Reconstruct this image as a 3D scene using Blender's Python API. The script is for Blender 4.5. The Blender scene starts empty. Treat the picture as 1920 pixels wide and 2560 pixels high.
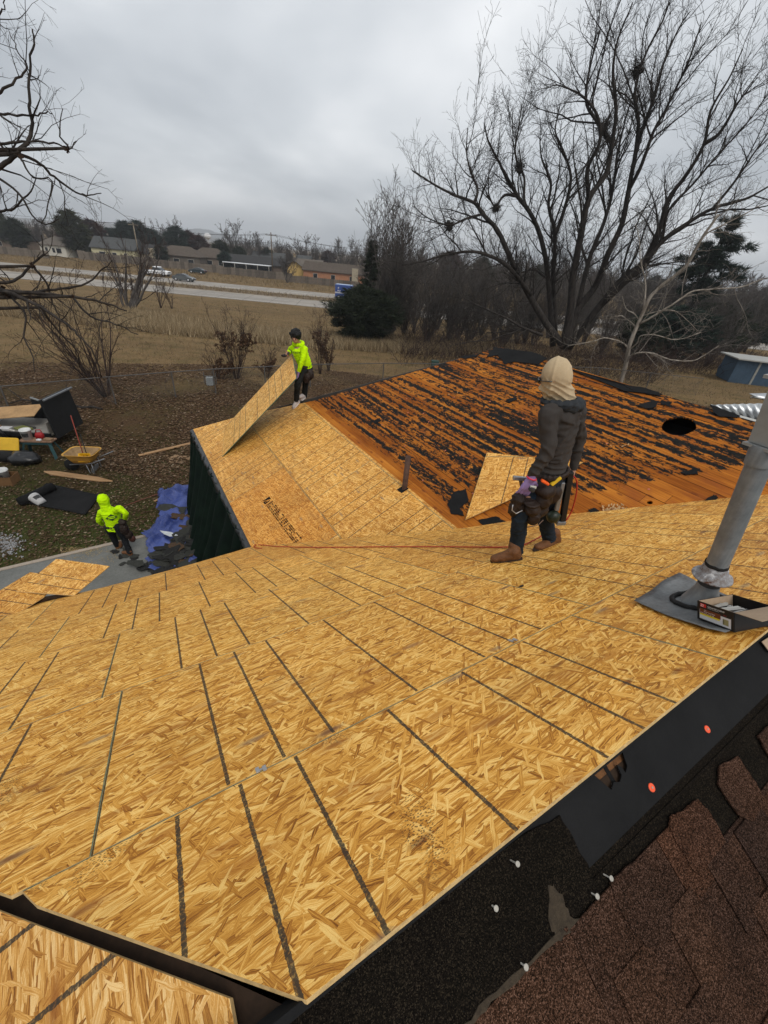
import bpy, bmesh, math, random
import numpy as np
from mathutils import Vector, Matrix, noise as mn
random.seed(7); np.random.seed(7)
rad = math.radians
SC = bpy.context.scene
COL = SC.collection

# ------------------------------------------------------------------ camera
EYE = np.array([0.0, 0.0, 6.45])          # the photographer stands on the ridge of the roof
F_PX, PITCH, ROLL = 1024.3, 0.5558, 0.0955
_c, _s = math.cos(PITCH), math.sin(PITCH)
FW = np.array([0, _c, -_s]); _u0 = np.array([0, _s, _c]); _x0 = np.array([1.0, 0, 0])
RT = math.cos(ROLL)*_x0 + math.sin(ROLL)*_u0
UP = -math.sin(ROLL)*_x0 + math.cos(ROLL)*_u0
cam = bpy.data.cameras.new("camera"); cam_o = bpy.data.objects.new("camera", cam); COL.objects.link(cam_o)
cam.sensor_fit = 'HORIZONTAL'; cam.sensor_width = 36.0; cam.lens = 36.0*F_PX/1920.0
cam.clip_start = 0.05; cam.clip_end = 12000
cam_o.matrix_world = Matrix(((RT[0], UP[0], -FW[0], EYE[0]), (RT[1], UP[1], -FW[1], EYE[1]), (RT[2], UP[2], -FW[2], EYE[2]), (0, 0, 0, 1)))
SC.camera = cam_o
SC.render.resolution_x = 768; SC.render.resolution_y = 1024

# ------------------------------------------------------------------ overcast sky and soft sun
SUN_EL, SUN_AZ = 52.0, 150.0               # high, behind the photographer, veiled by cloud
SKY_CLOUD = 1.10; SUN_E = 1.5
w = bpy.data.worlds.new("World"); SC.world = w; w.use_nodes = True
nt = w.node_tree; nt.nodes.clear()
def wn(t, **k):
    n = nt.nodes.new(t)
    for a, v in k.items(): setattr(n, a, v)
    return n
wo = wn('ShaderNodeOutputWorld'); bg = wn('ShaderNodeBackground'); bg2 = wn('ShaderNodeBackground'); ad = wn('ShaderNodeAddShader')
sky = wn('ShaderNodeTexSky', sky_type='NISHITA', sun_disc=False)
sky.sun_elevation = rad(SUN_EL); sky.sun_rotation = rad(SUN_AZ); sky.air_density = 1.0; sky.dust_density = 4.0; sky.ozone_density = 1.0
nt.links.new(sky.outputs[0], bg.inputs[0]); bg.inputs[1].default_value = 0.010
tc = wn('ShaderNodeTexCoord'); sx = wn('ShaderNodeSeparateXYZ'); nt.links.new(tc.outputs['Generated'], sx.inputs[0])
# project the direction on a cloud deck: p = (x,y)/(z+0.12)
za = wn('ShaderNodeMath', operation='ADD'); nt.links.new(sx.outputs[2], za.inputs[0]); za.inputs[1].default_value = 0.22
zm = wn('ShaderNodeMath', operation='MAXIMUM'); nt.links.new(za.outputs[0], zm.inputs[0]); zm.inputs[1].default_value = 0.22
dx = wn('ShaderNodeMath', operation='DIVIDE'); nt.links.new(sx.outputs[0], dx.inputs[0]); nt.links.new(zm.outputs[0], dx.inputs[1])
dy = wn('ShaderNodeMath', operation='DIVIDE'); nt.links.new(sx.outputs[1], dy.inputs[0]); nt.links.new(zm.outputs[0], dy.inputs[1])
cb = wn('ShaderNodeCombineXYZ'); nt.links.new(dx.outputs[0], cb.inputs[0]); nt.links.new(dy.outputs[0], cb.inputs[1])
no = wn('ShaderNodeTexNoise'); no.inputs['Scale'].default_value = 0.75; no.inputs['Detail'].default_value = 5; no.inputs['Roughness'].default_value = 0.48; no.inputs['Distortion'].default_value = 0.25
nt.links.new(cb.outputs[0], no.inputs['Vector'])
rp = wn('ShaderNodeValToRGB'); nt.links.new(no.outputs[0], rp.inputs[0])
e = rp.color_ramp.elements
e[0].position = 0.33; e[0].color = (0.365, 0.39, 0.42, 1)
e[1].position = 0.66; e[1].color = (0.79, 0.80, 0.81, 1)
m_ = e.new(0.49); m_.color = (0.55, 0.574, 0.598, 1)
nt.links.new(rp.outputs[0], bg2.inputs[0]); bg2.inputs[1].default_value = SKY_CLOUD
nt.links.new(bg.outputs[0], ad.inputs[0]); nt.links.new(bg2.outputs[0], ad.inputs[1]); nt.links.new(ad.outputs[0], wo.inputs[0])
sl = bpy.data.lights.new("sun", 'SUN'); sl.energy = SUN_E; sl.angle = rad(28); sl.color = (1.0, 0.95, 0.88)
so = bpy.data.objects.new("sun", sl); COL.objects.link(so); so.location = (0, 0, 40)
# direction towards the sun (azimuth from +Y clockwise, like the camera's)
sd = Vector((math.sin(rad(SUN_AZ))*math.cos(rad(SUN_EL)), math.cos(rad(SUN_AZ))*math.cos(rad(SUN_EL)), math.sin(rad(SUN_EL))))
so.rotation_euler = sd.to_track_quat('Z', 'Y').to_euler()
SC.view_settings.view_transform = 'Standard'; SC.view_settings.look = 'None'; SC.view_settings.exposure = 0.22; SC.view_settings.gamma = 1.0
SC.view_settings.use_curve_mapping = False
SC.cycles.max_bounces = 6; SC.cycles.diffuse_bounces = 3; SC.cycles.volume_bounces = 0

# ------------------------------------------------------------------ helpers: rays of the surveyed photograph to places on real surfaces
def ray(x, y): return FW + RT*((x-960)/F_PX) - UP*((y-1280)/F_PX)
def pz(x, y, z=0.0):                       # where the line of sight meets the height z
    v = ray(x, y); return EYE + v*((z-EYE[2])/v[2])
def py(x, y, Y): v = ray(x, y); return EYE + v*(Y/v[1])   # at the distance Y ahead
def onp(x, y, P, N): v = ray(x, y); return EYE + v*(((P-EYE) @ N)/(v @ N))
def unit(v): v = np.array(v, float); return v/np.linalg.norm(v)

def tag(o, label=None, cat=None, group=None, kind=None):
    if label: o['label'] = label
    if cat: o['category'] = cat
    if group: o['group'] = group
    if kind: o['kind'] = kind
    return o
def empty(name, loc=(0, 0, 0), rz=0.0, label=None, cat=None, group=None):
    o = bpy.data.objects.new(name, None); COL.objects.link(o); o.location = loc; o.rotation_euler = (0, 0, rz); o.empty_display_size = 0.1
    return tag(o, label, cat, group)
def link(name, me, parent=None, mat=None, smooth=False):
    o = bpy.data.objects.new(name, me); COL.objects.link(o)
    if mat is not None and len(me.materials) == 0: me.materials.append(mat)
    if smooth and len(me.polygons): me.polygons.foreach_set('use_smooth', [True]*len(me.polygons))
    if parent is not None: o.parent = parent
    return o
def mesh_np(V, Q=None, T=None):
    """fast mesh from arrays of vertices, quads and triangles"""
    V = np.asarray(V, dtype=np.float32); me = bpy.data.meshes.new('m'); me.vertices.add(len(V)); me.vertices.foreach_set('co', V.ravel())
    li = []; st = []; n = 0
    if Q is not None and len(Q):
        Q = np.asarray(Q, dtype=np.int32); li.append(Q.ravel()); st.append(np.arange(len(Q))*4); n = len(Q)*4
    if T is not None and len(T):
        T = np.asarray(T, dtype=np.int32); li.append(T.ravel()); st.append(n + np.arange(len(T))*3)
    li = np.concatenate(li); st = np.concatenate(st).astype(np.int32)
    me.loops.add(len(li)); me.loops.foreach_set('vertex_index', li); me.polygons.add(len(st)); me.polygons.foreach_set('loop_start', st)
    me.update(calc_edges=True); me.validate(); return me
class MB:
    """collects simple shapes into one mesh"""
    def __init__(s): s.v = []; s.f = []; s.m = []
    def add(s, v, f, m=0):
        n = len(s.v); s.v += [tuple(map(float, p)) for p in v]; s.f += [tuple(i+n for i in q) for q in f]; s.m += [m]*len(f)
    def box(s, c, d, rz=0.0, m=0, M=None):
        x, y, z = [k/2 for k in d]; P = [(-x,-y,-z),(x,-y,-z),(x,y,-z),(-x,y,-z),(-x,-y,z),(x,-y,z),(x,y,z),(-x,y,z)]
        if M is None: M = Matrix.Rotation(rz, 3, 'Z')
        P = [Vector(c)+M @ Vector(p) for p in P]
        s.add(P, [(0,3,2,1),(4,5,6,7),(0,1,5,4),(1,2,6,5),(2,3,7,6),(3,0,4,7)], m)
    def beam(s, a, b, wd, ht, up=(0,0,1), m=0):
        a = Vector(a); b = Vector(b); d = (b-a).normalized(); u = Vector(up); sd_ = d.cross(u)
        if sd_.length < 1e-4: sd_ = d.cross(Vector((1,0,0)))
        sd_.normalize(); u = sd_.cross(d).normalized(); P = []
        for p in (a, b):
            for i, j in ((-1,-1),(1,-1),(1,1),(-1,1)): P.append(p+sd_*(i*wd/2)+u*(j*ht/2))
        s.add(P, [(0,3,2,1),(4,5,6,7),(0,1,5,4),(1,2,6,5),(2,3,7,6),(3,0,4,7)], m)
    def tube(s, pts, rs, n=8, cap=True, m=0, squash=None):
        pts = [Vector(p) for p in pts]
        if not hasattr(rs, '__len__'): rs = [rs]*len(pts)
        P = []; ref = None
        for i, p in enumerate(pts):
            t = (pts[min(i+1, len(pts)-1)]-pts[max(i-1, 0)])
            t = t.normalized() if t.length > 1e-9 else Vector((0,0,1))
            if ref is None: ref = t.cross(Vector((0.13,0.21,1))).normalized() if abs(t.z) < .97 else t.cross(Vector((1,0.1,0))).normalized()
            ref = (ref - t*ref.dot(t)).normalized(); b = t.cross(ref)
            for k in range(n):
                a = 2*math.pi*k/n; P.append(p+(ref*math.cos(a)+b*math.sin(a))*rs[i])
        Fc = [(i*n+k, i*n+(k+1) % n, (i+1)*n+(k+1) % n, (i+1)*n+k) for i in range(len(pts)-1) for k in range(n)]
        if cap: Fc += [tuple(range(n))[::-1], tuple((len(pts)-1)*n+k for k in range(n))]
        s.add(P, Fc, m)
    def ball(s, c, r, seg=12, rings=8, M=None, m=0):
        if not hasattr(r, '__len__'): r = (r, r, r)
        P = []; c = Vector(c)
        for i in range(rings+1):
            th = math.pi*i/rings
            for k in range(seg):
                a = 2*math.pi*k/seg; q = Vector((r[0]*math.sin(th)*math.cos(a), r[1]*math.sin(th)*math.sin(a), r[2]*math.cos(th)))
                P.append(c+(M @ q if M is not None else q))
        Fc = [(i*seg+k, (i+1)*seg+k, (i+1)*seg+(k+1) % seg, i*seg+(k+1) % seg) for i in range(rings) for k in range(seg)]
        s.add(P, Fc, m)
    def mesh(s, merge=False):
        me = bpy.data.meshes.new('m'); me.from_pydata(s.v, [], s.f)
        if any(s.m): me.polygons.foreach_set('material_index', s.m)
        if merge:
            bm = bmesh.new(); bm.from_mesh(me); bmesh.ops.remove_doubles(bm, verts=bm.verts, dist=1e-5); bm.to_mesh(me); bm.free()
        me.update(); return me
    def build(s, name, mats, parent=None, smooth=False, merge=False):
        me = s.mesh(merge)
        for q in (mats if isinstance(mats, (list, tuple)) else [mats]): me.materials.append(q)
        return link(name, me, parent, None, smooth)
def evald(o):
    """the object's mesh with its modifiers applied"""
    dg = bpy.context.evaluated_depsgraph_get(); dg.update(); return bpy.data.meshes.new_from_object(o.evaluated_get(dg))
def apply_mods(o):
    me = evald(o); old = o.data; o.modifiers.clear(); o.data = me; bpy.data.meshes.remove(old); return o
def copy_tree(o, parent=None):
    c = o.copy(); COL.objects.link(c); c.parent = parent
    for ch in list(o.children): copy_tree(ch, c)
    return c

# ------------------------------------------------------------------ materials
class NB:
    def __init__(s, name, rough=0.8, spec=0.3, metal=0.0):
        s.m = bpy.data.materials.new(name); s.m.use_nodes = True; s.t = s.m.node_tree; s.t.nodes.clear()
        s.o = s.n('ShaderNodeOutputMaterial'); s.b = s.n('ShaderNodeBsdfPrincipled'); s.l(s.b.outputs[0], s.o.inputs[0])
        s.b.inputs['Roughness'].default_value = rough; s.b.inputs['Specular IOR Level'].default_value = spec; s.b.inputs['Metallic'].default_value = metal
        s.tc = s.n('ShaderNodeTexCoord')
    def n(s, t, **k):
        x = s.t.nodes.new(t)
        for a, v in k.items(): setattr(x, a, v)
        return x
    def l(s, a, b): s.t.links.new(a, b)
    def _in(s, sock, v):
        if isinstance(v, (int, float)): sock.default_value = v
        elif isinstance(v, tuple): sock.default_value = v if len(v) == len(sock.default_value) else (*v, 1)
        else: s.l(v, sock)
    def math(s, op, a, b=0.0, c=None, clamp=False):
        x = s.n('ShaderNodeMath', operation=op, use_clamp=clamp); s._in(x.inputs[0], a); s._in(x.inputs[1], b)
        if c is not None: s._in(x.inputs[2], c)
        return x.outputs[0]
    def mapped(s, src, scale=(1,1,1), rot=(0,0,0), loc=(0,0,0)):
        x = s.n('ShaderNodeMapping'); s.l(src, x.inputs[0]); x.inputs['Scale'].default_value = scale; x.inputs['Rotation'].default_value = rot; x.inputs['Location'].default_value = loc
        return x.outputs[0]
    def noise(s, vec, scale, detail=3, rough=0.5, dist=0.0, col=False):
        x = s.n('ShaderNodeTexNoise'); s.l(vec, x.inputs['Vector']); x.inputs['Scale'].default_value = scale; x.inputs['Detail'].default_value = detail
        x.inputs['Roughness'].default_value = rough; x.inputs['Distortion'].default_value = dist; return x.outputs[1 if col else 0]
    def voro(s, vec, scale=1.0, feature='F1', dim='3D', rnd=1.0):
        x = s.n('ShaderNodeTexVoronoi', feature=feature, voronoi_dimensions=dim); s.l(vec, x.inputs['Vector']); x.inputs['Scale'].default_value = scale
        x.inputs['Randomness'].default_value = rnd; return x
    def ramp(s, f, stops, interp='LINEAR'):
        x = s.n('ShaderNodeValToRGB'); s.l(f, x.inputs[0]); x.color_ramp.interpolation = interp; e = x.color_ramp.elements
        while len(e) < len(stops): e.new(0.5)
        for i, (p, c) in enumerate(stops):
            e[i].position = p; e[i].color = (*c, 1) if hasattr(c, '__len__') else (c, c, c, 1)
        return x.outputs[0]
    def mix(s, f, a, b, mode='MIX'):
        x = s.n('ShaderNodeMix', data_type='RGBA', blend_type=mode); s._in(x.inputs[0], f); s._in(x.inputs[6], a); s._in(x.inputs[7], b); return x.outputs[2]
    def col(s, c): s._in(s.b.inputs['Base Color'], c); return s
    def bump(s, h, strength=0.3, dist=0.01):
        x = s.n('ShaderNodeBump'); x.inputs['Strength'].default_value = strength; x.inputs['Distance'].default_value = dist; s.l(h, x.inputs['Height']); s.l(x.outputs[0], s.b.inputs['Normal'])
    @property
    def obj(s): return s.tc.outputs['Object']
    @property
    def rnd(s):
        if not hasattr(s, '_oi'): s._oi = s.n('ShaderNodeObjectInfo')
        return s._oi.outputs['Random']
_MC = {}
def plain(name, c, rough=0.7, var=0.25, scale=6.0, bump=0.0, metal=0.0, spec=0.3, gscale=None):
    """a surface of one colour with uneven tone, dirt and a little relief"""
    if name in _MC: return _MC[name]
    b = NB(name, rough, spec, metal)
    n1 = b.noise(b.obj, scale, 5, 0.6); n2 = b.noise(b.obj, scale*7, 3, 0.6)
    f = b.math('ADD', b.math('MULTIPLY', n1, 0.65), b.math('MULTIPLY', n2, 0.35))
    lo = tuple(max(0, k*(1-var)) for k in c); hi = tuple(min(1, k*(1+var)) for k in c)
    b.col(b.ramp(f, [(0.3, lo), (0.7, hi)]))
    if bump: b.bump(b.noise(b.obj, gscale or scale*10, 4, 0.6), bump, 0.01)
    _MC[name] = b.m; return b.m

# ================================================================== the house roof
def osb_mat(name, spread, tint, lines=True):
    b = NB(name, 0.72, 0.25)
    r = b.rnd; off = b.n('ShaderNodeCombineXYZ'); b.l(b.math('MULTIPLY', r, 37.0), off.inputs[0]); b.l(b.math('MULTIPLY', r, 91.0), off.inputs[1])
    va = b.n('ShaderNodeVectorMath', operation='ADD'); b.l(b.obj, va.inputs[0]); b.l(off.outputs[0], va.inputs[1]); P = va.outputs[0]
    # warp a little so strand edges are not straight
    nz = b.noise(P, 18, 2, 0.5, col=True); sb = b.n('ShaderNodeVectorMath', operation='SUBTRACT'); b.l(nz, sb.inputs[0]); sb.inputs[1].default_value = (0.5, 0.5, 0.5)
    scv = b.n('ShaderNodeVectorMath', operation='SCALE'); b.l(sb.outputs[0], scv.inputs[0]); scv.inputs['Scale'].default_value = 0.010
    wv = b.n('ShaderNodeVectorMath', operation='ADD'); b.l(P, wv.inputs[0]); b.l(scv.outputs[0], wv.inputs[1]); P2 = wv.outputs[0]
    A = [0.04*spread, -0.30*spread, 0.42*spread, -0.10*spread, 1.15*spread, -0.85*spread]
    S = [(10, 92), (12, 76), (12, 70), (9, 110), (15, 74), (15, 84)]
    lay = None; h = None
    for i, (a, (sx_, sy_)) in enumerate(zip(A, S)):
        rt = b.mapped(P2, rot=(0, 0, a)); mp = b.mapped(rt, scale=(sx_, sy_, 1), loc=(i*3.7, i*1.9, 0))
        v = b.voro(mp, 1.0, dim='2D'); v.distance = 'CHEBYCHEV'; sp = b.n('ShaderNodeSeparateColor'); b.l(v.outputs['Color'], sp.inputs[0])
        g = b.noise(b.mapped(rt, scale=(11, 330, 1), loc=(i, i, 0)), 1.0, 5, 0.72, 0.15)
        val = b.math('ADD', b.math('MULTIPLY', sp.outputs[0], 0.30), b.math('MULTIPLY', g, 0.86))
        val = b.math('SUBTRACT', val, 0.05)
        edge = b.math('MULTIPLY', b.math('SUBTRACT', v.outputs['Distance'], 0.40, clamp=True), 0.22)  # shadow edges between overlapping strands, darkened into the colour
        val = b.math('SUBTRACT', val, edge)
        if lay is None: lay = val; h = sp.outputs[2]
        else:
            msk = b.math('GREATER_THAN', sp.outputs[1], [0, 0.45, 0.55, 0.50, 0.86, 0.86][i])
            mx = b.n('ShaderNodeMix'); b.l(msk, mx.inputs[0]); b.l(lay, mx.inputs[2]); b.l(val, mx.inputs[3]); lay = mx.outputs[0]
            mx = b.n('ShaderNodeMix'); b.l(msk, mx.inputs[0]); b.l(h, mx.inputs[2]); b.l(sp.outputs[2], mx.inputs[3]); h = mx.outputs[0]
    t = tint
    c = b.ramp(lay, [(0.26, (0.13*t[0], 0.046*t[1], 0.008*t[2])), (0.37, (0.37*t[0], 0.155*t[1], 0.022*t[2])), (0.465, (0.58*t[0], 0.295*t[1], 0.055*t[2])),
                     (0.565, (0.74*t[0], 0.415*t[1], 0.100*t[2])), (0.68, (0.92*t[0], 0.66*t[1], 0.27*t[2]))])
    big = b.noise(P, 1.6, 3, 0.6)
    c = b.mix(1.0, c, b.ramp(big, [(0.3, (0.86, 0.84, 0.80)), (0.7, (1.08, 1.08, 1.10))]), 'MULTIPLY')
    tone = b.ramp(r, [(0.0, (0.86, 0.80, 0.70)), (0.35, (0.98, 0.95, 0.90)), (0.7, (1.02, 1.03, 1.02)), (1.0, (1.07, 1.10, 1.14))]); c = b.mix(1.0, c, tone, 'MULTIPLY')
    # rare grey weathered strands and nail dust
    gr = b.voro(b.mapped(P2, scale=(4.5, 16, 1), rot=(0, 0, 0.3)), 1.0, dim='2D'); sg = b.n('ShaderNodeSeparateColor'); b.l(gr.outputs['Color'], sg.inputs[0])
    gm = b.math('MULTIPLY', b.math('GREATER_THAN', sg.outputs[0], 0.965), b.ramp(gr.outputs['Distance'], [(0.12, 1.0), (0.38, 0.0)]))
    c = b.mix(b.math('MULTIPLY', gm, 0.6), c, (0.20, 0.15, 0.10))
    dm = b.math('MULTIPLY', b.math('GREATER_THAN', sg.outputs[1], 0.93), b.ramp(gr.outputs['Distance'], [(0.08, 1.0), (0.25, 0.0)]))
    c = b.mix(b.math('MULTIPLY', dm, 0.7), c, (0.17, 0.055, 0.012))
    mb_ = b.math('MULTIPLY', b.math('GREATER_THAN', sg.outputs[2], 0.80), b.ramp(gr.outputs['Distance'], [(0.15, 1.0), (0.5, 0.0)])); c = b.mix(b.math('MULTIPLY', mb_, 0.45), c, (0.36, 0.13, 0.02))
    so_ = b.n('ShaderNodeSeparateXYZ'); b.l(b.obj, so_.inputs[0]); X, Y, Z = so_.outputs
    if lines:
        wob = b.math('MULTIPLY', b.math('SUBTRACT', b.noise(b.obj, 55, 3, 0.7), 0.5), 0.011)
        Xw = b.math('ADD', X, wob); acc = None
        for k in (2, 3, 4, 6, 8, 9, 10):
            d = b.math('LESS_THAN', b.math('ABSOLUTE', b.math('SUBTRACT', Xw, k*0.2032)), 0.0066)
            acc = d if acc is None else b.math('MAXIMUM', acc, d)
        inn = b.math('MULTIPLY', b.math('GREATER_THAN', Y, 0.012), b.math('LESS_THAN', Y, 1.206))
        acc = b.math('MULTIPLY', b.math('MULTIPLY', acc, inn), b.ramp(b.noise(b.obj, 120, 3, 0.7), [(0.30, 0.45), (0.5, 0.93)]))
        c = b.mix(acc, c, (0.030, 0.027, 0.020))
    sk = b.voro(b.mapped(P, scale=(85, 150, 1), rot=(0, 0, 0.5)), 1.0, dim='2D'); zk = b.math('MULTIPLY', b.ramp(b.noise(P, 1.9, 2, 0.5), [(0.60, 0.0), (0.68, 1.0)]), b.ramp(b.noise(P, 9, 2, 0.5), [(0.42, 0.0), (0.56, 1.0)]))
    c = b.mix(b.math('MULTIPLY', b.math('MULTIPLY', b.math('LESS_THAN', sk.outputs['Distance'], 0.27), zk), 0.8), c, (0.05, 0.028, 0.012))
    grime = b.ramp(b.noise(b.mapped(P, scale=(1.1, 2.4, 1), loc=(4, 4, 0)), 1.0, 4, 0.7), [(0.55, 0.0), (0.75, 0.35)]); c = b.mix(grime, c, (0.22, 0.125, 0.045))
    # teal edge seal bleeding 3-5 mm onto the face
    ew = b.math('MULTIPLY', b.noise(b.obj, 9, 3, 0.6), 0.0065)
    ed = b.math('MAXIMUM', b.math('LESS_THAN', b.math('SUBTRACT', Y, ew), -0.0005), b.math('MULTIPLY', b.math('GREATER_THAN', b.math('ADD', Y, ew), 1.2165), b.math('LESS_THAN', Y, 1.222)))
    ed = b.math('MAXIMUM', ed, b.math('LESS_THAN', b.math('SUBTRACT', X, ew), 0.0005)); ed = b.math('MAXIMUM', ed, b.math('GREATER_THAN', b.math('ADD', X, ew), 2.4345))
    teal = b.mix(b.noise(b.obj, 30, 2), (0.012, 0.085, 0.070), (0.04, 0.17, 0.14))
    c = b.mix(b.math('MULTIPLY', ed, 0.8), c, teal)
    fl = b.noise(b.obj, 300, 3, 0.8); c = b.mix(1.0, c, b.ramp(fl, [(0.3, (0.86, 0.84, 0.80)), (0.7, (1.10, 1.10, 1.12))]), 'MULTIPLY')
    b.col(c); hh = b.math('ADD', b.math('MULTIPLY', h, 0.7), b.math('MULTIPLY', lay, 0.5)); b.bump(hh, 0.35, 0.0025)
    b.l(b.ramp(lay, [(0, 0.7), (1, 0.45)]), b.b.inputs['Roughness'])
    return b.m
OSB = osb_mat('osb_strand', 1.0, (1.05, 0.99, 0.80))
OSB2 = osb_mat('osb_strand_coarse', 1.9, (1.0, 0.95, 0.85))
OSB4 = osb_mat('osb_strand_greyed_by_light', 1.0, (0.90, 0.88, 0.98))  # greyer tint paints the hip end's different light into its sheets
OSB3 = osb_mat('osb_strand_orange', 1.9, (0.98, 0.84, 0.62), lines=False)
OSB_EDGE = plain('osb_cut_edge', (0.50, 0.34, 0.15), 0.8, 0.35, 60)
TEAL = plain('teal_edge_seal', (0.025, 0.13, 0.10), 0.7, 0.3, 30)
DARKWOOD = plain('dark_old_sheathing', (0.026, 0.014, 0.007), 0.9, 0.5, 12)
FELT = NB('black_roofing_felt', 0.85, 0.12)
_f = FELT.noise(FELT.obj, 3, 5, 0.65); _g = FELT.noise(FELT.obj, 420, 2, 0.8)
FELT.col(FELT.ramp(FELT.math('ADD', FELT.math('MULTIPLY', _f, 0.6), FELT.math('MULTIPLY', _g, 0.4)), [(0.3, (0.005, 0.0052, 0.0055)), (0.75, (0.017, 0.017, 0.0175))]))
FELT.bump(FELT.noise(FELT.obj, 8, 4, 0.6), 0.3, 0.02); FELT = FELT.m

H28 = 0.4865
R_ = np.array([0.8368621, 0.54741376, 0.0]); D_ = np.array([-0.54741376, 0.8368621, 0.0]); Z_ = np.array([0, 0, 1.0])
cA, sA = math.cos(0.4912), math.sin(0.4912)
T_ = D_*cA - Z_*sA; NA = np.cross(R_, T_)                 # slope A, down to the yard
OA = EYE + np.array([-0.79095, 0.46781, -1.62566])
cB, sB = math.cos(H28), math.sin(H28)
UB_ = R_*cB + Z_*sB; XB = -D_; NBv = np.cross(XB, UB_)    # slope B/C of the far wing, rising to its ridge
OB = pz(625, 1367, 2.33)
HP = OA + R_*0.4525 - T_*0.73                             # where ridge and hip meet
TH = -R_*cA - Z_*sA; NH = np.cross(D_, TH)                # hip end
TS = -D_*cA - Z_*sA; XS = -R_; NS = np.cross(XS, TS)      # shingled slope under the photographer
OS = HP - NS*0.028
def frame(O, X, Y, Z): return Matrix(((X[0], Y[0], Z[0], O[0]), (X[1], Y[1], Z[1], O[1]), (X[2], Y[2], Z[2], O[2]), (0, 0, 0, 1)))
def at_frame(O, X, Y, Z):
    return lambda x, y, z=0.0: O + X*x + Y*y + Z*z
pA = at_frame(OA, R_, T_, NA); pB = at_frame(OB, XB, UB_, NBv); pS = at_frame(OS, XS, TS, NS); pH = at_frame(HP, D_, TH, NH)
def uvA(x, y, h=0.0): d = onp(x, y, OA+NA*h, NA)-OA; return d @ R_, d @ T_
def uvB(x, y, h=0.0): d = onp(x, y, OB+NBv*h, NBv)-OB; return d @ XB, d @ UB_
def uvS(x, y, h=0.0): d = onp(x, y, OS+NS*h, NS)-OS; return d @ XS, d @ TS

house = empty('house', (float(HP[0]), float(HP[1]), 0.0), 0, 'single storey house being re-roofed with wood sheets over old orange decking', 'house')
HM = Matrix.Translation(-Vector(house.location))
def slab(poly, th, M, name, mats, parent=house, z0=0.0, side=1):
    """flat piece of board from a 2D outline (counter-clockwise in its frame), top at z0"""
    a = 0.0; n = len(poly)
    for i in range(n): a += poly[i][0]*poly[(i+1) % n][1]-poly[(i+1) % n][0]*poly[i][1]
    if a < 0: poly = poly[::-1]
    V = [(x, y, z0) for x, y in poly]+[(x, y, z0-th) for x, y in poly]
    Fc = [tuple(range(n)), tuple(range(2*n-1, n-1, -1))]+[(i, i+n, (i+1) % n+n, (i+1) % n) for i in range(n)]
    me = bpy.data.meshes.new('m'); me.from_pydata(V, [], Fc)
    for q in mats: me.materials.append(q)
    if len(mats) > 1: me.polygons.foreach_set('material_index', [0, side]+[side]*n)
    me.update(); o = link(name, me, parent); o.matrix_world = M
    if parent is not None: o.matrix_parent_inverse = HM if parent is house else Matrix.Identity(4)
    if parent is house: o.matrix_basis = M
    return o
def span(y0, y1, x0, x1, lo, hi, k=9):
    """outline of the strip y0..y1 x x0..x1 cut by the curves lo(y) and hi(y)"""
    ys = [y0+(y1-y0)*i/k for i in range(k+1)]; Lc = []; Rc = []
    for y in ys:
        a, b = max(x0, lo(y)), min(x1, hi(y))
        if b-a > 0.004: Lc.append((a, y)); Rc.append((b, y))
    if len(Lc) < 2: return None
    P = Lc[::-1]+Rc; out = []
    for i in range(len(P)):                                # drop points on straight lines
        p, q, r = P[i-1], P[i], P[(i+1) % len(P)]
        if abs((q[0]-p[0])*(r[1]-p[1])-(q[1]-p[1])*(r[0]-p[0])) > 1e-6: out.append(q)
    return out if len(out) > 2 else None
def interp(xs, ys): return lambda v: float(np.interp(v, xs, ys))
hipA = lambda t: 0.4525-0.8818*(t+0.73)
valA = interp([-0.73, 0.55, 1.46, 1.93, 2.54, 5.28], [6.7, 5.75, 5.25, 4.68, 3.70, 1.497])
def sheet(O, X, Y, Z, P, x0, y0, mats, name='osb_sheet', th=0.012, label=None):
    lo = [(x-x0, y-y0) for x, y in P]; o = slab(lo, th, frame(O+X*x0+Y*y0, X, Y, Z), name, mats)
    if label: o['label'] = label
    return o
GAP = 0.0022
rowsA = [(-0.73, 0.0, 2.27), (0.0, 1.219, 0.0), (1.219, 2.43, -0.0975), (2.43, 3.63, -0.622), (3.63, 5.28, -0.956)]
for y0, y1, s0 in rowsA:
    for k in range(-3, 4):
        x0 = s0+k*2.4384
        lim = interp([-6, 0.0, 0.6, 1.5, 1.6], [4.93, 4.90, 5.0, 5.26, 5.28])
        P = span(y0+GAP, y1-GAP, x0+GAP, x0+2.4384-GAP, hipA, lambda t: valA(t))
        if P is None: continue
        if y1 > 5:                                         # the eave row follows the sagging eave
            P = [(x, min(y, lim(x))) for x, y in P]
            xs = [p[0] for p in P if p[1] > 4.8]
            if xs:
                a_, b_ = min(xs), max(xs); base = [p for p in P if p[1] <= 4.8]
                P = sorted([p for p in base if p[0] <= (a_+b_)/2], key=lambda p: -p[1])[::-1]
                Lf = [p for p in base if p[0] <= (a_+b_)/2]; Rg = [p for p in base if p[0] > (a_+b_)/2]
                mid = [(x, lim(x)) for x in np.linspace(a_, b_, 7)]
                P = sorted(Lf, key=lambda p: p[1])+mid+sorted(Rg, key=lambda p: -p[1])
        y00 = y0 if y0 >= 0 else y1-1.219
        sheet(OA, R_, T_, NA, P, x0, y00, [OSB, OSB_EDGE])
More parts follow.
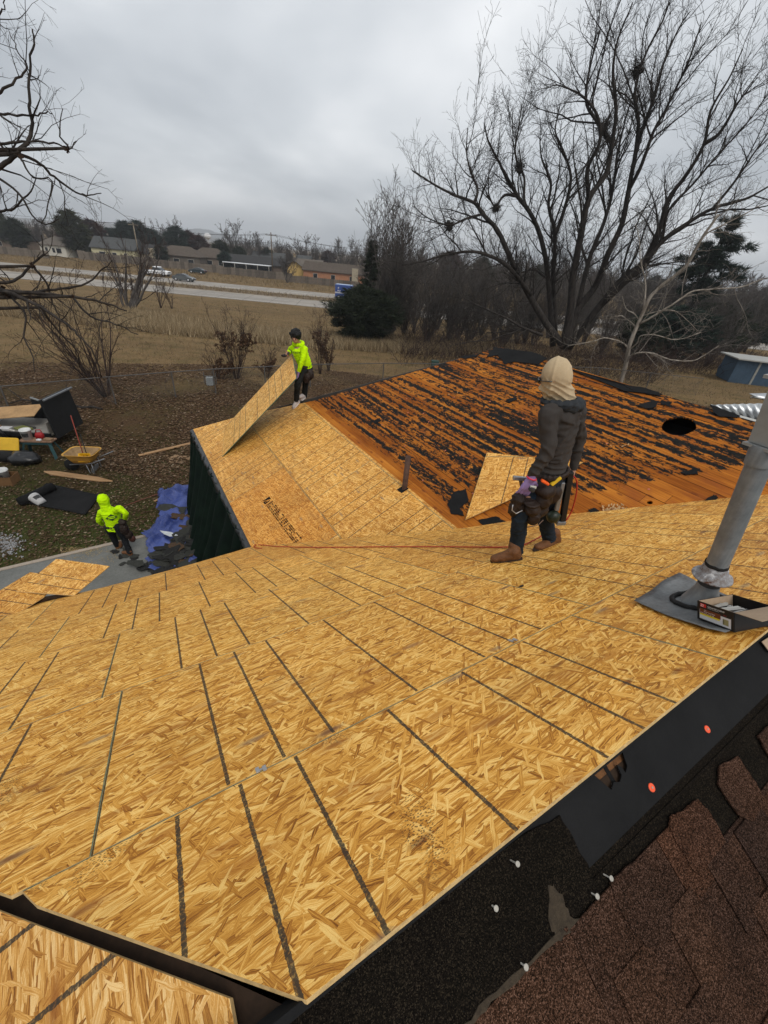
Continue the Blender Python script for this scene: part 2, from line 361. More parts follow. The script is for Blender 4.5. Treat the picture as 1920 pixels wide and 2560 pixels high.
# steel clip squeezed out of the seam
def clipobj(px, py_):
    u, v = uvA(px, py_); mb = MB()
    for q in (-1, 1): mb.box(pA(u+q*0.012, v-q*0.004, 0.004), (0.013, 0.028, 0.004), M=frame(OA, R_, T_, NA).to_3x3())
    mb.box(pA(u, v, 0.003), (0.03, 0.008, 0.003), M=frame(OA, R_, T_, NA).to_3x3())
    o = mb.build('seam_clip', plain('zinc_clip', (0.42, 0.42, 0.42), 0.35, 0.2, 40, metal=0.6), house); o.matrix_parent_inverse = HM
clipobj(653, 1925); clipobj(1282, 1602)

# ---- hip end, lower left corner of the picture
hl = lambda y: 0.8818*y+0.058
for y0, y1, s0 in [(0.02, 1.239, -1.30), (1.239, 2.458, -0.3), (2.458, 3.677, 0.4), (3.677, 5.0, 0.0)]:
    for k in range(-2, 4):
        x0 = s0+k*2.4384; P = span(y0+GAP, y1-GAP, x0+GAP, x0+2.4384-GAP, lambda y: -0.8818*y, lambda y: 0.8818*y-0.045)
        if P: sheet(HP, D_, TH, NH, P, x0, y0, [OSB4, OSB_EDGE])
# ---- far wing, first two courses above the eave
upH = interp([0, 1.15, 2.51, 5.99], [-5.42, -4.54, -3.24, -0.71])      # rake in x = -along D
vB = lambda y: interp([0, 2.59, 3.5, 4.79, 5.99], [0.0, 2.33, 3.01, 4.18, 5.30])(y)+0.12
for y0, y1, s0, mt in [(0.0, 1.235, -1.46, OSB2), (1.235, 2.50, -0.05, OSB2)]:
    for k in range(-3, 3):
        x0 = s0+k*2.4384; P = span(y0+GAP, y1-GAP, x0+GAP, x0+2.4384-GAP, upH, vB, 12)
        if P is None: continue
        near = (y0 == 0.0 and k == 0)
        sheet(OB, XB, UB_, NBv, P, x0, y0, [OSB3 if near else OSB2, OSB_EDGE], label='more orange sheet with black ink stamp' if near else None)
# black ink stamp on the orange sheet
a0 = np.array(uvB(665, 1247)); a1 = np.array(uvB(744, 1352)); dv = (a1-a0)/np.linalg.norm(a1-a0); pv = np.array([-dv[1], dv[0]]); Ls = np.linalg.norm(a1-a0)
st = MB(); rs = random.Random(3)
def stq(u0, u1, v0, v1):
    P = [pB(*(a0+dv*u+pv*v), 0.0012) for u, v in ((u0, v0), (u1, v0), (u1, v1), (u0, v1))]; st.add(P, [(0, 1, 2, 3), (3, 2, 1, 0)])
st.add([pB(*(a0+dv*u+pv*v), 0.0012) for u, v in ((0.0, 0.07), (0.0, -0.075), (0.10, 0.07))], [(0, 1, 2), (2, 1, 0)])
stq(0.035, 0.13, -0.075, -0.045); stq(0.05, 0.13, -0.04, -0.02); stq(0.10, 0.13, -0.02, 0.03)
u = 0.17
while u < Ls:
    wd = rs.uniform(0.03, 0.075)
    for v in (-0.066, -0.036, -0.006, 0.024, 0.052):
        if rs.random() < 0.82:
            q = u
            while q < u+wd: stq(q, q+rs.uniform(0.012, 0.020), v, v+rs.uniform(0.015, 0.024)); q += rs.uniform(0.017, 0.024)
    u += wd+rs.uniform(0.008, 0.035)
stq(Ls*0.62, Ls*0.625, -0.085, 0.075)
INK = plain('black_ink', (0.018, 0.010, 0.006), 0.8, 0.4, 50)
o = st.build('ink_stamp', INK, house); o.matrix_parent_inverse = HM

# ---- old plank deck (orange boards with felt residue)
pk = NB('old_orange_plank', 0.78, 0.12)
X3 = pk.n('ShaderNodeSeparateXYZ'); pk.l(pk.obj, X3.inputs[0])
grain = pk.noise(pk.mapped(pk.obj, scale=(1.6, 60, 1)), 1.0, 5, 0.62, 0.6); big = pk.noise(pk.mapped(pk.obj, scale=(0.9, 3, 1)), 1.0, 4, 0.6)
wc = pk.ramp(pk.math('ADD', pk.math('MULTIPLY', grain, 0.5), pk.math('MULTIPLY', big, 0.5)), [(0.30, (0.12, 0.033, 0.005)), (0.45, (0.31, 0.098, 0.012)), (0.60, (0.46, 0.170, 0.022)), (0.78, (0.60, 0.27, 0.052))])
wc = pk.mix(1.0, wc, pk.ramp(pk.rnd, [(0.0, (0.72, 0.62, 0.52)), (0.4, (0.95, 0.9, 0.86)), (1.0, (1.10, 1.10, 1.12))]), 'MULTIPLY')
redd = pk.ramp(pk.noise(pk.mapped(pk.obj, scale=(1.2, 2.2, 1), loc=(5, 2, 0)), 1.0, 4, 0.65), [(0.55, 0.0), (0.72, 0.75)]); wc = pk.mix(redd, wc, (0.24, 0.065, 0.018))
kn = pk.voro(pk.mapped(pk.obj, scale=(2.2, 6, 1)), 1.0, dim='2D'); km = pk.ramp(kn.outputs['Distance'], [(0.06, 1.0), (0.12, 0.0)]); wc = pk.mix(pk.math('MULTIPLY', km, 0.7), wc, (0.14, 0.035, 0.01))
# felt residue: ragged, stretched along the boards, absent on the clean zone by the valley
wv_ = pk.noise(pk.obj, 5.0, 3, 0.6, col=True); wa = pk.n('ShaderNodeVectorMath', operation='MULTIPLY_ADD'); pk.l(wv_, wa.inputs[0]); wa.inputs[1].default_value = (0.16, 0.05, 0); pk.l(pk.obj, wa.inputs[2])
rn = pk.noise(pk.mapped(wa.outputs[0], scale=(5.5, 15, 1)), 1.0, 7, 0.74, 0.3)
rn2 = pk.noise(pk.mapped(wa.outputs[0], scale=(15, 30, 1), loc=(9, 4, 0)), 1.0, 5, 0.75)
rn3 = pk.noise(pk.mapped(pk.obj, scale=(0.35, 14.0, 1), loc=(3, 1, 0)), 1.0, 1, 0.4)
f = pk.math('ADD', pk.math('ADD', pk.math('MULTIPLY', rn, 0.40), pk.math('MULTIPLY', rn2, 0.36)), pk.math('MULTIPLY', rn3, 0.30))
f = pk.math('ADD', f, pk.math('MULTIPLY', pk.math('SUBTRACT', pk.rnd, 0.5), 0.05))
wv2 = pk.math('MULTIPLY', pk.math('SINE', pk.math('ADD', pk.math('MULTIPLY', X3.outputs[1], 44.25), pk.math('MULTIPLY', rn, 16.0))), 0.034); f = pk.math('ADD', f, wv2)
lim1 = pk.math('SUBTRACT', X3.outputs[1], pk.math('ADD', pk.math('MULTIPLY', X3.outputs[0], 1.35), -0.25))
zone = pk.ramp(pk.math('ADD', pk.math('MULTIPLY', lim1, 1.6), pk.math('MULTIPLY', pk.math('SUBTRACT', rn, 0.5), 1.6)), [(-0.0, 0.0), (0.35, 1.0)])
zone2 = pk.ramp(pk.math('SUBTRACT', X3.outputs[1], pk.math('ADD', 2.60, pk.math('MULTIPLY', pk.math('SUBTRACT', rn, 0.5), 0.5))), [(0.0, 0.0), (0.12, 1.0)])
edgeb = pk.math('ADD', pk.math('MULTIPLY', pk.math('MULTIPLY', zone, zone2), 0.33), 0.0)
thr = pk.math('SUBTRACT', 0.836, edgeb)
res = pk.math('MULTIPLY', pk.math('SUBTRACT', f, thr), 26.0, clamp=True)
wc = pk.mix(res, wc, pk.ramp(pk.noise(pk.obj, 30, 3), [(0.3, (0.005, 0.005, 0.0045)), (0.8, (0.018, 0.017, 0.015))]))
pk.col(wc); pk.bump(pk.math('ADD', pk.math('MULTIPLY', grain, 0.4), pk.math('MULTIPLY', res, 1.2)), 0.5, 0.003)
PLANK = pk.m; PLANK_END = plain('plank_side', (0.10, 0.035, 0.012), 0.9, 0.4, 20)
rs = random.Random(11); y = 2.42; nrow = 0; planks = []
HC = np.array(uvB(1697, 1063)); HR = 0.185
def plank(poly, z):
    o = slab(poly, 0.02, frame(OB, XB, UB_, NBv), 'plank', [PLANK, PLANK_END], z0=z); planks.append(o); return o
while y < 5.99:
    wd = 0.142 if nrow else 0.20; y1 = min(y+wd, 6.0); x = -6.5+rs.uniform(0, 2.0)
    while x < 5.6:
        ln = rs.choice([1.8, 2.4, 2.4, 3.0, 3.6])
        P = span(y+0.0025, y1-0.0025, x+0.002, x+ln-0.002, upH, vB, 3)
        if P:
            o = plank(P, -0.012+rs.uniform(-0.003, 0.003) if nrow else -0.004)
            if min(p[0] for p in P) < HC[0]+HR and max(p[0] for p in P) > HC[0]-HR and abs((y+y1)/2-HC[1]) < HR+0.1: o['_cut'] = 1
        x += ln
    y = y1; nrow += 1
# the round attic-fan hole, a broken slot and two small holes cut through the boards
def cut(outline, targets):
    n = len(outline); V = [(x, y, 0.06) for x, y in outline]+[(x, y, -0.09) for x, y in outline]
    me = bpy.data.meshes.new('c'); me.from_pydata(V, [], [tuple(range(n)), tuple(range(2*n-1, n-1, -1))]+[(i, i+n, (i+1) % n+n, (i+1) % n) for i in range(n)])
    c = bpy.data.objects.new('cutter', me); COL.objects.link(c); c.matrix_world = frame(OB, XB, UB_, NBv)
    x0, x1 = min(p[0] for p in outline), max(p[0] for p in outline); y0, y1 = min(p[1] for p in outline), max(p[1] for p in outline)
    for o in targets:
        xs = [v.co.x for v in o.data.vertices]; ys = [v.co.y for v in o.data.vertices]
        if min(xs) < x1 and max(xs) > x0 and min(ys) < y1 and max(ys) > y0:
            md = o.modifiers.new('b', 'BOOLEAN'); md.object = c; md.operation = 'DIFFERENCE'; md.solver = 'EXACT'; apply_mods(o)
    bpy.data.objects.remove(c)
bpy.context.view_layer.update()
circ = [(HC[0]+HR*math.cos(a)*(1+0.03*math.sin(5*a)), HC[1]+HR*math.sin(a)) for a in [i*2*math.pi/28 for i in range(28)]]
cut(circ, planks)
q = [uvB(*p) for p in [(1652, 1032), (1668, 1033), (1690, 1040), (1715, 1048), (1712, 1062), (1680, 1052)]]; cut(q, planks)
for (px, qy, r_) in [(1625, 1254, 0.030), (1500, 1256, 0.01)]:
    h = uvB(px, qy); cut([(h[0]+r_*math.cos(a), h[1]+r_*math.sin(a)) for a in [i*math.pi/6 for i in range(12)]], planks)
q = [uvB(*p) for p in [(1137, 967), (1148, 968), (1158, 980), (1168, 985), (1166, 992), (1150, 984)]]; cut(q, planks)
for o in planks:
    if '_cut' in o: del o['_cut']

# torn felt scraps left on the boards
def scrap(pts, h=0.006, name='felt_scrap'):
    P = [uvB(*p) for p in pts]; out = []; rr = random.Random(int(pts[0][0]))
    for i in range(len(P)):
        a, b_ = np.array(P[i]), np.array(P[(i+1) % len(P)])
        for k in range(4):
            out.append(tuple(a+(b_-a)*k/4+(np.array([rr.uniform(-1, 1), rr.uniform(-1, 1)])*0.012 if k else 0)))
    slab(out, 0.004, frame(OB, XB, UB_, NBv), name, [FELT], z0=h)
scrap([(1118, 1262), (1135, 1230), (1165, 1222), (1172, 1250), (1150, 1270), (1160, 1290), (1128, 1285)], 0.004)
scrap([(1195, 1300), (1240, 1291), (1268, 1306), (1262, 1316), (1215, 1318)], 0.004)
scrap([(1215, 895), (1235, 868), (1330, 880), (1370, 896), (1345, 912), (1290, 905), (1272, 908), (1262, 912), (1245, 888)], 0.006)
scrap([(1150, 892), (1200, 885), (1188, 893), (1160, 897)], 0.006)
scrap([(1425, 925), (1400, 915), (1560, 965), (1655, 985), (1650, 990), (1560, 978)], 0.006)
scrap([(1560, 962), (1600, 968), (1650, 982), (1640, 988), (1585, 980)], 0.010)
scrap([(1592, 1013), (1620, 1005), (1648, 1002), (1640, 1018), (1612, 1022)], 0.005)
scrap([(1655, 1000), (1680, 1006), (1672, 1016), (1652, 1010)], 0.005)
scrap([(1774, 1012), (1850, 1040), (1840, 1045), (1800, 1043), (1782, 1028)], 0.008)
scrap([(1762, 1252), (1785, 1236), (1795, 1243), (1792, 1256), (1775, 1258), (1750, 1258)], 0.005)
scrap([(1803, 1248), (1830, 1248), (1832, 1252), (1806, 1253)], 0.005)
scrap([(1640, 1268), (1680, 1266), (1678, 1270), (1645, 1271)], 0.005)
scrap([(1265, 1000), (1290, 992), (1292, 1000), (1272, 1007)], 0.005)
scrap([(1700, 1180), (1740, 1172), (1745, 1186), (1716, 1188)], 0.004)
scrap([(930, 1053), (950, 1045), (952, 1052), (938, 1060)], 0.004)
scrap([(1470, 1275), (1483, 1270), (1500, 1275), (1494, 1284), (1475, 1283)], 0.006)
# fresh splinters and rusty nail caps
sp = MB(); rr = random.Random(5)
for (cx, cy, n_) in [(1525, 1275, 26), (1545, 1268, 14), (1108, 985, 3), (1540, 1115, 4)]:
    for i in range(n_):
        a, b_ = uvB(cx+rr.gauss(0, 14), cy+rr.gauss(0, 3)); t_ = rr.uniform(0, math.pi); l_ = rr.uniform(0.012, 0.04)
        p0 = pB(a, b_, 0.006); p1 = pB(a+math.cos(t_)*l_, b_+math.sin(t_)*l_, 0.008+rr.uniform(0, 0.008)); sp.beam(p0, p1, rr.uniform(0.01, 0.022), 0.003)
o = sp.build('splinters', plain('fresh_splinter', (0.40, 0.25, 0.12), 0.8, 0.3, 30), house); o.matrix_parent_inverse = HM; o['kind'] = 'stuff'
CAPM = plain('rusty_cap', (0.42, 0.13, 0.07), 0.6, 0.4, 60); cme = None
for i in range(60):
    a, b_ = rr.uniform(-4.5, 4.5), rr.uniform(2.6, 5.9)
    if not (upH(b_)+0.1 < a < vB(b_)-0.3) or math.hypot(a-HC[0], b_-HC[1]) < 0.25: continue
    if cme is None:
        mb = MB(); mb.tube([(0, 0, 0), (0, 0, 0.003)], 0.014, 10); cme = mb.mesh(); cme.materials.append(CAPM)
    o = link('nail_cap', cme, house); o.matrix_basis = frame(pB(a, b_, -0.006), XB, UB_, NBv); o.matrix_parent_inverse = HM

# ---- under-deck of every slope (closes the roof from all sides), walls, fascia
def hz(Rc, Dc, z): return R_*Rc + D_*Dc + Z_*z
rz = float(HP[2]); ez = float(OB[2])
r0, d0 = float(HP @ R_), float(HP @ D_); rB = float((OB+UB_*5.99) @ R_); dB = float(OB @ D_); rE = float(OB @ R_)
run = 5.0; eH = r0-4.55; eS = d0-4.6; dEave = d0+4.98; dFar = dB+5.42; rFar = 2*rB-rE
mb = MB(); dz = -0.035
def quad(*P): mb.add([hz(a, b_, z+dz) for a, b_, z in P], [tuple(range(len(P)))])
zA = lambda d: rz-(d-d0)*math.tan(0.4912)
zBf = lambda r: ez+(r-rE)*math.tan(H28)
rzB = zBf(rB)
quad((r0, d0, rz), (eH+0.02, dEave-0.3, zA(dEave-0.3)), (rE+0.2, dEave, zA(dEave)), (rB, d0, rz))             # A
quad((rFar, dFar, ez), (rFar, eS, ez), (rB+0.02, d0, rzB), (rB+0.02, dB+0.71, rzB))                             # beyond the ridge
quad((rE, dFar+0.01, ez), (rFar, dFar+0.01, ez), (rB, dB+0.72, rzB))                                            # far end
quad((r0-0.02, d0, rz), (eH, eS, zA(2*d0-eS)), (eH, dEave, zA(dEave)))                                           # hip end
quad((r0, d0-0.02, rz-0.02), (rB+0.1, d0-0.02, rz-0.02), (rFar, eS, zA(2*d0-eS)-0.02), (eH, eS, zA(2*d0-eS)-0.02))   # shingled slope
o = mb.build('roof_deck', DARKWOOD, house); o.matrix_parent_inverse = HM
VOID = plain('dark_void', (0.004, 0.004, 0.004), 0.95, 0.1); mb = MB(); dz = -0.32; quad((rE+0.3, dB-0.6, ez+0.16), (rE+0.3, dFar-0.4, ez+0.16), (rB, dB+0.71, rzB), (rB, d0, rzB)); o = mb.build('attic_dark_sheet', VOID, house); o.matrix_parent_inverse = HM; dz = -0.035  # near-black sheet added below the boards so the holes look dark
WALL = NB('red_brown_brick', 0.85, 0.2); wn_ = WALL.n('ShaderNodeTexBrick'); WALL.l(WALL.mapped(WALL.obj, rot=(rad(90), 0, 0)), wn_.inputs[0]); wn_.inputs['Scale'].default_value = 4.5
wn_.inputs['Color1'].default_value = (0.16, 0.06, 0.04, 1); wn_.inputs['Color2'].default_value = (0.22, 0.09, 0.06, 1); wn_.inputs['Mortar'].default_value = (0.25, 0.23, 0.2, 1); WALL.col(wn_.outputs[0]); WALL = WALL.m
FASC = plain('dark_fascia', (0.05, 0.045, 0.04), 0.7, 0.4, 8)
def wall(a, b_, z1, name='wall', t=0.18, z0=-0.2, mat=None, parent=house):
    A3, B3 = hz(a[0], a[1], 0), hz(b_[0], b_[1], 0); m = MB(); c = (A3+B3)/2; d = B3-A3; ang = math.atan2(d[1], d[0])
    m.box((0, 0, 0), (float(np.linalg.norm(d)), t, z1-z0)); o = m.build(name, mat or WALL, parent); o.location = (c[0], c[1], (z0+z1)/2); o.rotation_euler = (0, 0, ang); o.matrix_parent_inverse = HM; return o
zE = float((OA+T_*4.95)[2]); oh = 0.42
wall((eH+oh, dEave-oh), (rE+oh, dEave-oh), zE-0.1); wall((rE+oh, dEave-oh+0.1), (rE+oh, dFar-oh), ez-0.12)
wall((rE+oh+0.1, dFar-oh), (rFar-oh-0.1, dFar-oh), ez-0.12); wall((rFar-oh, dFar-oh), (rFar-oh, eS+oh), ez-0.12)
wall((rFar-oh-0.1, eS+oh), (eH+oh+0.1, eS+oh), zE-0.2); wall((eH+oh, eS+oh), (eH+oh, dEave-oh-0.1), zE-0.12)
def fascia(P, Q, dzz=-0.02, t=0.03, h=0.14):
    m = MB(); m.beam(Vector(P)+Vector((0, 0, dzz-h/2)), Vector(Q)+Vector((0, 0, dzz-h/2)), t, h); o = m.build('fascia', FASC, house); o.matrix_parent_inverse = HM
fascia(pA(hipA(4.9), 4.9), pA(0.0, 4.88)); fascia(pA(0.0, 4.88), pA(1.3, 5.16)); fascia(pB(-5.42, 0.02), pB(-0.15, 0.02)); fascia(pB(-5.40, 0.02), pB(-0.75, 5.95), -0.03)

# ---- shingled slope: felt strip, granule strip, courses of laminated shingles
gran = NB('shingle_granules', 0.95, 0.06)
v1 = gran.voro(gran.obj, 420); sepg = gran.n('ShaderNodeSeparateColor'); gran.l(v1.outputs['Color'], sepg.inputs[0])
n1 = gran.noise(gran.obj, 7, 4, 0.6)
base = gran.ramp(gran.math('ADD', gran.math('MULTIPLY', sepg.outputs[0], 0.75), gran.math('MULTIPLY', n1, 0.3)), [(0.12, (0.004, 0.003, 0.002)), (0.45, (0.030, 0.016, 0.010)), (0.72, (0.066, 0.036, 0.024)), (1.0, (0.17, 0.105, 0.08))])
base = gran.mix(1.0, base, gran.ramp(gran.rnd, [(0.0, (0.62, 0.66, 0.72)), (0.4, (0.86, 0.82, 0.80)), (0.75, (1.0, 0.95, 0.9)), (1.0, (1.12, 0.97, 0.86))]), 'MULTIPLY')
base = gran.mix(1.0, base, gran.ramp(gran.noise(gran.obj, 2.2, 3, 0.6), [(0.3, (0.7, 0.7, 0.72)), (0.7, (1.15, 1.08, 1.0))]), 'MULTIPLY')
gran.col(base); gran.bump(sepg.outputs[1], 0.6, 0.002); GRAN = gran.m
gk = NB('black_granules', 0.95, 0.06); v1 = gk.voro(gk.obj, 430); sepg = gk.n('ShaderNodeSeparateColor'); gk.l(v1.outputs['Color'], sepg.inputs[0])
gk.col(gk.ramp(gk.math('ADD', gk.math('MULTIPLY', sepg.outputs[0], 0.8), gk.math('MULTIPLY', gk.noise(gk.obj, 5, 4), 0.25)), [(0.2, (0.0022, 0.0018, 0.0014)), (0.75, (0.0085, 0.0065, 0.0045)), (1.0, (0.034, 0.026, 0.017))])); gk.bump(sepg.outputs[1], 0.5, 0.002); GRANK = gk.m
FS = frame(OS, XS, TS, NS)
def polyS(pts, th, mat, name, z=0.0, jit=0.0, sub=1, seed=1):
    P = [uvS(*p, z) for p in pts]; out = []; r2 = random.Random(seed)
    for i in range(len(P)):
        a, b_ = np.array(P[i]), np.array(P[(i+1) % len(P)])
        for k in range(sub): out.append(tuple(a+(b_-a)*k/sub+(np.array([r2.uniform(-1, 1), r2.uniform(-1, 1)])*jit if k else 0)))
    return slab(out, th, FS, name, [mat], z0=z)
# felt strip with a torn notch at the sheet edge, wood shows in it
nt_ = [uvS(*p) for p in [(1490, 1960), (1518, 1946), (1520, 1918), (1540, 1912), (1552, 1918), (1566, 1915), (1562, 1932), (1552, 1938), (1548, 1955), (1532, 1955), (1526, 1975), (1516, 1956)]]
nt2 = [(a, max(b_, 0.0)) for a, b_ in nt_]
xa = max(p[0] for p in nt2); xb = min(p[0] for p in nt2)
fel = [(-0.25, 0.0), (xa+0.001, 0.0)]+[(xa, 0.004)]+[tuple(p) for p in sorted(nt2[3:11], key=lambda p: -p[0])]+[(xb-0.02, 0.0), (-7, 0.0), (-7, 0.172), (-0.25, 0.178)]
slab(fel, 0.004, FS, 'felt_strip', [FELT], z0=0.004)
slab([(xa+0.15, 0.0), (xb-0.2, 0.0), (xb-0.2, 0.12), (xa+0.15, 0.12)], 0.01, FS, 'plank', [plain('old_brown_board', (0.13, 0.055, 0.018), 0.85, 0.6, 30)], z0=-0.012)
slab([((xa+xb)/2+0.006, 0.0), ((xa+xb)/2-0.010, 0.0), ((xa+xb)/2-0.010, 0.12), ((xa+xb)/2+0.006, 0.12)], 0.001, FS, 'board_gap', [VOID], z0=-0.0105)
slab([(0.6, -0.001), (-7, -0.001), (-7, 0.016), (0.6, 0.016)], 0.05, FS, 'ridge_felt_lip', [FELT], z0=0.016)
polyS([(1281, 2107), (1400, 2038), (1440, 2110), (1486, 2190), (1478, 2240), (1445, 2285), (1420, 2310), (1330, 2400), (1240, 2490), (1163, 2560), (960, 2800), (600, 2620), (745, 2530)], 0.004, GRANK, 'granule_strip', 0.010, 0.004, 5, 4)
polyS([(1370, 2215), (1385, 2212), (1410, 2250), (1425, 2290), (1455, 2295), (1430, 2330), (1395, 2350), (1380, 2330)], 0.003, plain('dusty_asphalt', (0.036, 0.026, 0.016), 0.95, 0.6, 60), 'torn_edge', 0.0125, 0.006, 4, 9)
polyS([(1430, 2330), (1395, 2352), (1250, 2490), (1185, 2560), (1160, 2560), (1240, 2480), (1400, 2325)], 0.003, plain('dusty_asphalt', (0.036, 0.026, 0.016), 0.95, 0.5, 40), 'torn_edge', 0.0130, 0.005, 4, 10)
# starter row between felt and first course
slab([(0.3, 0.165), (-7, 0.165), (-7, 0.235), (0.3, 0.235)], 0.004, FS, 'starter_strip', [GRANK], z0=0.001)
slab([(0.3, 0.200), (-7, 0.200), (-7, 0.36), (0.3, 0.36)], 0.004, FS, 'shingle', [GRANK], z0=0.0045)
rr = random.Random(21); exp_ = 0.145; y = 0.222; course = 0
def ragged(P, j, n, seed):
    r2 = random.Random(seed); out = []
    for i in range(len(P)):
        a, b_ = np.array(P[i]), np.array(P[(i+1) % len(P)])
        for k in range(n): out.append(tuple(a+(b_-a)*k/n+(np.array([r2.uniform(-1, 1), r2.uniform(-1, 1)])*j if k else 0)))
    return out
for k, (x0_, x1_, ya, yb) in enumerate([(0.9, -0.10, 0.24, 0.40), (-0.10, -0.62, 0.225, 0.40), (-0.62, -1.02, 0.235, 0.40), (-1.02, -1.21, 0.235, 0.40)]):
    slab(ragged([(x0_, ya), (x1_+0.002, ya), (x1_+0.002, yb), (x0_, yb)], 0.002, 3, k+50), 0.0045, FS, 'shingle', [GRAN], z0=0.0122+0.0004*k)
# first course: separate torn tabs seen in the picture
for i, pts in enumerate([[(1527, 2205), (1575, 2162), (1608, 2142), (1622, 2152), (1644, 2195), (1660, 2230), (1684, 2278), (1672, 2340), (1625, 2372), (1585, 2330), (1560, 2290), (1540, 2250)],
            [(1676, 2042), (1705, 2030), (1745, 1998), (1778, 2035), (1800, 2075), (1815, 2105), (1783, 2152), (1760, 2195), (1735, 2180), (1716, 2140), (1690, 2105), (1678, 2075)],
            [(1800, 1915), (1845, 1890), (1872, 1930), (1895, 1965), (1918, 2005), (1884, 2055), (1850, 2040), (1820, 2000), (1796, 1960)],
            [(1895, 1840), (1935, 1800), (1990, 1850), (1990, 1930), (1930, 1900)]]):
    polyS(pts, 0.006, GRAN, 'shingle', 0.017, 0.003, 4, 30+i)
y = 0.385
while y < 5.2 and course < 34:
    x = 0.8+0.8818*y*0 + rr.uniform(0, 0.5); fine = course < 6
    while x > -7.2 if course < 5 else x > -4.5:
        L2 = 0.985 if fine else 1.97
        slab([(x, y-0.16 if course else y-0.03), (x-L2+0.003, y-0.16 if course else y-0.03), (x-L2+0.003, y+exp_), (x, y+exp_)], 0.004, FS, 'shingle', [GRAN], z0=0.010+0.0012*(course % 2))
        if fine:
            q = x-rr.uniform(0.02, 0.1)
            while q > x-L2+0.14:
                wd = rr.uniform(0.10, 0.19); wd = min(wd, q-(x-L2)-0.01)
                slab(ragged([(q, y-0.02), (q-wd*0.94, y-0.02), (q-wd, y+exp_+0.001), (q+0.004, y+exp_+0.001)], 0.0015, 2, int(-q*999)), 0.0045, FS, 'shingle', [GRAN], z0=0.0165+rr.uniform(0, 0.001))
                q -= wd+rr.uniform(0.05, 0.13)
        x -= L2
    y += exp_; course += 1
# screws and orange cap nails
ZN = plain('zinc_screw', (0.34, 0.32, 0.28), 0.4, 0.15, 40, metal=0.3); ORC = plain('orange_plastic_cap', (0.75, 0.09, 0.03), 0.45, 0.1, 30)
for (px, qy, h) in [(1294, 2160, 0.03), (1240, 2271, 0.018), (1528, 2196, 0.02), (1493, 2241, 0.02), (1315, 2418, 0.02)]:
    a, b_ = uvS(px, qy, h); mb = MB(); mb.tube([(0.006, -0.012, -h), (0, 0, 0)], 0.0022, 8); mb.tube([(0, 0, -0.0015), (0, 0, 0.0012), (0, 0, 0.002)], [0.0035, 0.0068, 0.0055], 12)
    o = mb.build('screw', ZN, house); o.matrix_basis = frame(pS(a, b_, h), XS, TS, NS); o.matrix_parent_inverse = HM
for (px, qy) in [(1770, 1823), (1631, 1969)]:
    a, b_ = uvS(px, qy, 0.008); mb = MB(); mb.tube([(0, 0, 0.0045), (0, 0, 0.0065), (0, 0, 0.0075)], [0.0125, 0.0122, 0.010], 24); o = mb.build('cap_nail', ORC, house); o.matrix_basis = frame(pS(a, b_, 0.0), XS, TS, NS); o.matrix_parent_inverse = HM
    mb = MB(); mb.tube([(0, 0, 0.0075), (0, 0, 0.0088)], 0.0032, 10); h_ = mb.build('nail_head', ZN, o)
# vent pipe in a notch of the deck
a, b_ = uvB(1008, 1222); base = pB(a, b_, -0.05); hgt = 0.58
mb = MB(); n = 20; r1, r2 = 0.041, 0.035
rg = [(r1, 0), (r1, hgt), (r2, hgt), (r2, 0.05)]
P = [Vector((rr_*math.cos(2*math.pi*k/n), rr_*math.sin(2*math.pi*k/n), z)) for rr_, z in rg for k in range(n)]
mb.add(P, [(i*n+k, i*n+(k+1) % n, (i+1)*n+(k+1) % n, (i+1)*n+k) for i in range(3) for k in range(n)])
RUST = plain('rusted_iron', (0.075, 0.042, 0.030), 0.8, 0.45, 14, 0.3)
o = mb.build('vent_pipe', RUST, house, smooth=True); o.location = base; o.matrix_parent_inverse = HM; o['label'] = 'rusty brown plumbing pipe standing up out of the roof'
slab([(a-0.07, b_-0.08), (a+0.06, b_-0.07), (a+0.07, b_+0.06), (a-0.06, b_+0.06)], 0.003, frame(OB, XB, UB_, NBv), 'pipe_opening', [plain('dark_void', (0.004, 0.004, 0.004), 0.95, 0.1)], z0=0.0015)

# ================================================================== the land
def smooth(a, b_, v):
    t = np.clip((np.asarray(v, float)-a)/(b_-a), 0, 1); return t*t*(3-2*t)
def ground_z(x, y):
    """flat yard, a gentle fall across the field to the highway, level beyond"""
    x = np.asarray(x, float); y = np.asarray(y, float)
    z = -1.9*smooth(24, 74, y)-0.25*smooth(30, 42, y)*(1-smooth(42, 60, y))
    z = z+0.10*np.sin(x*0.21+1.3)*np.sin(y*0.17)*smooth(22, 30, y)*(1-smooth(66, 76, y))
    return z
def pg(x, y, dz=0.0):                       # where the line of sight meets the ground
    v = ray(x, y); t = (0.0-EYE[2])/v[2] if v[2] < 0 else 500.0
    for _ in range(30):
        p = EYE+v*t; t = (float(ground_z(p[0], p[1]))+dz-EYE[2])/v[2] if v[2] < -1e-4 else t
    return EYE+v*t
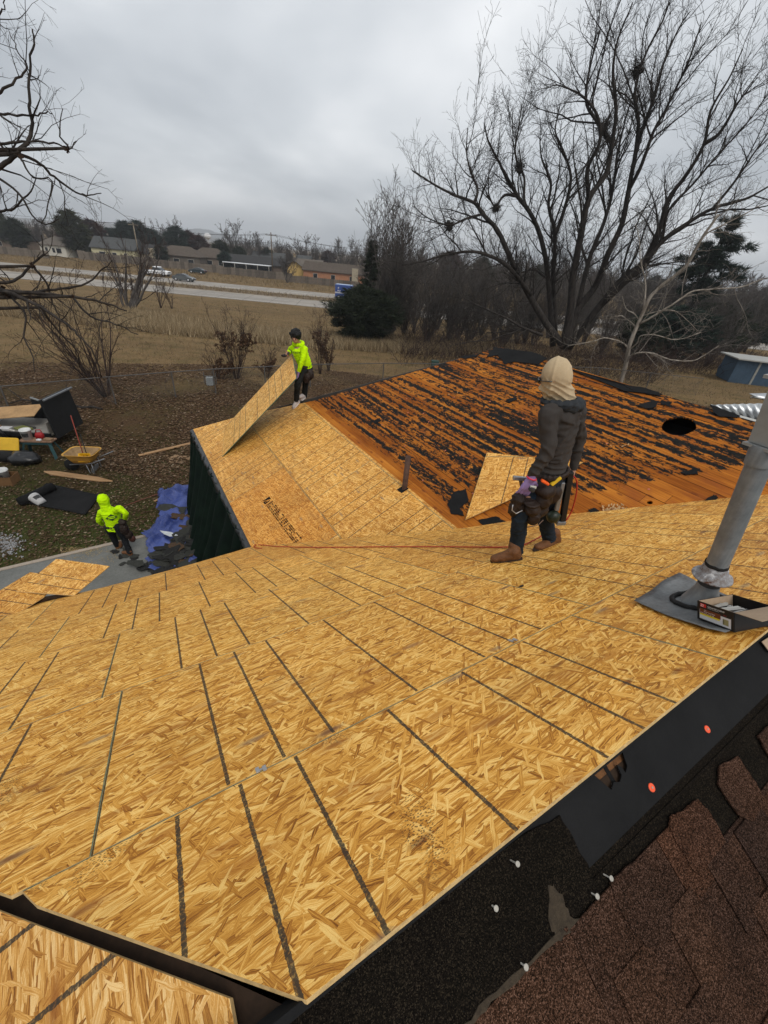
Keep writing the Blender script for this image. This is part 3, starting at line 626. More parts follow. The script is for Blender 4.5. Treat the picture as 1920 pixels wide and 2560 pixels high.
# ground sheet: fine near, coarse to the horizon
xs = np.concatenate([-np.geomspace(3000, 90, 22), np.linspace(-86, 110, 99), np.geomspace(116, 3000, 22)])
ys = np.concatenate([[-600, -200, -60, -30, -14], np.linspace(-8, 130, 93), np.geomspace(136, 4200, 26)])
GX, GY = np.meshgrid(xs, ys); GZ = ground_z(GX, GY)
V = np.stack([GX, GY, GZ], -1).reshape(-1, 3); nx, ny = len(xs), len(ys)
I = np.arange(nx*ny).reshape(ny, nx); Q = np.stack([I[:-1, :-1], I[:-1, 1:], I[1:, 1:], I[1:, :-1]], -1).reshape(-1, 4)
gm = NB('winter_ground', 0.95, 0.1)
gx = gm.n('ShaderNodeSeparateXYZ'); gm.l(gm.obj, gx.inputs[0])
n_big = gm.noise(gm.obj, 0.11, 5, 0.6); n_mid = gm.noise(gm.obj, 0.8, 6, 0.68); n_fin = gm.noise(gm.obj, 11, 5, 0.75); n_ff = gm.noise(gm.obj, 42, 3, 0.8)
tx = gm.math('ADD', gm.math('MULTIPLY', n_fin, 0.5), gm.math('MULTIPLY', n_ff, 0.5))
dry = gm.ramp(tx, [(0.32, (0.080, 0.056, 0.030)), (0.5, (0.170, 0.122, 0.066)), (0.68, (0.275, 0.21, 0.122))])
leaf = gm.ramp(tx, [(0.34, (0.022, 0.013, 0.007)), (0.5, (0.070, 0.042, 0.022)), (0.70, (0.155, 0.10, 0.056))])
green = gm.ramp(tx, [(0.32, (0.018, 0.024, 0.006)), (0.5, (0.046, 0.056, 0.016)), (0.68, (0.092, 0.098, 0.034))])
dist = gx.outputs[1]
field = gm.ramp(gm.math('MULTIPLY', gm.math('ADD', dist, gm.math('MULTIPLY', n_big, 6.0)), 0.01), [(0.215, 0.0), (0.275, 1.0)])
gmask = gm.ramp(gm.math('ADD', gm.math('MULTIPLY', n_mid, 0.55), gm.math('MULTIPLY', n_big, 0.45)), [(0.40, 0.0), (0.52, 1.0)])
# green is strongest close to the house on the left
near = gm.ramp(gm.math('MULTIPLY', dist, 0.05), [(0.46, 1.0), (0.72, 0.28)])
yard = gm.mix(gm.math('MULTIPLY', gmask, near), leaf, green)
fg = gm.mix(gm.math('MULTIPLY', gm.ramp(n_mid, [(0.48, 0.0), (0.62, 1.0)]), 0.35), dry, green)
fg = gm.mix(1.0, fg, gm.ramp(gm.noise(gm.mapped(gm.obj, scale=(0.05, 0.4, 1)), 1.0, 4, 0.6), [(0.3, (0.78, 0.74, 0.70)), (0.7, (1.15, 1.10, 1.05))]), 'MULTIPLY')
gm.col(gm.mix(1.0, gm.mix(field, yard, fg), (0.92, 0.88, 0.80, 1), 'MULTIPLY')); gm.bump(tx, 0.8, 0.05)
gme = mesh_np(V, Q); o = link('ground', gme, None, gm.m); tag(o, kind='structure')

# ---- highway: two concrete carriageways with expansion joints
cm = NB('pale_concrete_road', 0.85, 0.2)
cx_ = cm.n('ShaderNodeSeparateXYZ'); cm.l(cm.obj, cx_.inputs[0])
cc = cm.ramp(cm.math('ADD', cm.math('MULTIPLY', cm.noise(cm.mapped(cm.obj, scale=(0.06, 0.8, 1)), 1.0, 5, 0.6), 0.6), cm.math('MULTIPLY', cm.noise(cm.obj, 1.5, 5, 0.7), 0.4)), [(0.3, (0.19, 0.172, 0.150)), (0.7, (0.33, 0.305, 0.275))])
jx = cm.math('LESS_THAN', cm.math('FRACT', cm.math('MULTIPLY', cm.math('ADD', cx_.outputs[0], cm.math('MULTIPLY', cx_.outputs[1], 0.12)), 1/4.6)), 0.035)
slabs = cm.voro(cm.mapped(cm.obj, scale=(1/4.6, 0.27, 1)), 1.0, dim='2D', rnd=0.2); ss = cm.n('ShaderNodeSeparateColor'); cm.l(slabs.outputs['Color'], ss.inputs[0])
cc = cm.mix(1.0, cc, cm.ramp(ss.outputs[0], [(0, (0.88, 0.88, 0.88)), (1, (1.08, 1.07, 1.05))]), 'MULTIPLY')
cc = cm.mix(cm.math('MULTIPLY', jx, 0.55), cc, (0.10, 0.09, 0.08)); cm.col(cc); CONC_ROAD = cm.m
RZ = -1.9
def roadstrip(name, y0, y1, mat, z, x0=-400, x1=400, kind='structure'):
    m = MB(); m.add([(x0, y0, z-0.25), (x1, y0, z-0.25), (x1, y1, z-0.25), (x0, y1, z-0.25), (x0, y0, z), (x1, y0, z), (x1, y1, z), (x0, y1, z)], [(0, 3, 2, 1), (4, 5, 6, 7), (0, 1, 5, 4), (1, 2, 6, 5), (2, 3, 7, 6), (3, 0, 4, 7)])
    return tag(m.build(name, mat), kind=kind)
roadstrip('highway', 77.5, 88.0, CONC_ROAD, RZ+0.08); roadstrip('highway', 95.5, 106.0, CONC_ROAD, RZ+0.08)
YEL = plain('worn_yellow_line', (0.42, 0.30, 0.08), 0.8, 0.4, 2); WHT = plain('worn_white_line', (0.55, 0.54, 0.50), 0.8, 0.4, 2)
for y_, m_ in [(78.2, WHT), (87.3, YEL), (96.2, YEL), (105.3, WHT)]:
    q = MB(); q.add([(-400, y_, RZ+0.086), (400, y_, RZ+0.086), (400, y_+0.14, RZ+0.086), (-400, y_+0.14, RZ+0.086)], [(0, 1, 2, 3)]); tag(q.build('road_marking', m_), kind='structure')
for y_ in (82.8, 100.8):
    q = MB()
    for i in range(-30, 31): q.add([(i*12, y_, RZ+0.086), (i*12+3, y_, RZ+0.086), (i*12+3, y_+0.12, RZ+0.086), (i*12, y_+0.12, RZ+0.086)], [(0, 1, 2, 3)])
    tag(q.build('road_marking', WHT), kind='structure')
MED = plain('brown_median_grass', (0.12, 0.085, 0.05), 0.95, 0.35, 2, 0.4)
tag(roadstrip('median', 88.0, 95.5, MED, RZ+0.05), kind='structure')

# ---- hazy hills on the horizon
def hills(cx, cy, wdt, dep, hgt, seed, col):
    m = NB('hill_scrub', 0.95, 0.05); m.col(m.ramp(m.noise(m.obj, 0.012, 6, 0.65), [(0.35, tuple(k*0.7 for k in col)), (0.65, tuple(k*1.35 for k in col))]))
    n1_, n2_ = 90, 16; X = np.linspace(-wdt, wdt, n1_); Yv = np.linspace(-dep, dep, n2_); A, B = np.meshgrid(X, Yv); Z = np.zeros_like(A)
    for i in range(n2_):
        for j in range(n1_):
            env = max(0, 1-(abs(A[i, j])/wdt)**2.2)*max(0, 1-(abs(B[i, j])/dep)**2)
            Z[i, j] = env*hgt*(0.62+0.55*mn.fractal(Vector((A[i, j]/420+seed, B[i, j]/500, seed)), 0.8, 2.1, 5))
    Vv = np.stack([A+cx, B+cy, Z-4], -1).reshape(-1, 3); I = np.arange(n1_*n2_).reshape(n2_, n1_); Qq = np.stack([I[:-1, :-1], I[:-1, 1:], I[1:, 1:], I[1:, :-1]], -1).reshape(-1, 4)
    tag(link('hills', mesh_np(Vv, Qq), None, m.m, True), kind='structure')
hills(-1500, 2300, 760, 380, 54, 1.0, (0.10, 0.085, 0.07))
hills(-1250, 3300, 480, 330, 76, 5.0, (0.09, 0.085, 0.075))
hills(-650, 3100, 420, 300, 30, 9.0, (0.09, 0.085, 0.075))

# ---- leaf litter of the yard and tufts of winter grass
def scatter(name, n_, region, size, cols, seed, tilt=0.5, lab=None, cat='leaves', curl=True, z_off=0.01):
    r_ = np.random.RandomState(seed); pts = []
    while sum(len(p) for p in pts) < n_:
        u = r_.rand(n_*2, 2); X = region[0]+(region[1]-region[0])*u[:, 0]; Y = region[2]+(region[3]-region[2])*u[:, 1]
        d = np.sin(X*0.9+1.7*np.sin(Y*0.5))*np.sin(Y*0.7+X*0.3)+r_.randn(len(X))*0.55; keep = (d > region[4]) & region[5](X, Y); pts.append(np.stack([X, Y], 1)[keep])
    P = np.concatenate(pts)[:n_]; n_ = len(P); z = ground_z(P[:, 0], P[:, 1])+z_off+r_.rand(n_)*0.02
    a = r_.rand(n_)*2*np.pi; L = size*(0.6+0.8*r_.rand(n_)); W = L*(0.45+0.3*r_.rand(n_)); ca, sa = np.cos(a), np.sin(a)
    t1, t2 = (r_.rand(n_)-0.5)*tilt*L, (r_.rand(n_)-0.5)*tilt*W
    c = [(-1, -0.3), (0.1, -1), (1, 0.2), (-0.1, 1)]; Vv = np.zeros((n_, 4, 3))
    for k, (i, j) in enumerate(c):
        Vv[:, k, 0] = P[:, 0]+(i*L*ca-j*W*sa)/2; Vv[:, k, 1] = P[:, 1]+(i*L*sa+j*W*ca)/2; Vv[:, k, 2] = z+np.abs(i*t1+j*t2)
    me = mesh_np(Vv.reshape(-1, 3), np.arange(n_*4).reshape(-1, 4))
    m = NB(name+'_mix', 0.9, 0.1); g = m.n('ShaderNodeNewGeometry'); m.col(m.ramp(g.outputs['Random Per Island'], [(a, tuple(k*0.82 for k in c)) for a, c in cols], 'CONSTANT'))
    return tag(link(name, me, None, m.m), lab, cat, None, 'stuff')
e0, e1 = pz(0, 1428, 0.10), pz(365, 1342, 0.10); ed = unit(e1-e0); en = np.array([ed[1], -ed[0], 0])       # outer edge of the patio, normal to the house
def inyard(X, Y):
    de = (X-e0[0])*en[0]+(Y-e0[1])*en[1]; al = (X-e0[0])*ed[0]+(Y-e0[1])*ed[1]; inh = (X*R_[0]+Y*R_[1] > 1.4) & (X*D_[0]+Y*D_[1] < 10.4)
    return (Y < 24+0.35*(X+15)) & ~((de > -0.12) & (al < 9.5)) & ~inh & (Y > 2)
scatter('leaf_litter', 90000, (-24, 26, 4.5, 27, -0.05, lambda X, Y: inyard(X, Y) & (Y > 9.5-0.2*X)), 0.10, [(0.0, (0.045, 0.024, 0.012)), (0.3, (0.085, 0.048, 0.025)), (0.6, (0.13, 0.080, 0.045)), (0.85, (0.19, 0.125, 0.075)), (0.97, (0.27, 0.20, 0.14))], 3, 0.7, 'dry brown oak leaves lying over the back yard')
scatter('leaf_litter', 22000, (-16, 1, 3.5, 13, -0.9, lambda X, Y: inyard(X, Y)), 0.07, [(0.0, (0.05, 0.030, 0.015)), (0.35, (0.09, 0.056, 0.03)), (0.7, (0.16, 0.11, 0.065)), (0.94, (0.30, 0.24, 0.16))], 4, 0.7, 'dry brown leaves sprinkled on the grass by the patio')
def blades(name, n_, fn, h0, h1, wd, cols, seed, lean=0.35, lab=None, cat='grass', up=1.0):
    r_ = np.random.RandomState(seed); P = fn(r_, n_); n_ = len(P); z = ground_z(P[:, 0], P[:, 1]); h = h0+(h1-h0)*r_.rand(n_)
    a = r_.rand(n_)*2*np.pi; lx, ly = r_.randn(n_)*lean*h, r_.randn(n_)*lean*h; wx, wy = np.cos(a)*wd/2, np.sin(a)*wd/2
    Vv = np.zeros((n_, 3, 3)); Vv[:, 0] = np.stack([P[:, 0]-wx, P[:, 1]-wy, z-0.01], 1); Vv[:, 1] = np.stack([P[:, 0]+wx, P[:, 1]+wy, z-0.01], 1); Vv[:, 2] = np.stack([P[:, 0]+lx, P[:, 1]+ly, z+h], 1)
    me = mesh_np(Vv.reshape(-1, 3), None, np.arange(n_*3).reshape(-1, 3)); m = NB(name+'_mix', 0.9, 0.1); g = m.n('ShaderNodeNewGeometry'); m.col(m.ramp(g.outputs['Random Per Island'], cols))
    return tag(link(name, me, None, m.m), lab, cat, None, 'stuff')
def tall(r_, n_):
    X = -46+92*r_.rand(n_); c = 41.5+0.03*X+1.6*np.sin(X*0.13); Y = c+(r_.rand(n_)-0.5)*11*(0.55+0.45*np.clip((40-X)/60, 0, 1)); k = (X < 8+8*r_.rand(n_)); return np.stack([X, Y], 1)[k]
blades('tall_grass', 105000, tall, 0.35, 1.0, 0.055, [(0.0, (0.14, 0.095, 0.05)), (0.5, (0.25, 0.185, 0.105)), (1.0, (0.40, 0.32, 0.20))], 8, 0.30, 'pale tan waist-high grass band across the field')
def lawn(r_, n_):
    X = -17+19*r_.rand(n_); Y = 3.2+11*r_.rand(n_); d = np.sin(X*0.8+2)*np.sin(Y*0.9)+r_.randn(n_)*0.5; k = (d > -0.35) & inyard(X, Y); return np.stack([X, Y], 1)[k]
blades('lawn_grass', 120000, lawn, 0.03, 0.08, 0.015, [(0.0, (0.026, 0.034, 0.010)), (0.6, (0.055, 0.060, 0.020)), (1.0, (0.11, 0.095, 0.042))], 9, 0.6, 'short dull green winter lawn by the patio')
def rough(r_, n_):
    X = -45+100*r_.rand(n_); Y = 20+54*r_.rand(n_)**1.2; k = (Y > 24+0.35*(X+15)) | (Y > 27); return np.stack([X, Y], 1)[k]
blades('field_grass', 60000, rough, 0.06, 0.20, 0.035, [(0.0, (0.07, 0.048, 0.026)), (0.6, (0.13, 0.095, 0.055)), (1.0, (0.22, 0.17, 0.10))], 10, 0.6, 'short dry brown grass of the open field')
def verge(r_, n_):
    X = -120+240*r_.rand(n_); Y = np.where(r_.rand(n_) < 0.7, 110+32*r_.rand(n_), 88.2+7*r_.rand(n_)); return np.stack([X, Y], 1)
blades('verge_grass', 30000, verge, 0.15, 0.6, 0.12, [(0.0, (0.09, 0.065, 0.035)), (0.6, (0.17, 0.12, 0.065)), (1.0, (0.26, 0.20, 0.11))], 12, 0.6, 'brown grass verges along the highway')

# ---- concrete patio with light edging
PAT = NB('grey_patio_concrete', 0.85, 0.2)
pn = PAT.math('ADD', PAT.math('MULTIPLY', PAT.noise(PAT.obj, 1.3, 5, 0.65), 0.6), PAT.math('MULTIPLY', PAT.noise(PAT.obj, 26, 4, 0.7), 0.4))
pc = PAT.ramp(pn, [(0.33, (0.095, 0.098, 0.090)), (0.55, (0.150, 0.152, 0.142)), (0.72, (0.215, 0.21, 0.19))])
PAT.col(pc); PAT.bump(pn, 0.3, 0.01)
A0, A1 = e0-ed*6, e0+ed*9.5
def slabz(name, P, z0, z1, mat, **k):
    n = len(P); m = MB(); m.add([(p[0], p[1], z1) for p in P]+[(p[0], p[1], z0) for p in P], [tuple(range(n)), tuple(range(2*n-1, n-1, -1))]+[(i, i+n, (i+1) % n+n, (i+1) % n) for i in range(n)])
    return tag(m.build(name, mat), **k)
slabz('patio', [A0, A0+en*6.5, A1+en*6.5, A1][::1], -0.15, 0.10, PAT.m, kind='structure')
EDG = plain('pale_patio_edging', (0.30, 0.25, 0.20), 0.85, 0.25, 9)
slabz('patio_edging', [A0-ed*0.01, A0-en*0.10, A1-en*0.10-ed*0.01, A1], -0.15, 0.115, EDG, kind='structure')

# ================================================================== far side of the highway
YF = 143.0                                                  # back fence of the far houses
def far(x, y, Y): return py(x, y, Y)
FENCE = plain('weathered_fence_wood', (0.10, 0.082, 0.065), 0.9, 0.45, 0.8)
# plank fence in panels between posts: every board its own piece
def board_fence(x0, x1, Y, h, lab, skip=None):
    t = empty('wooden_fence', (x0, Y, RZ), 0, lab, 'fence', 'wooden fences behind the far houses'); rr = random.Random(int(x0*7)); x = x0; mes = []
    for i in range(6):
        m = MB(); hh = h*rr.uniform(0.93, 1.04); m.add([(0, -0.03, 0), (1.16, -0.03, 0), (1.16, -0.03, hh-0.05), (0.9, -0.03, hh), (0.55, -0.03, hh-0.08), (0.2, -0.03, hh), (0, -0.03, hh-0.04), (0, 0.03, 0), (1.16, 0.03, 0), (1.16, 0.03, hh-0.05), (0.9, 0.03, hh), (0.55, 0.03, hh-0.08), (0.2, 0.03, hh), (0, 0.03, hh-0.04)],
            [(0, 1, 2, 3, 4, 5, 6), (13, 12, 11, 10, 9, 8, 7), (0, 7, 8, 1), (1, 8, 9, 2), (2, 9, 10, 3), (3, 10, 11, 4), (4, 11, 12, 5), (5, 12, 13, 6), (6, 13, 7, 0)]); me = m.mesh(); me.materials.append(FENCE_M[i % 3]); mes.append(me)
    while x < x1:
        o = link('fence_board', rr.choice(mes), t); o.location = (x-x0, rr.uniform(-0.03, 0.03), rr.uniform(-0.05, 0.03)); o.rotation_euler = (rr.uniform(-0.03, 0.03), 0, 0); x += 1.2
    return t
FENCE_M = [plain('fence_wood_a', (0.085, 0.070, 0.056), 0.9, 0.4, 1.2), plain('fence_wood_b', (0.115, 0.095, 0.076), 0.9, 0.4, 1.2), plain('fence_wood_c', (0.14, 0.115, 0.09), 0.9, 0.4, 1.2)]
fx = lambda x, Y=YF: float(py(x, 640, Y)[0])
board_fence(fx(-60), fx(180), YF-10, 2.0, 'long dark wooden fence behind the leftmost houses, above the road')
board_fence(fx(195), fx(385), YF, 2.3, 'wooden fence below the pale yellow walled house with the grey roof')
board_fence(fx(388), fx(560), YF-2, 2.1, 'weathered wooden fence behind the black sedan')
board_fence(fx(563), fx(735), YF-6, 2.0, 'grey wooden fence in front of the house with the white porch roof')
board_fence(fx(742), fx(905), YF-12, 1.9, 'brown wooden fence in front of the orange brick house')
ROOFC = {'grey': (0.060, 0.062, 0.062), 'brown': (0.075, 0.060, 0.048), 'tan': (0.11, 0.095, 0.08), 'dark': (0.035, 0.034, 0.034)}
def roof_mat(k):
    if 'roof_'+k in _MC: return _MC['roof_'+k]
    m = NB('roof_'+k, 0.9, 0.15); c = ROOFC[k]; n_ = m.noise(m.mapped(m.obj, scale=(2.0, 2.0, 9.0)), 1.0, 4, 0.7); m.col(m.ramp(n_, [(0.3, tuple(q*0.65 for q in c)), (0.7, tuple(q*1.4 for q in c))])); _MC['roof_'+k] = m.m; return m.m
WINM = plain('dark_window_glass', (0.015, 0.018, 0.022), 0.15, 0.3, 1, spec=0.6); TRIM = plain('pale_trim', (0.42, 0.40, 0.36), 0.7, 0.2, 2)
def farhouse(px, Y, wd, dp, wh, rh, roof, wall_c, lab, rot=0.0, hip=False, extras=(), zb=RZ, wins=3):
    x = float(py(px, 640, Y)[0]); t = empty('far_house', (x, Y, zb), rot, lab, 'house', 'houses across the highway')
    wm = plain('wall_%d_%d_%d' % tuple(int(q*100) for q in wall_c), wall_c, 0.85, 0.2, 1.0)
    m = MB(); m.box((0, 0, wh/2), (wd-0.8, dp-0.8, wh)); m.build('wall', wm, t)
    a, b_ = wd/2, dp/2; m = MB(); z = wh-0.1; rd = (a-b_*0.9) if hip else a
    P = [(-a, -b_, z), (a, -b_, z), (a, b_, z), (-a, b_, z), (-rd, 0, z+rh), (rd, 0, z+rh)]; P += [(p[0], p[1], p[2]+0.22) for p in P]
    F1 = [(6, 7, 11, 10), (8, 9, 10, 11), (7, 8, 11), (9, 6, 10), (0, 1, 7, 6), (1, 2, 8, 7), (2, 3, 9, 8), (3, 0, 6, 9), (0, 3, 2, 1)]
    m.add(P, F1); r_ = m.build('roof', roof_mat(roof), t)
    rr = random.Random(int(px))
    for i in range(wins):
        wx = -a+1.4+(wd-2.8)*(i+0.5)/wins+rr.uniform(-.3, .3); m = MB(); ww = rr.choice([0.9, 1.2, 1.7]); m.box((wx, -b_+0.38, wh*0.55), (ww+0.16, 0.08, 1.36)); f_ = m.build('window', TRIM, t); m = MB(); m.box((wx, -b_+0.33, wh*0.55), (ww, 0.05, 1.2)); m.build('pane', WINM, f_)
    if 'chimney' in extras: m = MB(); m.box((a*0.45, -b_*0.3, wh+rh*0.75), (1.1, 0.9, 2.2)); m.build('chimney', plain('tan_brick', (0.26, 0.20, 0.13), 0.9, 0.3, 3), t)
    if 'chimney2' in extras: m = MB(); m.box((a*0.72, -b_-0.3, (wh+1.5)/2), (1.8, 0.9, wh+1.7)); m.build('chimney', plain('pale_brick_stack', (0.30, 0.26, 0.19), 0.9, 0.25, 3), t)
    if 'porch' in extras: m = MB(); m.box((-1.0, -b_-1.6, wh-0.05), (wd*0.72, 3.0, 0.16)); m.build('porch_roof', plain('white_metal_awning', (0.72, 0.74, 0.76), 0.5, 0.08, 1), t); m = MB(); m.box((-1.0, -b_-0.05, wh*0.45), (wd*0.70, 0.06, wh*0.85)); m.build('porch_screen', WINM, t); [MBp(t, (-1.0-wd*0.35+k*wd*0.175, -b_-3.0, wh/2), wh) for k in range(5)]
    if 'gable' in extras:
        m = MB(); g = wd*0.26; m.add([(-a*0.55-g, -b_-0.6, 0), (-a*0.55+g, -b_-0.6, 0), (-a*0.55+g, -b_-0.6, wh), (-a*0.55, -b_-0.6, wh+rh*0.75), (-a*0.55-g, -b_-0.6, wh), (-a*0.55-g, b_*0.2, 0), (-a*0.55+g, b_*0.2, 0), (-a*0.55+g, b_*0.2, wh), (-a*0.55, b_*0.2, wh+rh*0.75), (-a*0.55-g, b_*0.2, wh)], [(0, 1, 2, 3, 4), (0, 5, 6, 1), (1, 6, 7, 2), (4, 9, 5, 0)]); m.build('gable_wall', wm, t)
        m = MB(); m.beam((-a*0.55-g-0.5, -b_-0.4, wh-0.25), (-a*0.55, -b_-0.4, wh+rh*0.8), 1.6, 0.15, up=(0, 0, 1)); m.beam((-a*0.55, -b_-0.4, wh+rh*0.8), (-a*0.55+g+0.5, -b_-0.4, wh-0.25), 1.6, 0.15); m.build('gable_roof', roof_mat(roof), t)
    return t
def MBp(t, c, h): m = MB(); m.box(c, (0.12, 0.12, h)); m.build('porch_post', TRIM, t)
farhouse(30, 160, 17, 9, 3.0, 2.0, 'dark', (0.16, 0.12, 0.09), 'dark low house at the far left behind the long fence', 0.1)
farhouse(158, 150, 10, 7, 2.9, 2.2, 'tan', (0.50, 0.48, 0.42), 'small white house with tan roof behind the leafless shrubs, left', -0.15, hip=True)
farhouse(245, 158, 15, 10, 3.2, 2.7, 'brown', (0.20, 0.11, 0.08), 'brown roofed brick house left of the pale yellow one', 0.25, hip=True)
farhouse(302, 150, 13.5, 9.5, 3.5, 2.9, 'grey', (0.46, 0.42, 0.26), 'pale yellow walled house with broad grey gable roof', 0.12)
farhouse(365, 154, 14, 9, 3.0, 2.4, 'dark', (0.24, 0.20, 0.15), 'dark roofed house with a tall pale chimney beside the leaning pole', 0.0, extras=('chimney2',), wins=2)
farhouse(455, 158, 15, 10, 3.1, 2.6, 'brown', (0.10, 0.085, 0.07), 'brown roofed house with an open dark porch behind the sedan', 0.1, hip=True)
farhouse(527, 166, 13, 9, 3.1, 2.7, 'brown', (0.14, 0.11, 0.085), 'hip roofed brown house behind the round green bush', 0.2, hip=True)
farhouse(640, 153, 20, 10, 3.0, 2.0, 'dark', (0.10, 0.075, 0.06), 'long dark house with white metal porch roof beside the utility pole', 0.03, extras=('porch',), wins=1)
farhouse(705, 190, 24, 10, 3.4, 2.6, 'grey', (0.22, 0.18, 0.14), 'grey roofed house standing further back, right of the pole', 0.0, extras=('chimney',))
farhouse(765, 152, 11, 9, 3.2, 2.3, 'tan', (0.42, 0.29, 0.10), 'yellow walled house with a white gable in front', 0.1, extras=('gable',), wins=2)
farhouse(838, 148, 19, 9, 2.9, 2.3, 'brown', (0.32, 0.15, 0.08), 'orange brick house with brown roof right of the yellow one', 0.0, extras=('chimney2',), wins=3)
farhouse(610, 200, 17, 10, 3.4, 2.8, 'tan', (0.2, 0.16, 0.13), 'tan roofed house half hidden behind the white porch roof', 0.0)

# utility poles and wires
POLE = plain('weathered_pole_wood', (0.10, 0.075, 0.05), 0.9, 0.35, 1.5); POLE2 = plain('pale_pole_wood', (0.26, 0.22, 0.16), 0.9, 0.3, 1.5); WIRE = plain('dark_wire', (0.03, 0.03, 0.03), 0.6, 0.1, 1)
def pole(base, top, lab, mat, arm=1.6):
    t = empty('utility_pole', tuple(base), 0, lab, 'utility pole', 'utility poles across the highway'); b_ = Vector(base); tp = Vector(top)-b_
    m = MB(); m.tube([(0, 0, -0.5), tp*0.5, tp], [0.17, 0.15, 0.12], 8); m.build('pole', mat, t, True)
    m = MB(); c = tp*0.93; m.beam(c+Vector((-arm, 0, 0.0)), c+Vector((arm, 0, 0.0)), 0.12, 0.14); m.build('crossarm', mat, t)
    for k in (-1, 0, 1): m = MB(); m.tube([c+Vector((k*arm*0.85, 0, 0.07)), c+Vector((k*arm*0.85, 0, 0.30))], 0.06, 6); m.build('insulator', WIRE, t)
    return Vector(base)+tp*0.93
pb = py(347, 637, 147); pt = py(332, 556, 147); a_ = pole(pb, pt, 'pale leaning utility pole in front of the dark roofed house with the chimney', POLE2)
pb2 = py(682, 682, 138); pt2 = py(677, 581, 138); b2 = pole(pb2, pt2, 'tall dark utility pole beside the white porch roof', POLE)
p3 = py(1008, 640, 150); c3 = pole((p3[0], p3[1], RZ), (p3[0], p3[1], RZ+11), 'utility pole far right among the bare trees', POLE); d3 = pole((a_.x-75, 150, RZ), (a_.x-75, 150, RZ+12), 'utility pole at the far left behind the foreground branches', POLE)
wt = empty('power_line', tuple(a_), 0, 'sagging power lines strung between the utility poles over the far houses', 'power line')
for P, Qp in ((d3, a_), (a_, b2), (b2, c3)):
    for k in (-1.35, 0, 1.35):
        m = MB(); A = P+Vector((k, 0, 0.3))-a_; B = Qp+Vector((k, 0, 0.3))-a_; m.tube([A.lerp(B, i/14)-Vector((0, 0, 2.0*(1-(2*i/14-1)**2)*0.6)) for i in range(15)], 0.022, 4); m.build('wire', WIRE, wt)
    m = MB(); A = P+Vector((0, 0, -1.6))-a_; B = Qp+Vector((0, 0, -1.6))-a_; m.tube([A.lerp(B, i/14)-Vector((0, 0, 2.2*(1-(2*i/14-1)**2)*0.6)) for i in range(15)], 0.035, 4); m.build('wire', WIRE, wt)
# small water tank on the skyline
wx = py(519, 592, 420); m = MB(); m.tube([(0, 0, 0), (0, 0, 10)], 0.8, 8); m.ball((0, 0, 12), (3.0, 3.0, 2.4)); o = m.build('water_tower', plain('white_tank_paint', (0.6, 0.6, 0.6), 0.6, 0.1, 1)); o.location = (wx[0], wx[1], wx[2]-11.5); tag(o, 'tiny white water tank on the skyline above the roofs', 'water tower')

# ================================================================== trees and shrubs
class Twigs:
    """branches grown as poly-lines, turned into tubes all at once"""
    def __init__(s, seed): s.r = random.Random(seed); s.nr = np.random.RandomState(seed); s.g = {}
    def line(s, P, R, sides):
        k = (len(P), sides); s.g.setdefault(k, ([], [])); s.g[k][0].append(np.array(P, float)); s.g[k][1].append(np.array(R, float))
    def mesh(s):
        Vs, Qs, off = [], [], 0
        for (k, n), (P, R) in s.g.items():
            P = np.array(P); R = np.array(R); N = len(P); T = np.empty_like(P); T[:, 1:-1] = P[:, 2:]-P[:, :-2]; T[:, 0] = P[:, 1]-P[:, 0]; T[:, -1] = P[:, -1]-P[:, -2]
            T /= np.linalg.norm(T, axis=2, keepdims=True)+1e-9; ref = np.array([0.31, 0.17, 0.93]); Xv = np.cross(T, ref); Xv /= np.linalg.norm(Xv, axis=2, keepdims=True)+1e-9; Yv = np.cross(T, Xv)
            a = np.arange(n)*2*np.pi/n; V = P[:, :, None]+R[:, :, None, None]*(Xv[:, :, None]*np.cos(a)[:, None]+Yv[:, :, None]*np.sin(a)[:, None])
            I = np.arange(N*k*n).reshape(N, k, n); Q = np.stack([I[:, :-1], np.roll(I[:, :-1], -1, 2), np.roll(I[:, 1:], -1, 2), I[:, 1:]], -1).reshape(-1, 4)
            Vs.append(V.reshape(-1, 3)); Qs.append(Q+off); off += N*k*n
        return mesh_np(np.concatenate(Vs), np.concatenate(Qs))
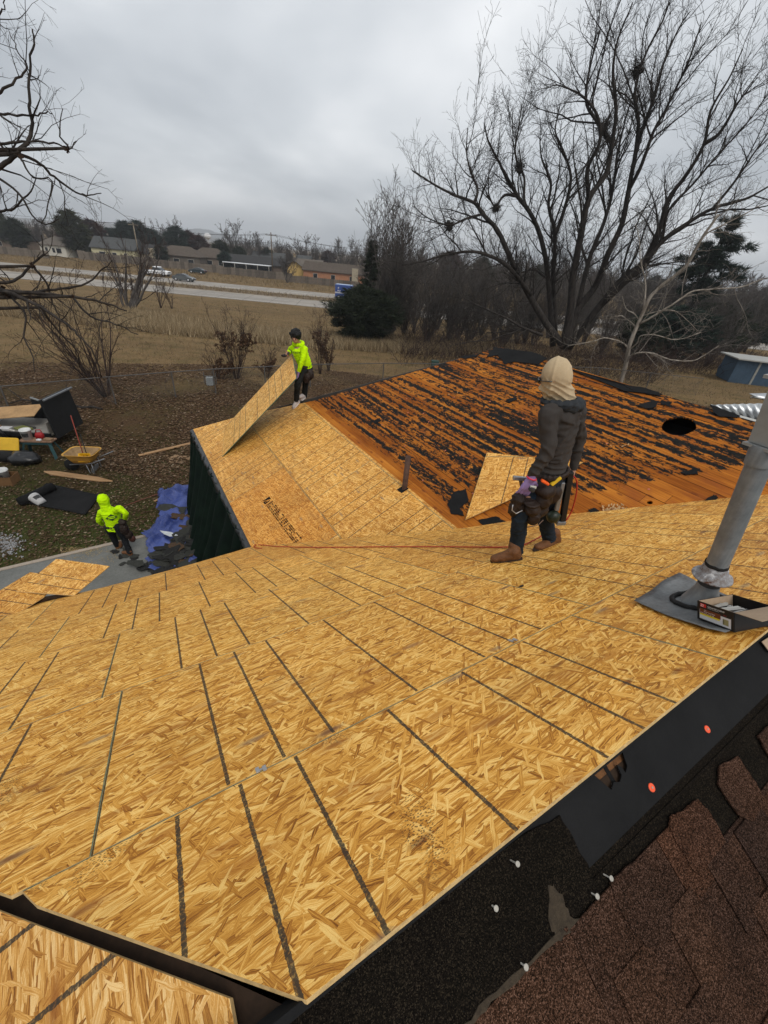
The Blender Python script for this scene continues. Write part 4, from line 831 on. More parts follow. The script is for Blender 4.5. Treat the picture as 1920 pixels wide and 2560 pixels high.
def grow(tw, P, R, level, spec):
    """side shoots along the poly-line P (radii R). spec[level] = (count per metre, length, length spread, angle, up pull, wobble, points, sides, start)"""
    if level >= len(spec): return
    cpm, ln, sp_, ang, upb, wob, k, sides, st_ = spec[level]; r = tw.r
    P = np.array(P, float); seg = np.linalg.norm(np.diff(P, axis=0), axis=1); Lt = seg.sum(); cum = np.concatenate([[0], np.cumsum(seg)]); n = cpm*Lt; n = int(n)+(r.random() < n-int(n))
    for _ in range(n):
        f = (st_+(1-st_)*r.random())*Lt; i = min(int(np.searchsorted(cum, f))-1, len(seg)-1); i = max(i, 0); u = (f-cum[i])/max(seg[i], 1e-6); p = P[i]+(P[i+1]-P[i])*u; rr_ = R[i]+(R[i+1]-R[i])*u
        d = (P[i+1]-P[i])/max(seg[i], 1e-6); q = np.array([r.gauss(0, 1), r.gauss(0, 1), r.gauss(0, 1)]); q -= d*(q @ d); q /= np.linalg.norm(q)+1e-9
        a = ang*r.uniform(0.6, 1.35); d2 = d*math.cos(a)+q*math.sin(a); d2[2] += upb; d2 /= np.linalg.norm(d2)
        L = ln*math.exp(r.gauss(0, sp_))*(1-0.45*f/Lt); r0_ = min(rr_*0.62, 0.011*L+0.003) if level else min(rr_*0.6, 0.016*L+0.004); pts = [p]; dd = d2.copy()
        for j in range(k-1):
            dd = dd+np.array([r.gauss(0, wob), r.gauss(0, wob), r.gauss(0, wob)+upb*0.16]); dd /= np.linalg.norm(dd); pts.append(pts[-1]+dd*L/(k-1))
        rad_ = [max(r0_*(1-0.82*j/(k-1)), spec_min[0]) for j in range(k)]
        tw.line(pts, rad_, sides); grow(tw, pts, rad_, level+1, spec)
spec_min = [0.003]
def spline(P, n=4):
    P = [np.array(p, float) for p in P]; P = [2*P[0]-P[1]]+P+[2*P[-1]-P[-2]]; out = []
    for i in range(1, len(P)-2):
        for k in range(n):
            t = k/n; out.append(0.5*((2*P[i])+(-P[i-1]+P[i+1])*t+(2*P[i-1]-5*P[i]+4*P[i+1]-P[i+2])*t*t+(-P[i-1]+3*P[i]-3*P[i+1]+P[i+2])*t**3))
    out.append(P[-2]); return out
def bark(name, c, c2, sc=7):
    if name in _MC: return _MC[name]
    m = NB(name, 0.92, 0.15); n_ = m.noise(m.mapped(m.obj, scale=(sc, sc, sc*0.25)), 1.0, 6, 0.7); m.col(m.ramp(n_, [(0.35, c), (0.65, c2)])); m.bump(n_, 0.8, 0.03); _MC[name] = m.m; return m.m
BARK = bark('dark_wet_bark', (0.014, 0.012, 0.011), (0.048, 0.041, 0.036)); BARKG = bark('grey_brown_bark', (0.044, 0.038, 0.034), (0.120, 0.106, 0.096)); BARKW = bark('pale_sycamore_bark', (0.11, 0.09, 0.07), (0.36, 0.32, 0.27), 3)
BARKR = bark('reddish_twigs', (0.025, 0.016, 0.013), (0.068, 0.046, 0.038))
def tracedtree(name, limbs, Yd, seed, spec, mat, lab, cat, tmat=None, base=None, group=None, jy=0.0, sides=7, sw=0.6):
    """limbs: list of (radius px at start, radius px at end, [(x, y, depth offset)...]) traced from the photograph; placed at distance Yd"""
    b_ = base if base is not None else py(limbs[0][2][0][0], limbs[0][2][0][1], Yd)
    t = empty(name, (float(b_[0]), float(b_[1]), float(b_[2])), 0, lab, cat, group); tw = Twigs(seed); big = MB(); r = random.Random(seed)
    for (ra, rb, pts) in limbs:
        P = [py(x, y, Yd+dz_)-b_ for x, y, dz_ in pts]; P = spline(P, 4); n = len(P); fw = [float((p+b_-EYE) @ FW) for p in P]
        P = [p+np.array([r.gauss(0, 1), r.gauss(0, 1), r.gauss(0, 1)])*0.012*sw*(i > 0) for i, p in enumerate(P)]
        R = [(ra+(rb-ra)*i/(n-1))*fw[i]/F_PX for i in range(n)]; big.tube([tuple(p) for p in P], R, sides); grow(tw, P, R, 0, spec)
    big.build('trunk', tmat or mat, t, True); link('twigs', tw.mesh(), t, mat, True); return t
# the big many-stemmed tree behind the far wing (x, y in the photograph)
zq = lambda L: [(1000+x/1.803, y/1.803, dz_) for x, y, dz_ in L]
big_limbs = [
 (14, 1.6, zq([(735, 1560, 0), (640, 1430, 0), (560, 1290, -0.5), (500, 1170, -1), (440, 1040, -1.2), (372, 965, -1.4), (335, 915, -1.6), (240, 878, -2), (150, 830, -2.4), (55, 770, -3)])),
 (5, 1.0, zq([(372, 965, -1.4), (300, 985, -1.8), (225, 1015, -2), (130, 985, -2.4), (60, 930, -2.6)])),
 (6, 1.2, zq([(335, 915, -1.6), (350, 850, -1.4), (320, 780, -1.2), (300, 690, -1), (305, 580, -1)])),
 (12, 1.5, zq([(690, 1560, 1), (672, 1300, 1.2), (650, 1130, 0.8), (600, 985, 0.2), (530, 885, 0), (480, 795, -0.3), (440, 720, -0.5), (400, 640, -0.8), (380, 560, -1)])),
 (6, 1.1, zq([(530, 885, 0), (470, 880, -0.2), (430, 930, -0.5), (400, 870, -0.6), (400, 760, -0.8)])),
 (6, 1.2, zq([(600, 985, 0.2), (560, 900, 0.6), (560, 800, 1), (520, 700, 1.2), (530, 600, 1.4), (550, 470, 1.5)])),
 (10, 1.4, zq([(700, 1500, 1.5), (690, 1240, 1.5), (700, 1060, 1.6), (670, 930, 1.8), (680, 820, 2), (640, 720, 2), (630, 620, 2.2)])),
 (8, 1.2, zq([(700, 1060, 1.6), (745, 930, 2), (770, 800, 2.2), (740, 690, 2.4), (700, 590, 2.5), (720, 480, 2.6)])),
 (17, 1.6, zq([(738, 1570, 0), (768, 1400, -0.3), (780, 1250, -0.5), (815, 1060, -0.8), (850, 900, -1), (930, 780, -1), (955, 650, -1), (975, 500, -1.2), (960, 330, -1.2), (985, 170, -1.3), (1050, 10, -1.4)])),
 (9, 1.3, zq([(850, 900, -1), (845, 760, -1.5), (900, 640, -1.8), (890, 520, -2), (830, 440, -2.2), (760, 400, -2.4), (700, 380, -2.5)])),
 (8, 1.2, zq([(955, 650, -1), (900, 560, -0.6), (840, 470, -0.4), (850, 330, -0.2), (890, 180, 0), (905, 130, 0)])),
 (15, 1.6, zq([(752, 1560, 0.5), (800, 1400, 1), (880, 1290, 1.4), (940, 1140, 1.6), (1000, 1010, 1.8), (1030, 860, 2), (1060, 700, 2), (1075, 560, 2), (1060, 420, 2), (1100, 260, 2.2), (1180, 100, 2.4), (1215, 10, 2.5)])),
 (8, 1.2, zq([(1060, 700, 2), (1100, 560, 2.6), (1150, 430, 3), (1190, 280, 3.2), (1260, 120, 3.4), (1310, 50, 3.5)])),
 (8, 1.2, zq([(1030, 860, 2), (1090, 740, 1.4), (1140, 600, 1), (1210, 470, 0.8), (1290, 300, 0.5), (1340, 160, 0.4), (1360, 100, 0.4)])),
 (10, 1.4, zq([(800, 1400, 1), (850, 1180, 2), (920, 1000, 2.6), (960, 850, 3), (980, 700, 3), (1010, 560, 3.2), (1050, 420, 3.4)])),
 (15, 1.5, zq([(760, 1570, 1), (900, 1380, 0), (1010, 1250, -0.5), (1100, 1180, -0.8), (1170, 1030, -1), (1210, 900, -1), (1290, 790, -1), (1370, 650, -1), (1400, 500, -1), (1480, 360, -1), (1545, 220, -1)])),
 (9, 1.3, zq([(1370, 650, -1), (1440, 600, -1.5), (1520, 470, -2), (1610, 350, -2.4)])),
 (13, 2.0, zq([(900, 1380, 0), (1080, 1210, -1.5), (1180, 1090, -2), (1290, 1010, -2.4), (1410, 940, -2.8), (1560, 895, -3), (1680, 830, -3.2)])),
 (6, 1.3, zq([(1410, 940, -2.8), (1500, 830, -3), (1590, 700, -3.2), (1700, 540, -3.4)])),
 (6, 1.3, zq([(1180, 1090, -2), (1210, 950, -2.2), (1320, 830, -2.6), (1430, 700, -2.8), (1560, 560, -3), (1660, 420, -3.2)])),
 (9, 1.2, zq([(590, 1330, -0.5), (505, 1220, -1.4), (430, 1165, -1.8), (330, 1135, -2.2), (200, 1150, -2.6), (100, 1180, -3), (10, 1195, -3.2)])),
 (6, 1.0, zq([(640, 1510, -1), (560, 1480, -2), (470, 1430, -2.6), (380, 1390, -3), (300, 1350, -3.2)])),
 (5, 1.0, zq([(655, 1250, 0.8), (600, 1215, 0.4), (520, 1230, 0), (430, 1160, -0.2)])),
]
spec_min[0] = 0.0065
BT = tracedtree('bare_tree', [(a*0.62, b*0.9, c) for a, b, c in big_limbs], 34.0, 41, [
   (2.3, 3.2, 0.42, 0.78, 0.24, 0.14, 8, 4, 0.20),
   (3.4, 1.3, 0.38, 0.78, 0.20, 0.19, 5, 3, 0.10),
   (2.6, 0.60, 0.35, 0.8, 0.16, 0.20, 4, 3, 0.12)], BARK, 'huge spreading leafless tree with many dark stems behind the orange roof', 'tree', base=pg(1408, 866))
# ball nests / mistletoe clumps in the big tree
def clump(px, qy, Y, r_, seed, lab, par=None):
    c = py(px, qy, Y); tw = Twigs(seed); rr = random.Random(seed)
    for i in range(240):
        d = Vector((rr.gauss(0, 1), rr.gauss(0, 1), rr.gauss(0, 1))).normalized(); p = np.array(d)*r_*rr.uniform(0.1, 0.8); q = p+np.array([rr.gauss(0, 1), rr.gauss(0, 1), rr.gauss(0, 1)])*r_*0.35; tw.line([p, (p+q)/2+np.array([0, 0, r_*0.05]), q], [0.012, 0.014, 0.004], 3)
    m = MB()
    for i in range(7): m.ball((rr.gauss(0, r_*0.22), rr.gauss(0, r_*0.22), rr.gauss(0, r_*0.28)), r_*rr.uniform(0.22, 0.34), 7, 5)
    o = link('bird_nest', tw.mesh(), None, BARK); o.location = tuple(c); tag(o, lab, 'nest', 'twig nests in the big tree'); m.build('nest_core', BARK, o)
for i, (a, b_, r_, lab) in enumerate([(1298, 417, 0.42, 'oval twig nest high on the left side of the big bare tree'), (1592, 175, 0.5, 'twig nest near the top of the big bare tree'), (1508, 318, 0.5, 'twig nest in the middle of the big bare tree'), (1240, 520, 0.38, 'ragged twig nest low on the left limbs of the big bare tree'), (1122, 566, 0.40, 'twig clump on the lowest left limb of the big bare tree')]): clump(a, b_, 33, r_, 70+i, lab)
# pale barked tree in front of it, right
z5 = lambda L: [(1420+x/3.318, 560+y/3.318, dz_) for x, y, dz_ in L]
syc = [
 (10, 5, z5([(430, 1340, 0), (480, 1170, 0), (510, 1010, 0), (560, 880, 0), (620, 740, 0.2), (680, 610, 0.3), (790, 500, 0.2), (900, 420, 0), (1000, 320, -0.2), (1070, 190, -0.4), (1130, 90, -0.5), (1250, -80, -0.7)])),
 (4, 1.5, z5([(1070, 190, -0.4), (1150, 80, 0), (1300, 0, 0.4), (1480, -90, 0.6), (1650, -190, 0.8)])),
 (5, 2.2, z5([(590, 830, 0), (700, 770, -0.5), (830, 690, -0.8), (950, 610, -1), (1030, 560, -1), (1150, 545, -1.2), (1300, 535, -1.4), (1450, 520, -1.6), (1600, 460, -1.8), (1720, 440, -2)])),
 (4, 1.2, z5([(620, 740, 0.2), (640, 600, 0.4), (640, 470, 0.6), (600, 300, 0.6), (590, 120, 0.7), (560, 0, 0.8)])),
 (4, 1.5, z5([(500, 1110, 0), (540, 1080, -0.4), (620, 1065, -0.6), (710, 1075, -0.8), (800, 1110, -1), (880, 1130, -1.2), (1030, 1135, -1.4), (1130, 1090, -1.5), (1250, 1010, -1.6)])),
 (3.2, 1.3, z5([(510, 1030, 0), (430, 975, 0), (300, 945, -0.3), (200, 975, -0.4), (0, 1010, -0.6)])),
 (3, 1.0, z5([(620, 760, 0.2), (760, 720, -0.4), (880, 720, -0.6), (980, 790, -0.8), (1080, 890, -1)])),
 (3.4, 1.0, z5([(530, 960, 0), (560, 860, 0.6), (500, 800, 0.8), (430, 760, 0.9), (330, 790, 1)])),
 (3, 1.0, z5([(600, 800, 0.2), (540, 740, 0.5), (480, 700, 0.8), (450, 600, 1.0)])),
 (3, 1.2, z5([(520, 1035, 0), (575, 985, -0.6), (600, 930, -0.8), (720, 920, -1.2), (900, 960, -1.5), (1100, 900, -1.8)])),
]
tracedtree('sycamore_tree', [(a*0.52, b*0.6, c) for a, b, c in syc], 30.0, 43, [
   (2.3, 1.9, 0.4, 0.75, 0.10, 0.17, 6, 4, 0.12), (3.0, 0.75, 0.35, 0.8, 0.05, 0.18, 5, 3, 0.1), (2.0, 0.35, 0.3, 0.8, 0.05, 0.2, 3, 3, 0.2)], bark('pale_twigs', (0.10, 0.085, 0.07), (0.24, 0.21, 0.18)), 'pale barked leaning leafless tree in front of the dark pines', 'tree', tmat=BARKW, base=pg(1545, 945))
# foreground branches reaching in from the left
zl = lambda L: [(x/2.2125, y/2.2125, dz_) for x, y, dz_ in L]
fg = [
 (6.5, 1.6, zl([(-260, 1560, 0), (0, 1610, 0), (170, 1620, 0), (400, 1640, 0.2), (560, 1670, 0.4), (700, 1720, 0.6)])),
 (5, 1.2, zl([(0, 1600, 0), (100, 1640, -0.2), (230, 1700, -0.3), (350, 1780, -0.4), (430, 1850, -0.5), (520, 1960, -0.5), (560, 2090, -0.5)])),
 (3.5, 1.0, zl([(170, 1620, 0), (300, 1600, 0.3), (450, 1580, 0.5), (560, 1500, 0.7), (620, 1440, 0.8)])),
 (3.0, 0.9, zl([(60, 1640, 0), (140, 1740, -0.4), (130, 1860, -0.5), (180, 1960, -0.6), (190, 2060, -0.7)])),
 (3.0, 0.9, zl([(230, 1700, -0.3), (320, 1830, -0.2), (420, 1930, -0.1), (440, 2030, 0)])),
 (3.0, 1.0, zl([(400, 1640, 0.2), (500, 1750, 0.1), (640, 1790, 0), (760, 1850, 0)])),
 (6, 1.6, zl([(-220, 1060, 0), (0, 930, 0), (90, 850, 0), (160, 770, 0.1), (175, 680, 0.2), (160, 560, 0.3), (165, 400, 0.4), (182, 240, 0.5), (180, 165, 0.5)])),
 (4, 1.0, zl([(100, 850, 0), (220, 905, 0.2), (300, 980, 0.3), (400, 1050, 0.4), (480, 1078, 0.5), (560, 1072, 0.6)])),
 (3.4, 1.0, zl([(-100, 800, 0), (60, 790, 0), (180, 785, 0.1), (300, 790, 0.2), (380, 820, 0.3), (425, 780, 0.3)])),
 (3.4, 1.0, zl([(-100, 620, 0), (20, 630, 0.1), (160, 640, 0.2), (240, 620, 0.3), (285, 625, 0.3)])),
 (3.6, 0.9, zl([(-120, 600, 0), (0, 510, 0), (90, 440, 0.1), (150, 370, 0.2), (100, 290, 0.2), (50, 170, 0.3)])),
 (3.4, 1.0, zl([(-100, 950, 0), (20, 1000, 0), (120, 1090, -0.2), (180, 1190, -0.3), (250, 1240, -0.3), (330, 1210, -0.4)])),
 (3.0, 1.0, zl([(0, 1170, 0), (80, 1150, -0.1), (170, 1060, -0.1), (200, 980, 0)])),
 (3.0, 0.9, zl([(-80, 700, 0), (20, 820, 0), (110, 870, 0), (180, 980, 0), (290, 1000, 0.1), (260, 1160, 0.1), (230, 1240, 0.1)])),
 (2.4, 0.8, zl([(-60, 160, 0), (0, 80, 0), (22, 30, 0), (18, -30, 0)])),
 (2.5, 0.8, zl([(380, 820, 0.3), (330, 740, 0.3), (345, 600, 0.3)])),
 (4.5, 1.2, zl([(-200, 1500, 0), (0, 1560, 0), (100, 1540, 0.3), (180, 1460, 0.5), (240, 1400, 0.6), (230, 1300, 0.7)])),
 (3.0, 1.0, zl([(180, 1470, 0.5), (260, 1570, 0.5), (290, 1680, 0.4), (330, 1760, 0.4), (330, 1880, 0.4)])),
]
spec_min[0] = 0.0016
FT = tracedtree('oak_tree', fg, 6.6, 44, [
   (4.2, 0.66, 0.4, 0.85, -0.02, 0.16, 6, 4, 0.08), (6.5, 0.26, 0.35, 0.8, 0.02, 0.2, 4, 3, 0.08), (4.0, 0.10, 0.3, 0.8, 0.04, 0.2, 3, 3, 0.3)], BARK, 'dark leafless branches with dead leaf bits reaching in at the left edge', 'tree', base=np.array([-10.8, 6.6, 0.0]), sides=7, sw=0.5)
m = MB(); bb = np.array([-10.8, 6.6, 0.0]); m.tube([(-0.3, 0, -0.2), (-0.25, 0, 2.0), (-0.1, 0.05, 4.0), (0.0, 0.05, 5.6), (-0.2, 0.1, 7.4), (-0.1, 0.2, 9.6)], [0.30, 0.25, 0.22, 0.18, 0.13, 0.06], 10)
for L_ in fg:
    p = py(*L_[2][0][:2], 6.6)-bb; zz = min(max(p[2]-0.7, 1.5), 9.0)
    if p[0] > 0.2: m.tube([(-0.1, 0.05, zz), tuple((np.array([-0.1, 0.05, zz])+p)/2+np.array([0, 0, 0.06])), tuple(p)], [0.07, 0.045, L_[0]*6.0/F_PX], 7)
m.build('trunk', BARK, FT, True)
# dead leaf bits on its twigs
rr = random.Random(8); V, Fq = [], []
tv = np.empty(len(FT.children[1].data.vertices)*3, dtype=np.float32); FT.children[1].data.vertices.foreach_get('co', tv); tv = tv.reshape(-1, 3)
for i in range(330):
    p = tv[rr.randrange(len(tv))]; 
    for k in range(3):
        a = np.array([rr.gauss(0, 1), rr.gauss(0, 1), rr.gauss(0, 1)])*0.022; b_ = np.array([rr.gauss(0, 1), rr.gauss(0, 1), rr.gauss(0, 1)])*0.016; n = len(V); V += [p, p+a, p+a+b_, p+b_]; Fq.append((n, n+1, n+2, n+3))
o = link('dead_leaves', mesh_np(np.array(V), np.array(Fq)), FT, plain('dead_leaf', (0.030, 0.017, 0.011), 0.9, 0.5, 20)); o['kind'] = 'stuff'

# generic bare trees and shrubs
def baretree(h, seed, stems=3, spread=0.5, mat=BARKG, spec=None, rad0=0.12, crook=0.08, minr=0.012, tmat=None, firstz=0.15):
    tw = Twigs(seed); big = MB(); r = random.Random(seed); spec_min[0] = minr
    for i in range(stems):
        a = r.uniform(0, 6.28); l = r.uniform(0.2, 1)*spread; d = np.array([math.cos(a)*l, math.sin(a)*l, 1.0]); d /= np.linalg.norm(d); P = [np.array([math.cos(a)*0.1*rad0*stems, math.sin(a)*0.1*rad0*stems, -0.15])]; n = 8; H = h*r.uniform(0.75, 1.0)
        for k in range(n): d = d+np.array([r.gauss(0, crook), r.gauss(0, crook), 0.04]); d /= np.linalg.norm(d); P.append(P[-1]+d*H/n)
        R = [rad0*(1-0.9*k/n)*r.uniform(0.9, 1.1) for k in range(n+1)]; big.tube([tuple(p) for p in P], R, 6); grow(tw, P, R, 0, spec or [(6.0/h*1.6, h*0.30, 0.3, 0.65, 0.28, 0.10, 6, 3, firstz), (12.0/h, h*0.13, 0.3, 0.65, 0.2, 0.14, 4, 3, 0.15), (14.0/h, h*0.06, 0.3, 0.7, 0.15, 0.14, 3, 3, 0.15)])
    return big, tw
def put_baretree(name, loc, proto_key, lab, cat, group, sc=1.0, rot=0.0, **kw):
    if proto_key not in PROTO:
        big, tw = baretree(**kw); t = empty(name, tuple(loc), rot, lab, cat, group); mat = kw.get('mat', BARKG); big.build('trunk', kw.get('tmat') or mat, t, True); link('twigs', tw.mesh(), t, mat, True); PROTO[proto_key] = t
    else:
        t = copy_tree(PROTO[proto_key]); t.name = name; t.location = tuple(loc); t.rotation_euler = (0, 0, rot); tag(t, lab, cat, group)
    t.scale = (sc, sc, sc); return t
PROTO = {}
def G(px, qy): return pg(px, qy)
put_baretree('bare_tree', G(318, 778), 'mesq', 'spreading leafless tree with thick crooked stems left of the parked-looking pickup', 'tree', None, 1.0, 0.4, h=8.6, seed=51, stems=9, spread=0.95, mat=BARKR, tmat=BARKG, rad0=0.17, crook=0.10, minr=0.016)
put_baretree('bare_tree', G(401, 770), 'sm1', 'small leafless tree right of the crooked leafless tree in the field', 'tree', 'small leafless trees in the field', 1.0, 0.0, h=4.6, seed=52, stems=4, spread=0.6, mat=BARKR, rad0=0.06, minr=0.012)
put_baretree('bare_tree', G(430, 772), 'sm1', 'thin leafless sapling, the right one of the pair in the field', 'tree', 'small leafless trees in the field', 0.72, 1.9)
put_baretree('bare_tree', G(268, 993), 'yard', 'slender leafless tree in the yard inside the wire fence', 'tree', None, 1.0, 0.9, h=5.4, seed=53, stems=8, spread=0.62, mat=BARKR, rad0=0.045, minr=0.007, spec=[(2.2, 1.7, 0.3, 0.6, 0.2, 0.10, 6, 3, 0.1), (3.0, 0.7, 0.3, 0.65, 0.15, 0.14, 4, 3, 0.1), (2.4, 0.3, 0.3, 0.7, 0.1, 0.14, 3, 3, 0.12)])
BUSHSPEC = [(2.3, 0.9, 0.3, 0.5, 0.25, 0.10, 5, 3, 0.2), (3.6, 0.4, 0.3, 0.7, 0.1, 0.12, 4, 3, 0.1), (3, 0.2, 0.3, 0.7, 0.1, 0.12, 3, 3, 0.1)]
def bush(px, qy, h, seed, lab, leaves, col, spread=0.5, stems=12):
    p = G(px, qy); big, tw = baretree(h, seed, stems, spread, BARKR, BUSHSPEC, 0.022, 0.05, 0.005); t = empty('shrub', tuple(p), 0, lab, 'shrub'); big.build('stems', BARKR, t, True); me = tw.mesh(); link('twigs', me, t, BARKR)
    if leaves:
        tv = np.empty(len(me.vertices)*3, dtype=np.float32); me.vertices.foreach_get('co', tv); tv = tv.reshape(-1, 3); tv = tv[tv[:, 2] < h*0.62]; r_ = np.random.RandomState(seed); P = tv[r_.randint(0, len(tv), leaves)]; P = P[(np.sin(P[:, 0]*3+seed)+np.sin(P[:, 2]*4)+r_.randn(len(P))*0.6) > 0.1]
        a = r_.randn(len(P), 3)*0.035; b_ = r_.randn(len(P), 3)*0.028; Vv = np.stack([P, P+a, P+a+b_, P+b_], 1).reshape(-1, 3); o = link('dead_leaves', mesh_np(Vv, np.arange(len(Vv)).reshape(-1, 4)), t, plain('dead_leaf_%d' % seed, col, 0.9, 0.5, 9)); o['kind'] = 'stuff'
bush(592, 948, 3.9, 61, 'tall brown shrub with dead leaves at the fence, left of the sheet holder', 9000, (0.075, 0.040, 0.020), 0.42, 16)
bush(668, 944, 1.6, 62, 'low rust brown shrub right of the tall one, near the raised sheet', 5000, (0.085, 0.045, 0.022), 0.8, 10)
bush(548, 950, 1.7, 63, 'low rust brown shrub left of the tall leafless one at the fence', 5000, (0.085, 0.045, 0.022), 0.8, 10)
bush(800, 935, 3.9, 64, 'thin upright shrub just right of the man holding the sheet', 2500, (0.075, 0.042, 0.024), 0.18, 8)
bush(822, 928, 2.2, 65, 'short dry shrub at the fence, right of the thin upright one', 2500, (0.08, 0.045, 0.025), 0.3, 8)
# thicket of bare trees between the juniper and the big tree, and to the far right
thick = [(968, 850, 11.5, 71), (1010, 846, 8.0, 72), (1065, 870, 7.0, 73), (1120, 868, 6.4, 71), (1170, 866, 7.2, 72), (1235, 850, 7.6, 73), (935, 800, 10.5, 71), (1290, 858, 6.6, 72), (1330, 864, 6, 73), (1450, 830, 9.5, 71), (1560, 830, 8.5, 72), (1640, 836, 8, 73), (1720, 840, 8, 71), (1800, 842, 8.6, 72), (1880, 846, 9.5, 73), (1960, 850, 10, 71), (1690, 880, 6.0, 72)]
where = ['tallest one beside the dark juniper', 'second right of the juniper', 'left of the ridge of the orange roof', 'above the left end of the orange ridge', 'just left of the big stems', 'close left of the big tree trunk', 'behind the juniper top', 'in front of the big tree trunk, left', 'in front of the big tree trunk, right', 'behind the big tree, right of its trunk', 'behind the pale barked tree', 'left of the pine', 'under the pine', 'right of the pine trunk', 'above the blue shed', 'at the right picture edge', 'between the two low pines']
for i, ((px, qy, h, sd_), wh) in enumerate(zip(thick, where)):
    put_baretree('thicket_tree', G(px, qy), 'th%d' % sd_, 'grey leafless thicket tree, '+wh, 'tree', 'grey leafless trees of the thicket', h/8.0, i*1.3, h=8.0, seed=sd_, stems=14, spread=0.42, mat=BARKG, rad0=0.055, minr=0.011, spec=[(2.2, 2.4, 0.3, 0.6, 0.28, 0.10, 6, 3, 0.1), (2.6, 1.0, 0.3, 0.65, 0.2, 0.14, 4, 3, 0.1), (2.4, 0.45, 0.3, 0.7, 0.15, 0.14, 3, 3, 0.12)])
for i in range(17):
    px = 985+i*56+(i*53) % 17; Yt = 46+(i*31) % 22; p_ = py(px, 760, Yt); p_[2] = float(ground_z(p_[0], Yt)); sd_ = 71+i % 3
    put_baretree('thicket_tree', p_, 'th%d' % sd_, 'grey leafless tree in the deep thicket between the big bare tree and the road', 'tree', 'grey leafless trees of the deep thicket', 0.85+0.35*((i*7) % 5)/4, i*0.7)
# undergrowth tangle behind the orange roof
r_ = random.Random(77); tw = Twigs(78)
for i in range(2300):
    px = r_.uniform(1000, 1980); Y = r_.uniform(31, 50) if px < 1690 else r_.uniform(41, 52); x = float(py(px, 850, Y)[0]); z = float(ground_z(x, Y)); h = r_.uniform(0.8, 3.6); p = np.array([x, Y, z]); d = np.array([r_.gauss(0, 0.5), r_.gauss(0, 0.5), 1.0]); pts = [p]
    for k in range(4): d = d+np.array([r_.gauss(0, .25), r_.gauss(0, .25), r_.gauss(-0.05, .12)]); pts.append(pts[-1]+d/np.linalg.norm(d)*h/4)
    tw.line(pts, [0.014, 0.012, 0.01, 0.008, 0.005], 3); grow(tw, pts, [0.014, 0.012, 0.01, 0.008, 0.005], 0, [(1.2, 0.5, 0.3, 0.8, 0.05, 0.2, 3, 3, 0.1)])
tag(link('undergrowth', tw.mesh(), None, BARKR), 'tangle of bare brush on the ground behind the orange roof', 'brush', None, 'stuff')

# evergreens: needles in tufts on drooping boughs
def evergreen(name, loc, h, rbase, seed, lab, cat, mat, boughs=150, tuft=0.30, n_leaf=26000, shape='cone', trunk=True, group=None, z0=0.03, dens=1.0, flat=0.5, tlean=(0, 0)):
    r_ = np.random.RandomState(seed); t = empty(name, tuple(loc), 0, lab, cat, group); tips = []; bg_ = MB(); tw = Twigs(seed)
    m = MB(); m.tube([(0, 0, -0.2), (tlean[0]*0.5, tlean[1]*0.5, h*0.5), (tlean[0], tlean[1], h*0.97)], [0.02*h+0.05, 0.013*h+0.03, 0.02], 7); m.build('trunk', BARK, t, True)
    for i in range(boughs):
        u = (i+r_.rand())/boughs; z = h*(z0+(0.98-z0)*u)
        if shape == 'cone': R = rbase*(1-u)**0.75*(0.72+0.4*r_.rand())+0.1
        elif shape == 'blob': R = rbase*math.sqrt(max(0.02, 1-(2*u-0.9)**2))*(0.65+0.5*r_.rand())
        else: R = rbase*(0.35+0.65*math.sin(math.pi*min(1, u*1.15+0.05)))*(0.5+0.6*r_.rand())*(0.55 if (int(u*9+seed) % 3 == 0) else 1.0)
        a = r_.rand()*6.283; d = np.array([math.cos(a), math.sin(a), 0.0]); o_ = np.array([tlean[0]*u, tlean[1]*u, 0]); P = [o_+np.array([0, 0, z]), o_+np.array([0, 0, z+R*0.10])+d*R*0.5, o_+np.array([0, 0, z+R*(0.12 if shape != 'cone' else -0.02)])+d*R]
        tw.line(P, [0.035, 0.022, 0.008], 4); n = max(4, int(n_leaf/boughs/12*R/rbase*2))
        for k in range(n):
            s_ = 0.25+0.75*r_.rand()**0.7; c = P[0]*(1-s_)+P[2]*s_+np.array([0, 0, R*0.1*math.sin(s_*3)]); tips.append(c+np.array([r_.randn()*0.11*R*(1.1-s_*0.4), r_.randn()*0.11*R*(1.1-s_*0.4), r_.randn()*0.05*R+0.02]))
    link('boughs', tw.mesh(), t, BARK)
    T = np.array(tips); N = len(T); K = 12; c = np.repeat(T, K, 0); d = r_.randn(N*K, 3); d[:, 2] *= flat; d /= np.linalg.norm(d, axis=1, keepdims=True); out = c.copy(); out[:, 2] = 0; out[:, :2] -= 0; out /= np.linalg.norm(out, axis=1, keepdims=True)+1e-6; d = d+out*0.5+np.array([0, 0, 0.15]); L = tuft*(0.5+0.8*r_.rand(N*K, 1)); w_ = np.cross(d, r_.randn(N*K, 3)); w_ /= np.linalg.norm(w_, axis=1, keepdims=True)+1e-6
    Vv = np.stack([c-w_*L*0.07, c+w_*L*0.07, c+d*L], 1).reshape(-1, 3); o = link('needles', mesh_np(Vv, None, np.arange(len(Vv)).reshape(-1, 3)), t, mat); o['kind'] = 'stuff'; return t
def needles(name, cols):
    m = NB(name, 0.8, 0.15); g = m.n('ShaderNodeNewGeometry'); f_ = m.math('ADD', m.math('MULTIPLY', g.outputs['Random Per Island'], 0.6), m.math('MULTIPLY', m.noise(m.obj, 1.1, 3), 0.4)); m.col(m.ramp(f_, cols)); return m.m
JUN = needles('juniper_green', [(0.2, (0.010, 0.014, 0.009)), (0.55, (0.022, 0.030, 0.018)), (0.85, (0.045, 0.052, 0.026))])
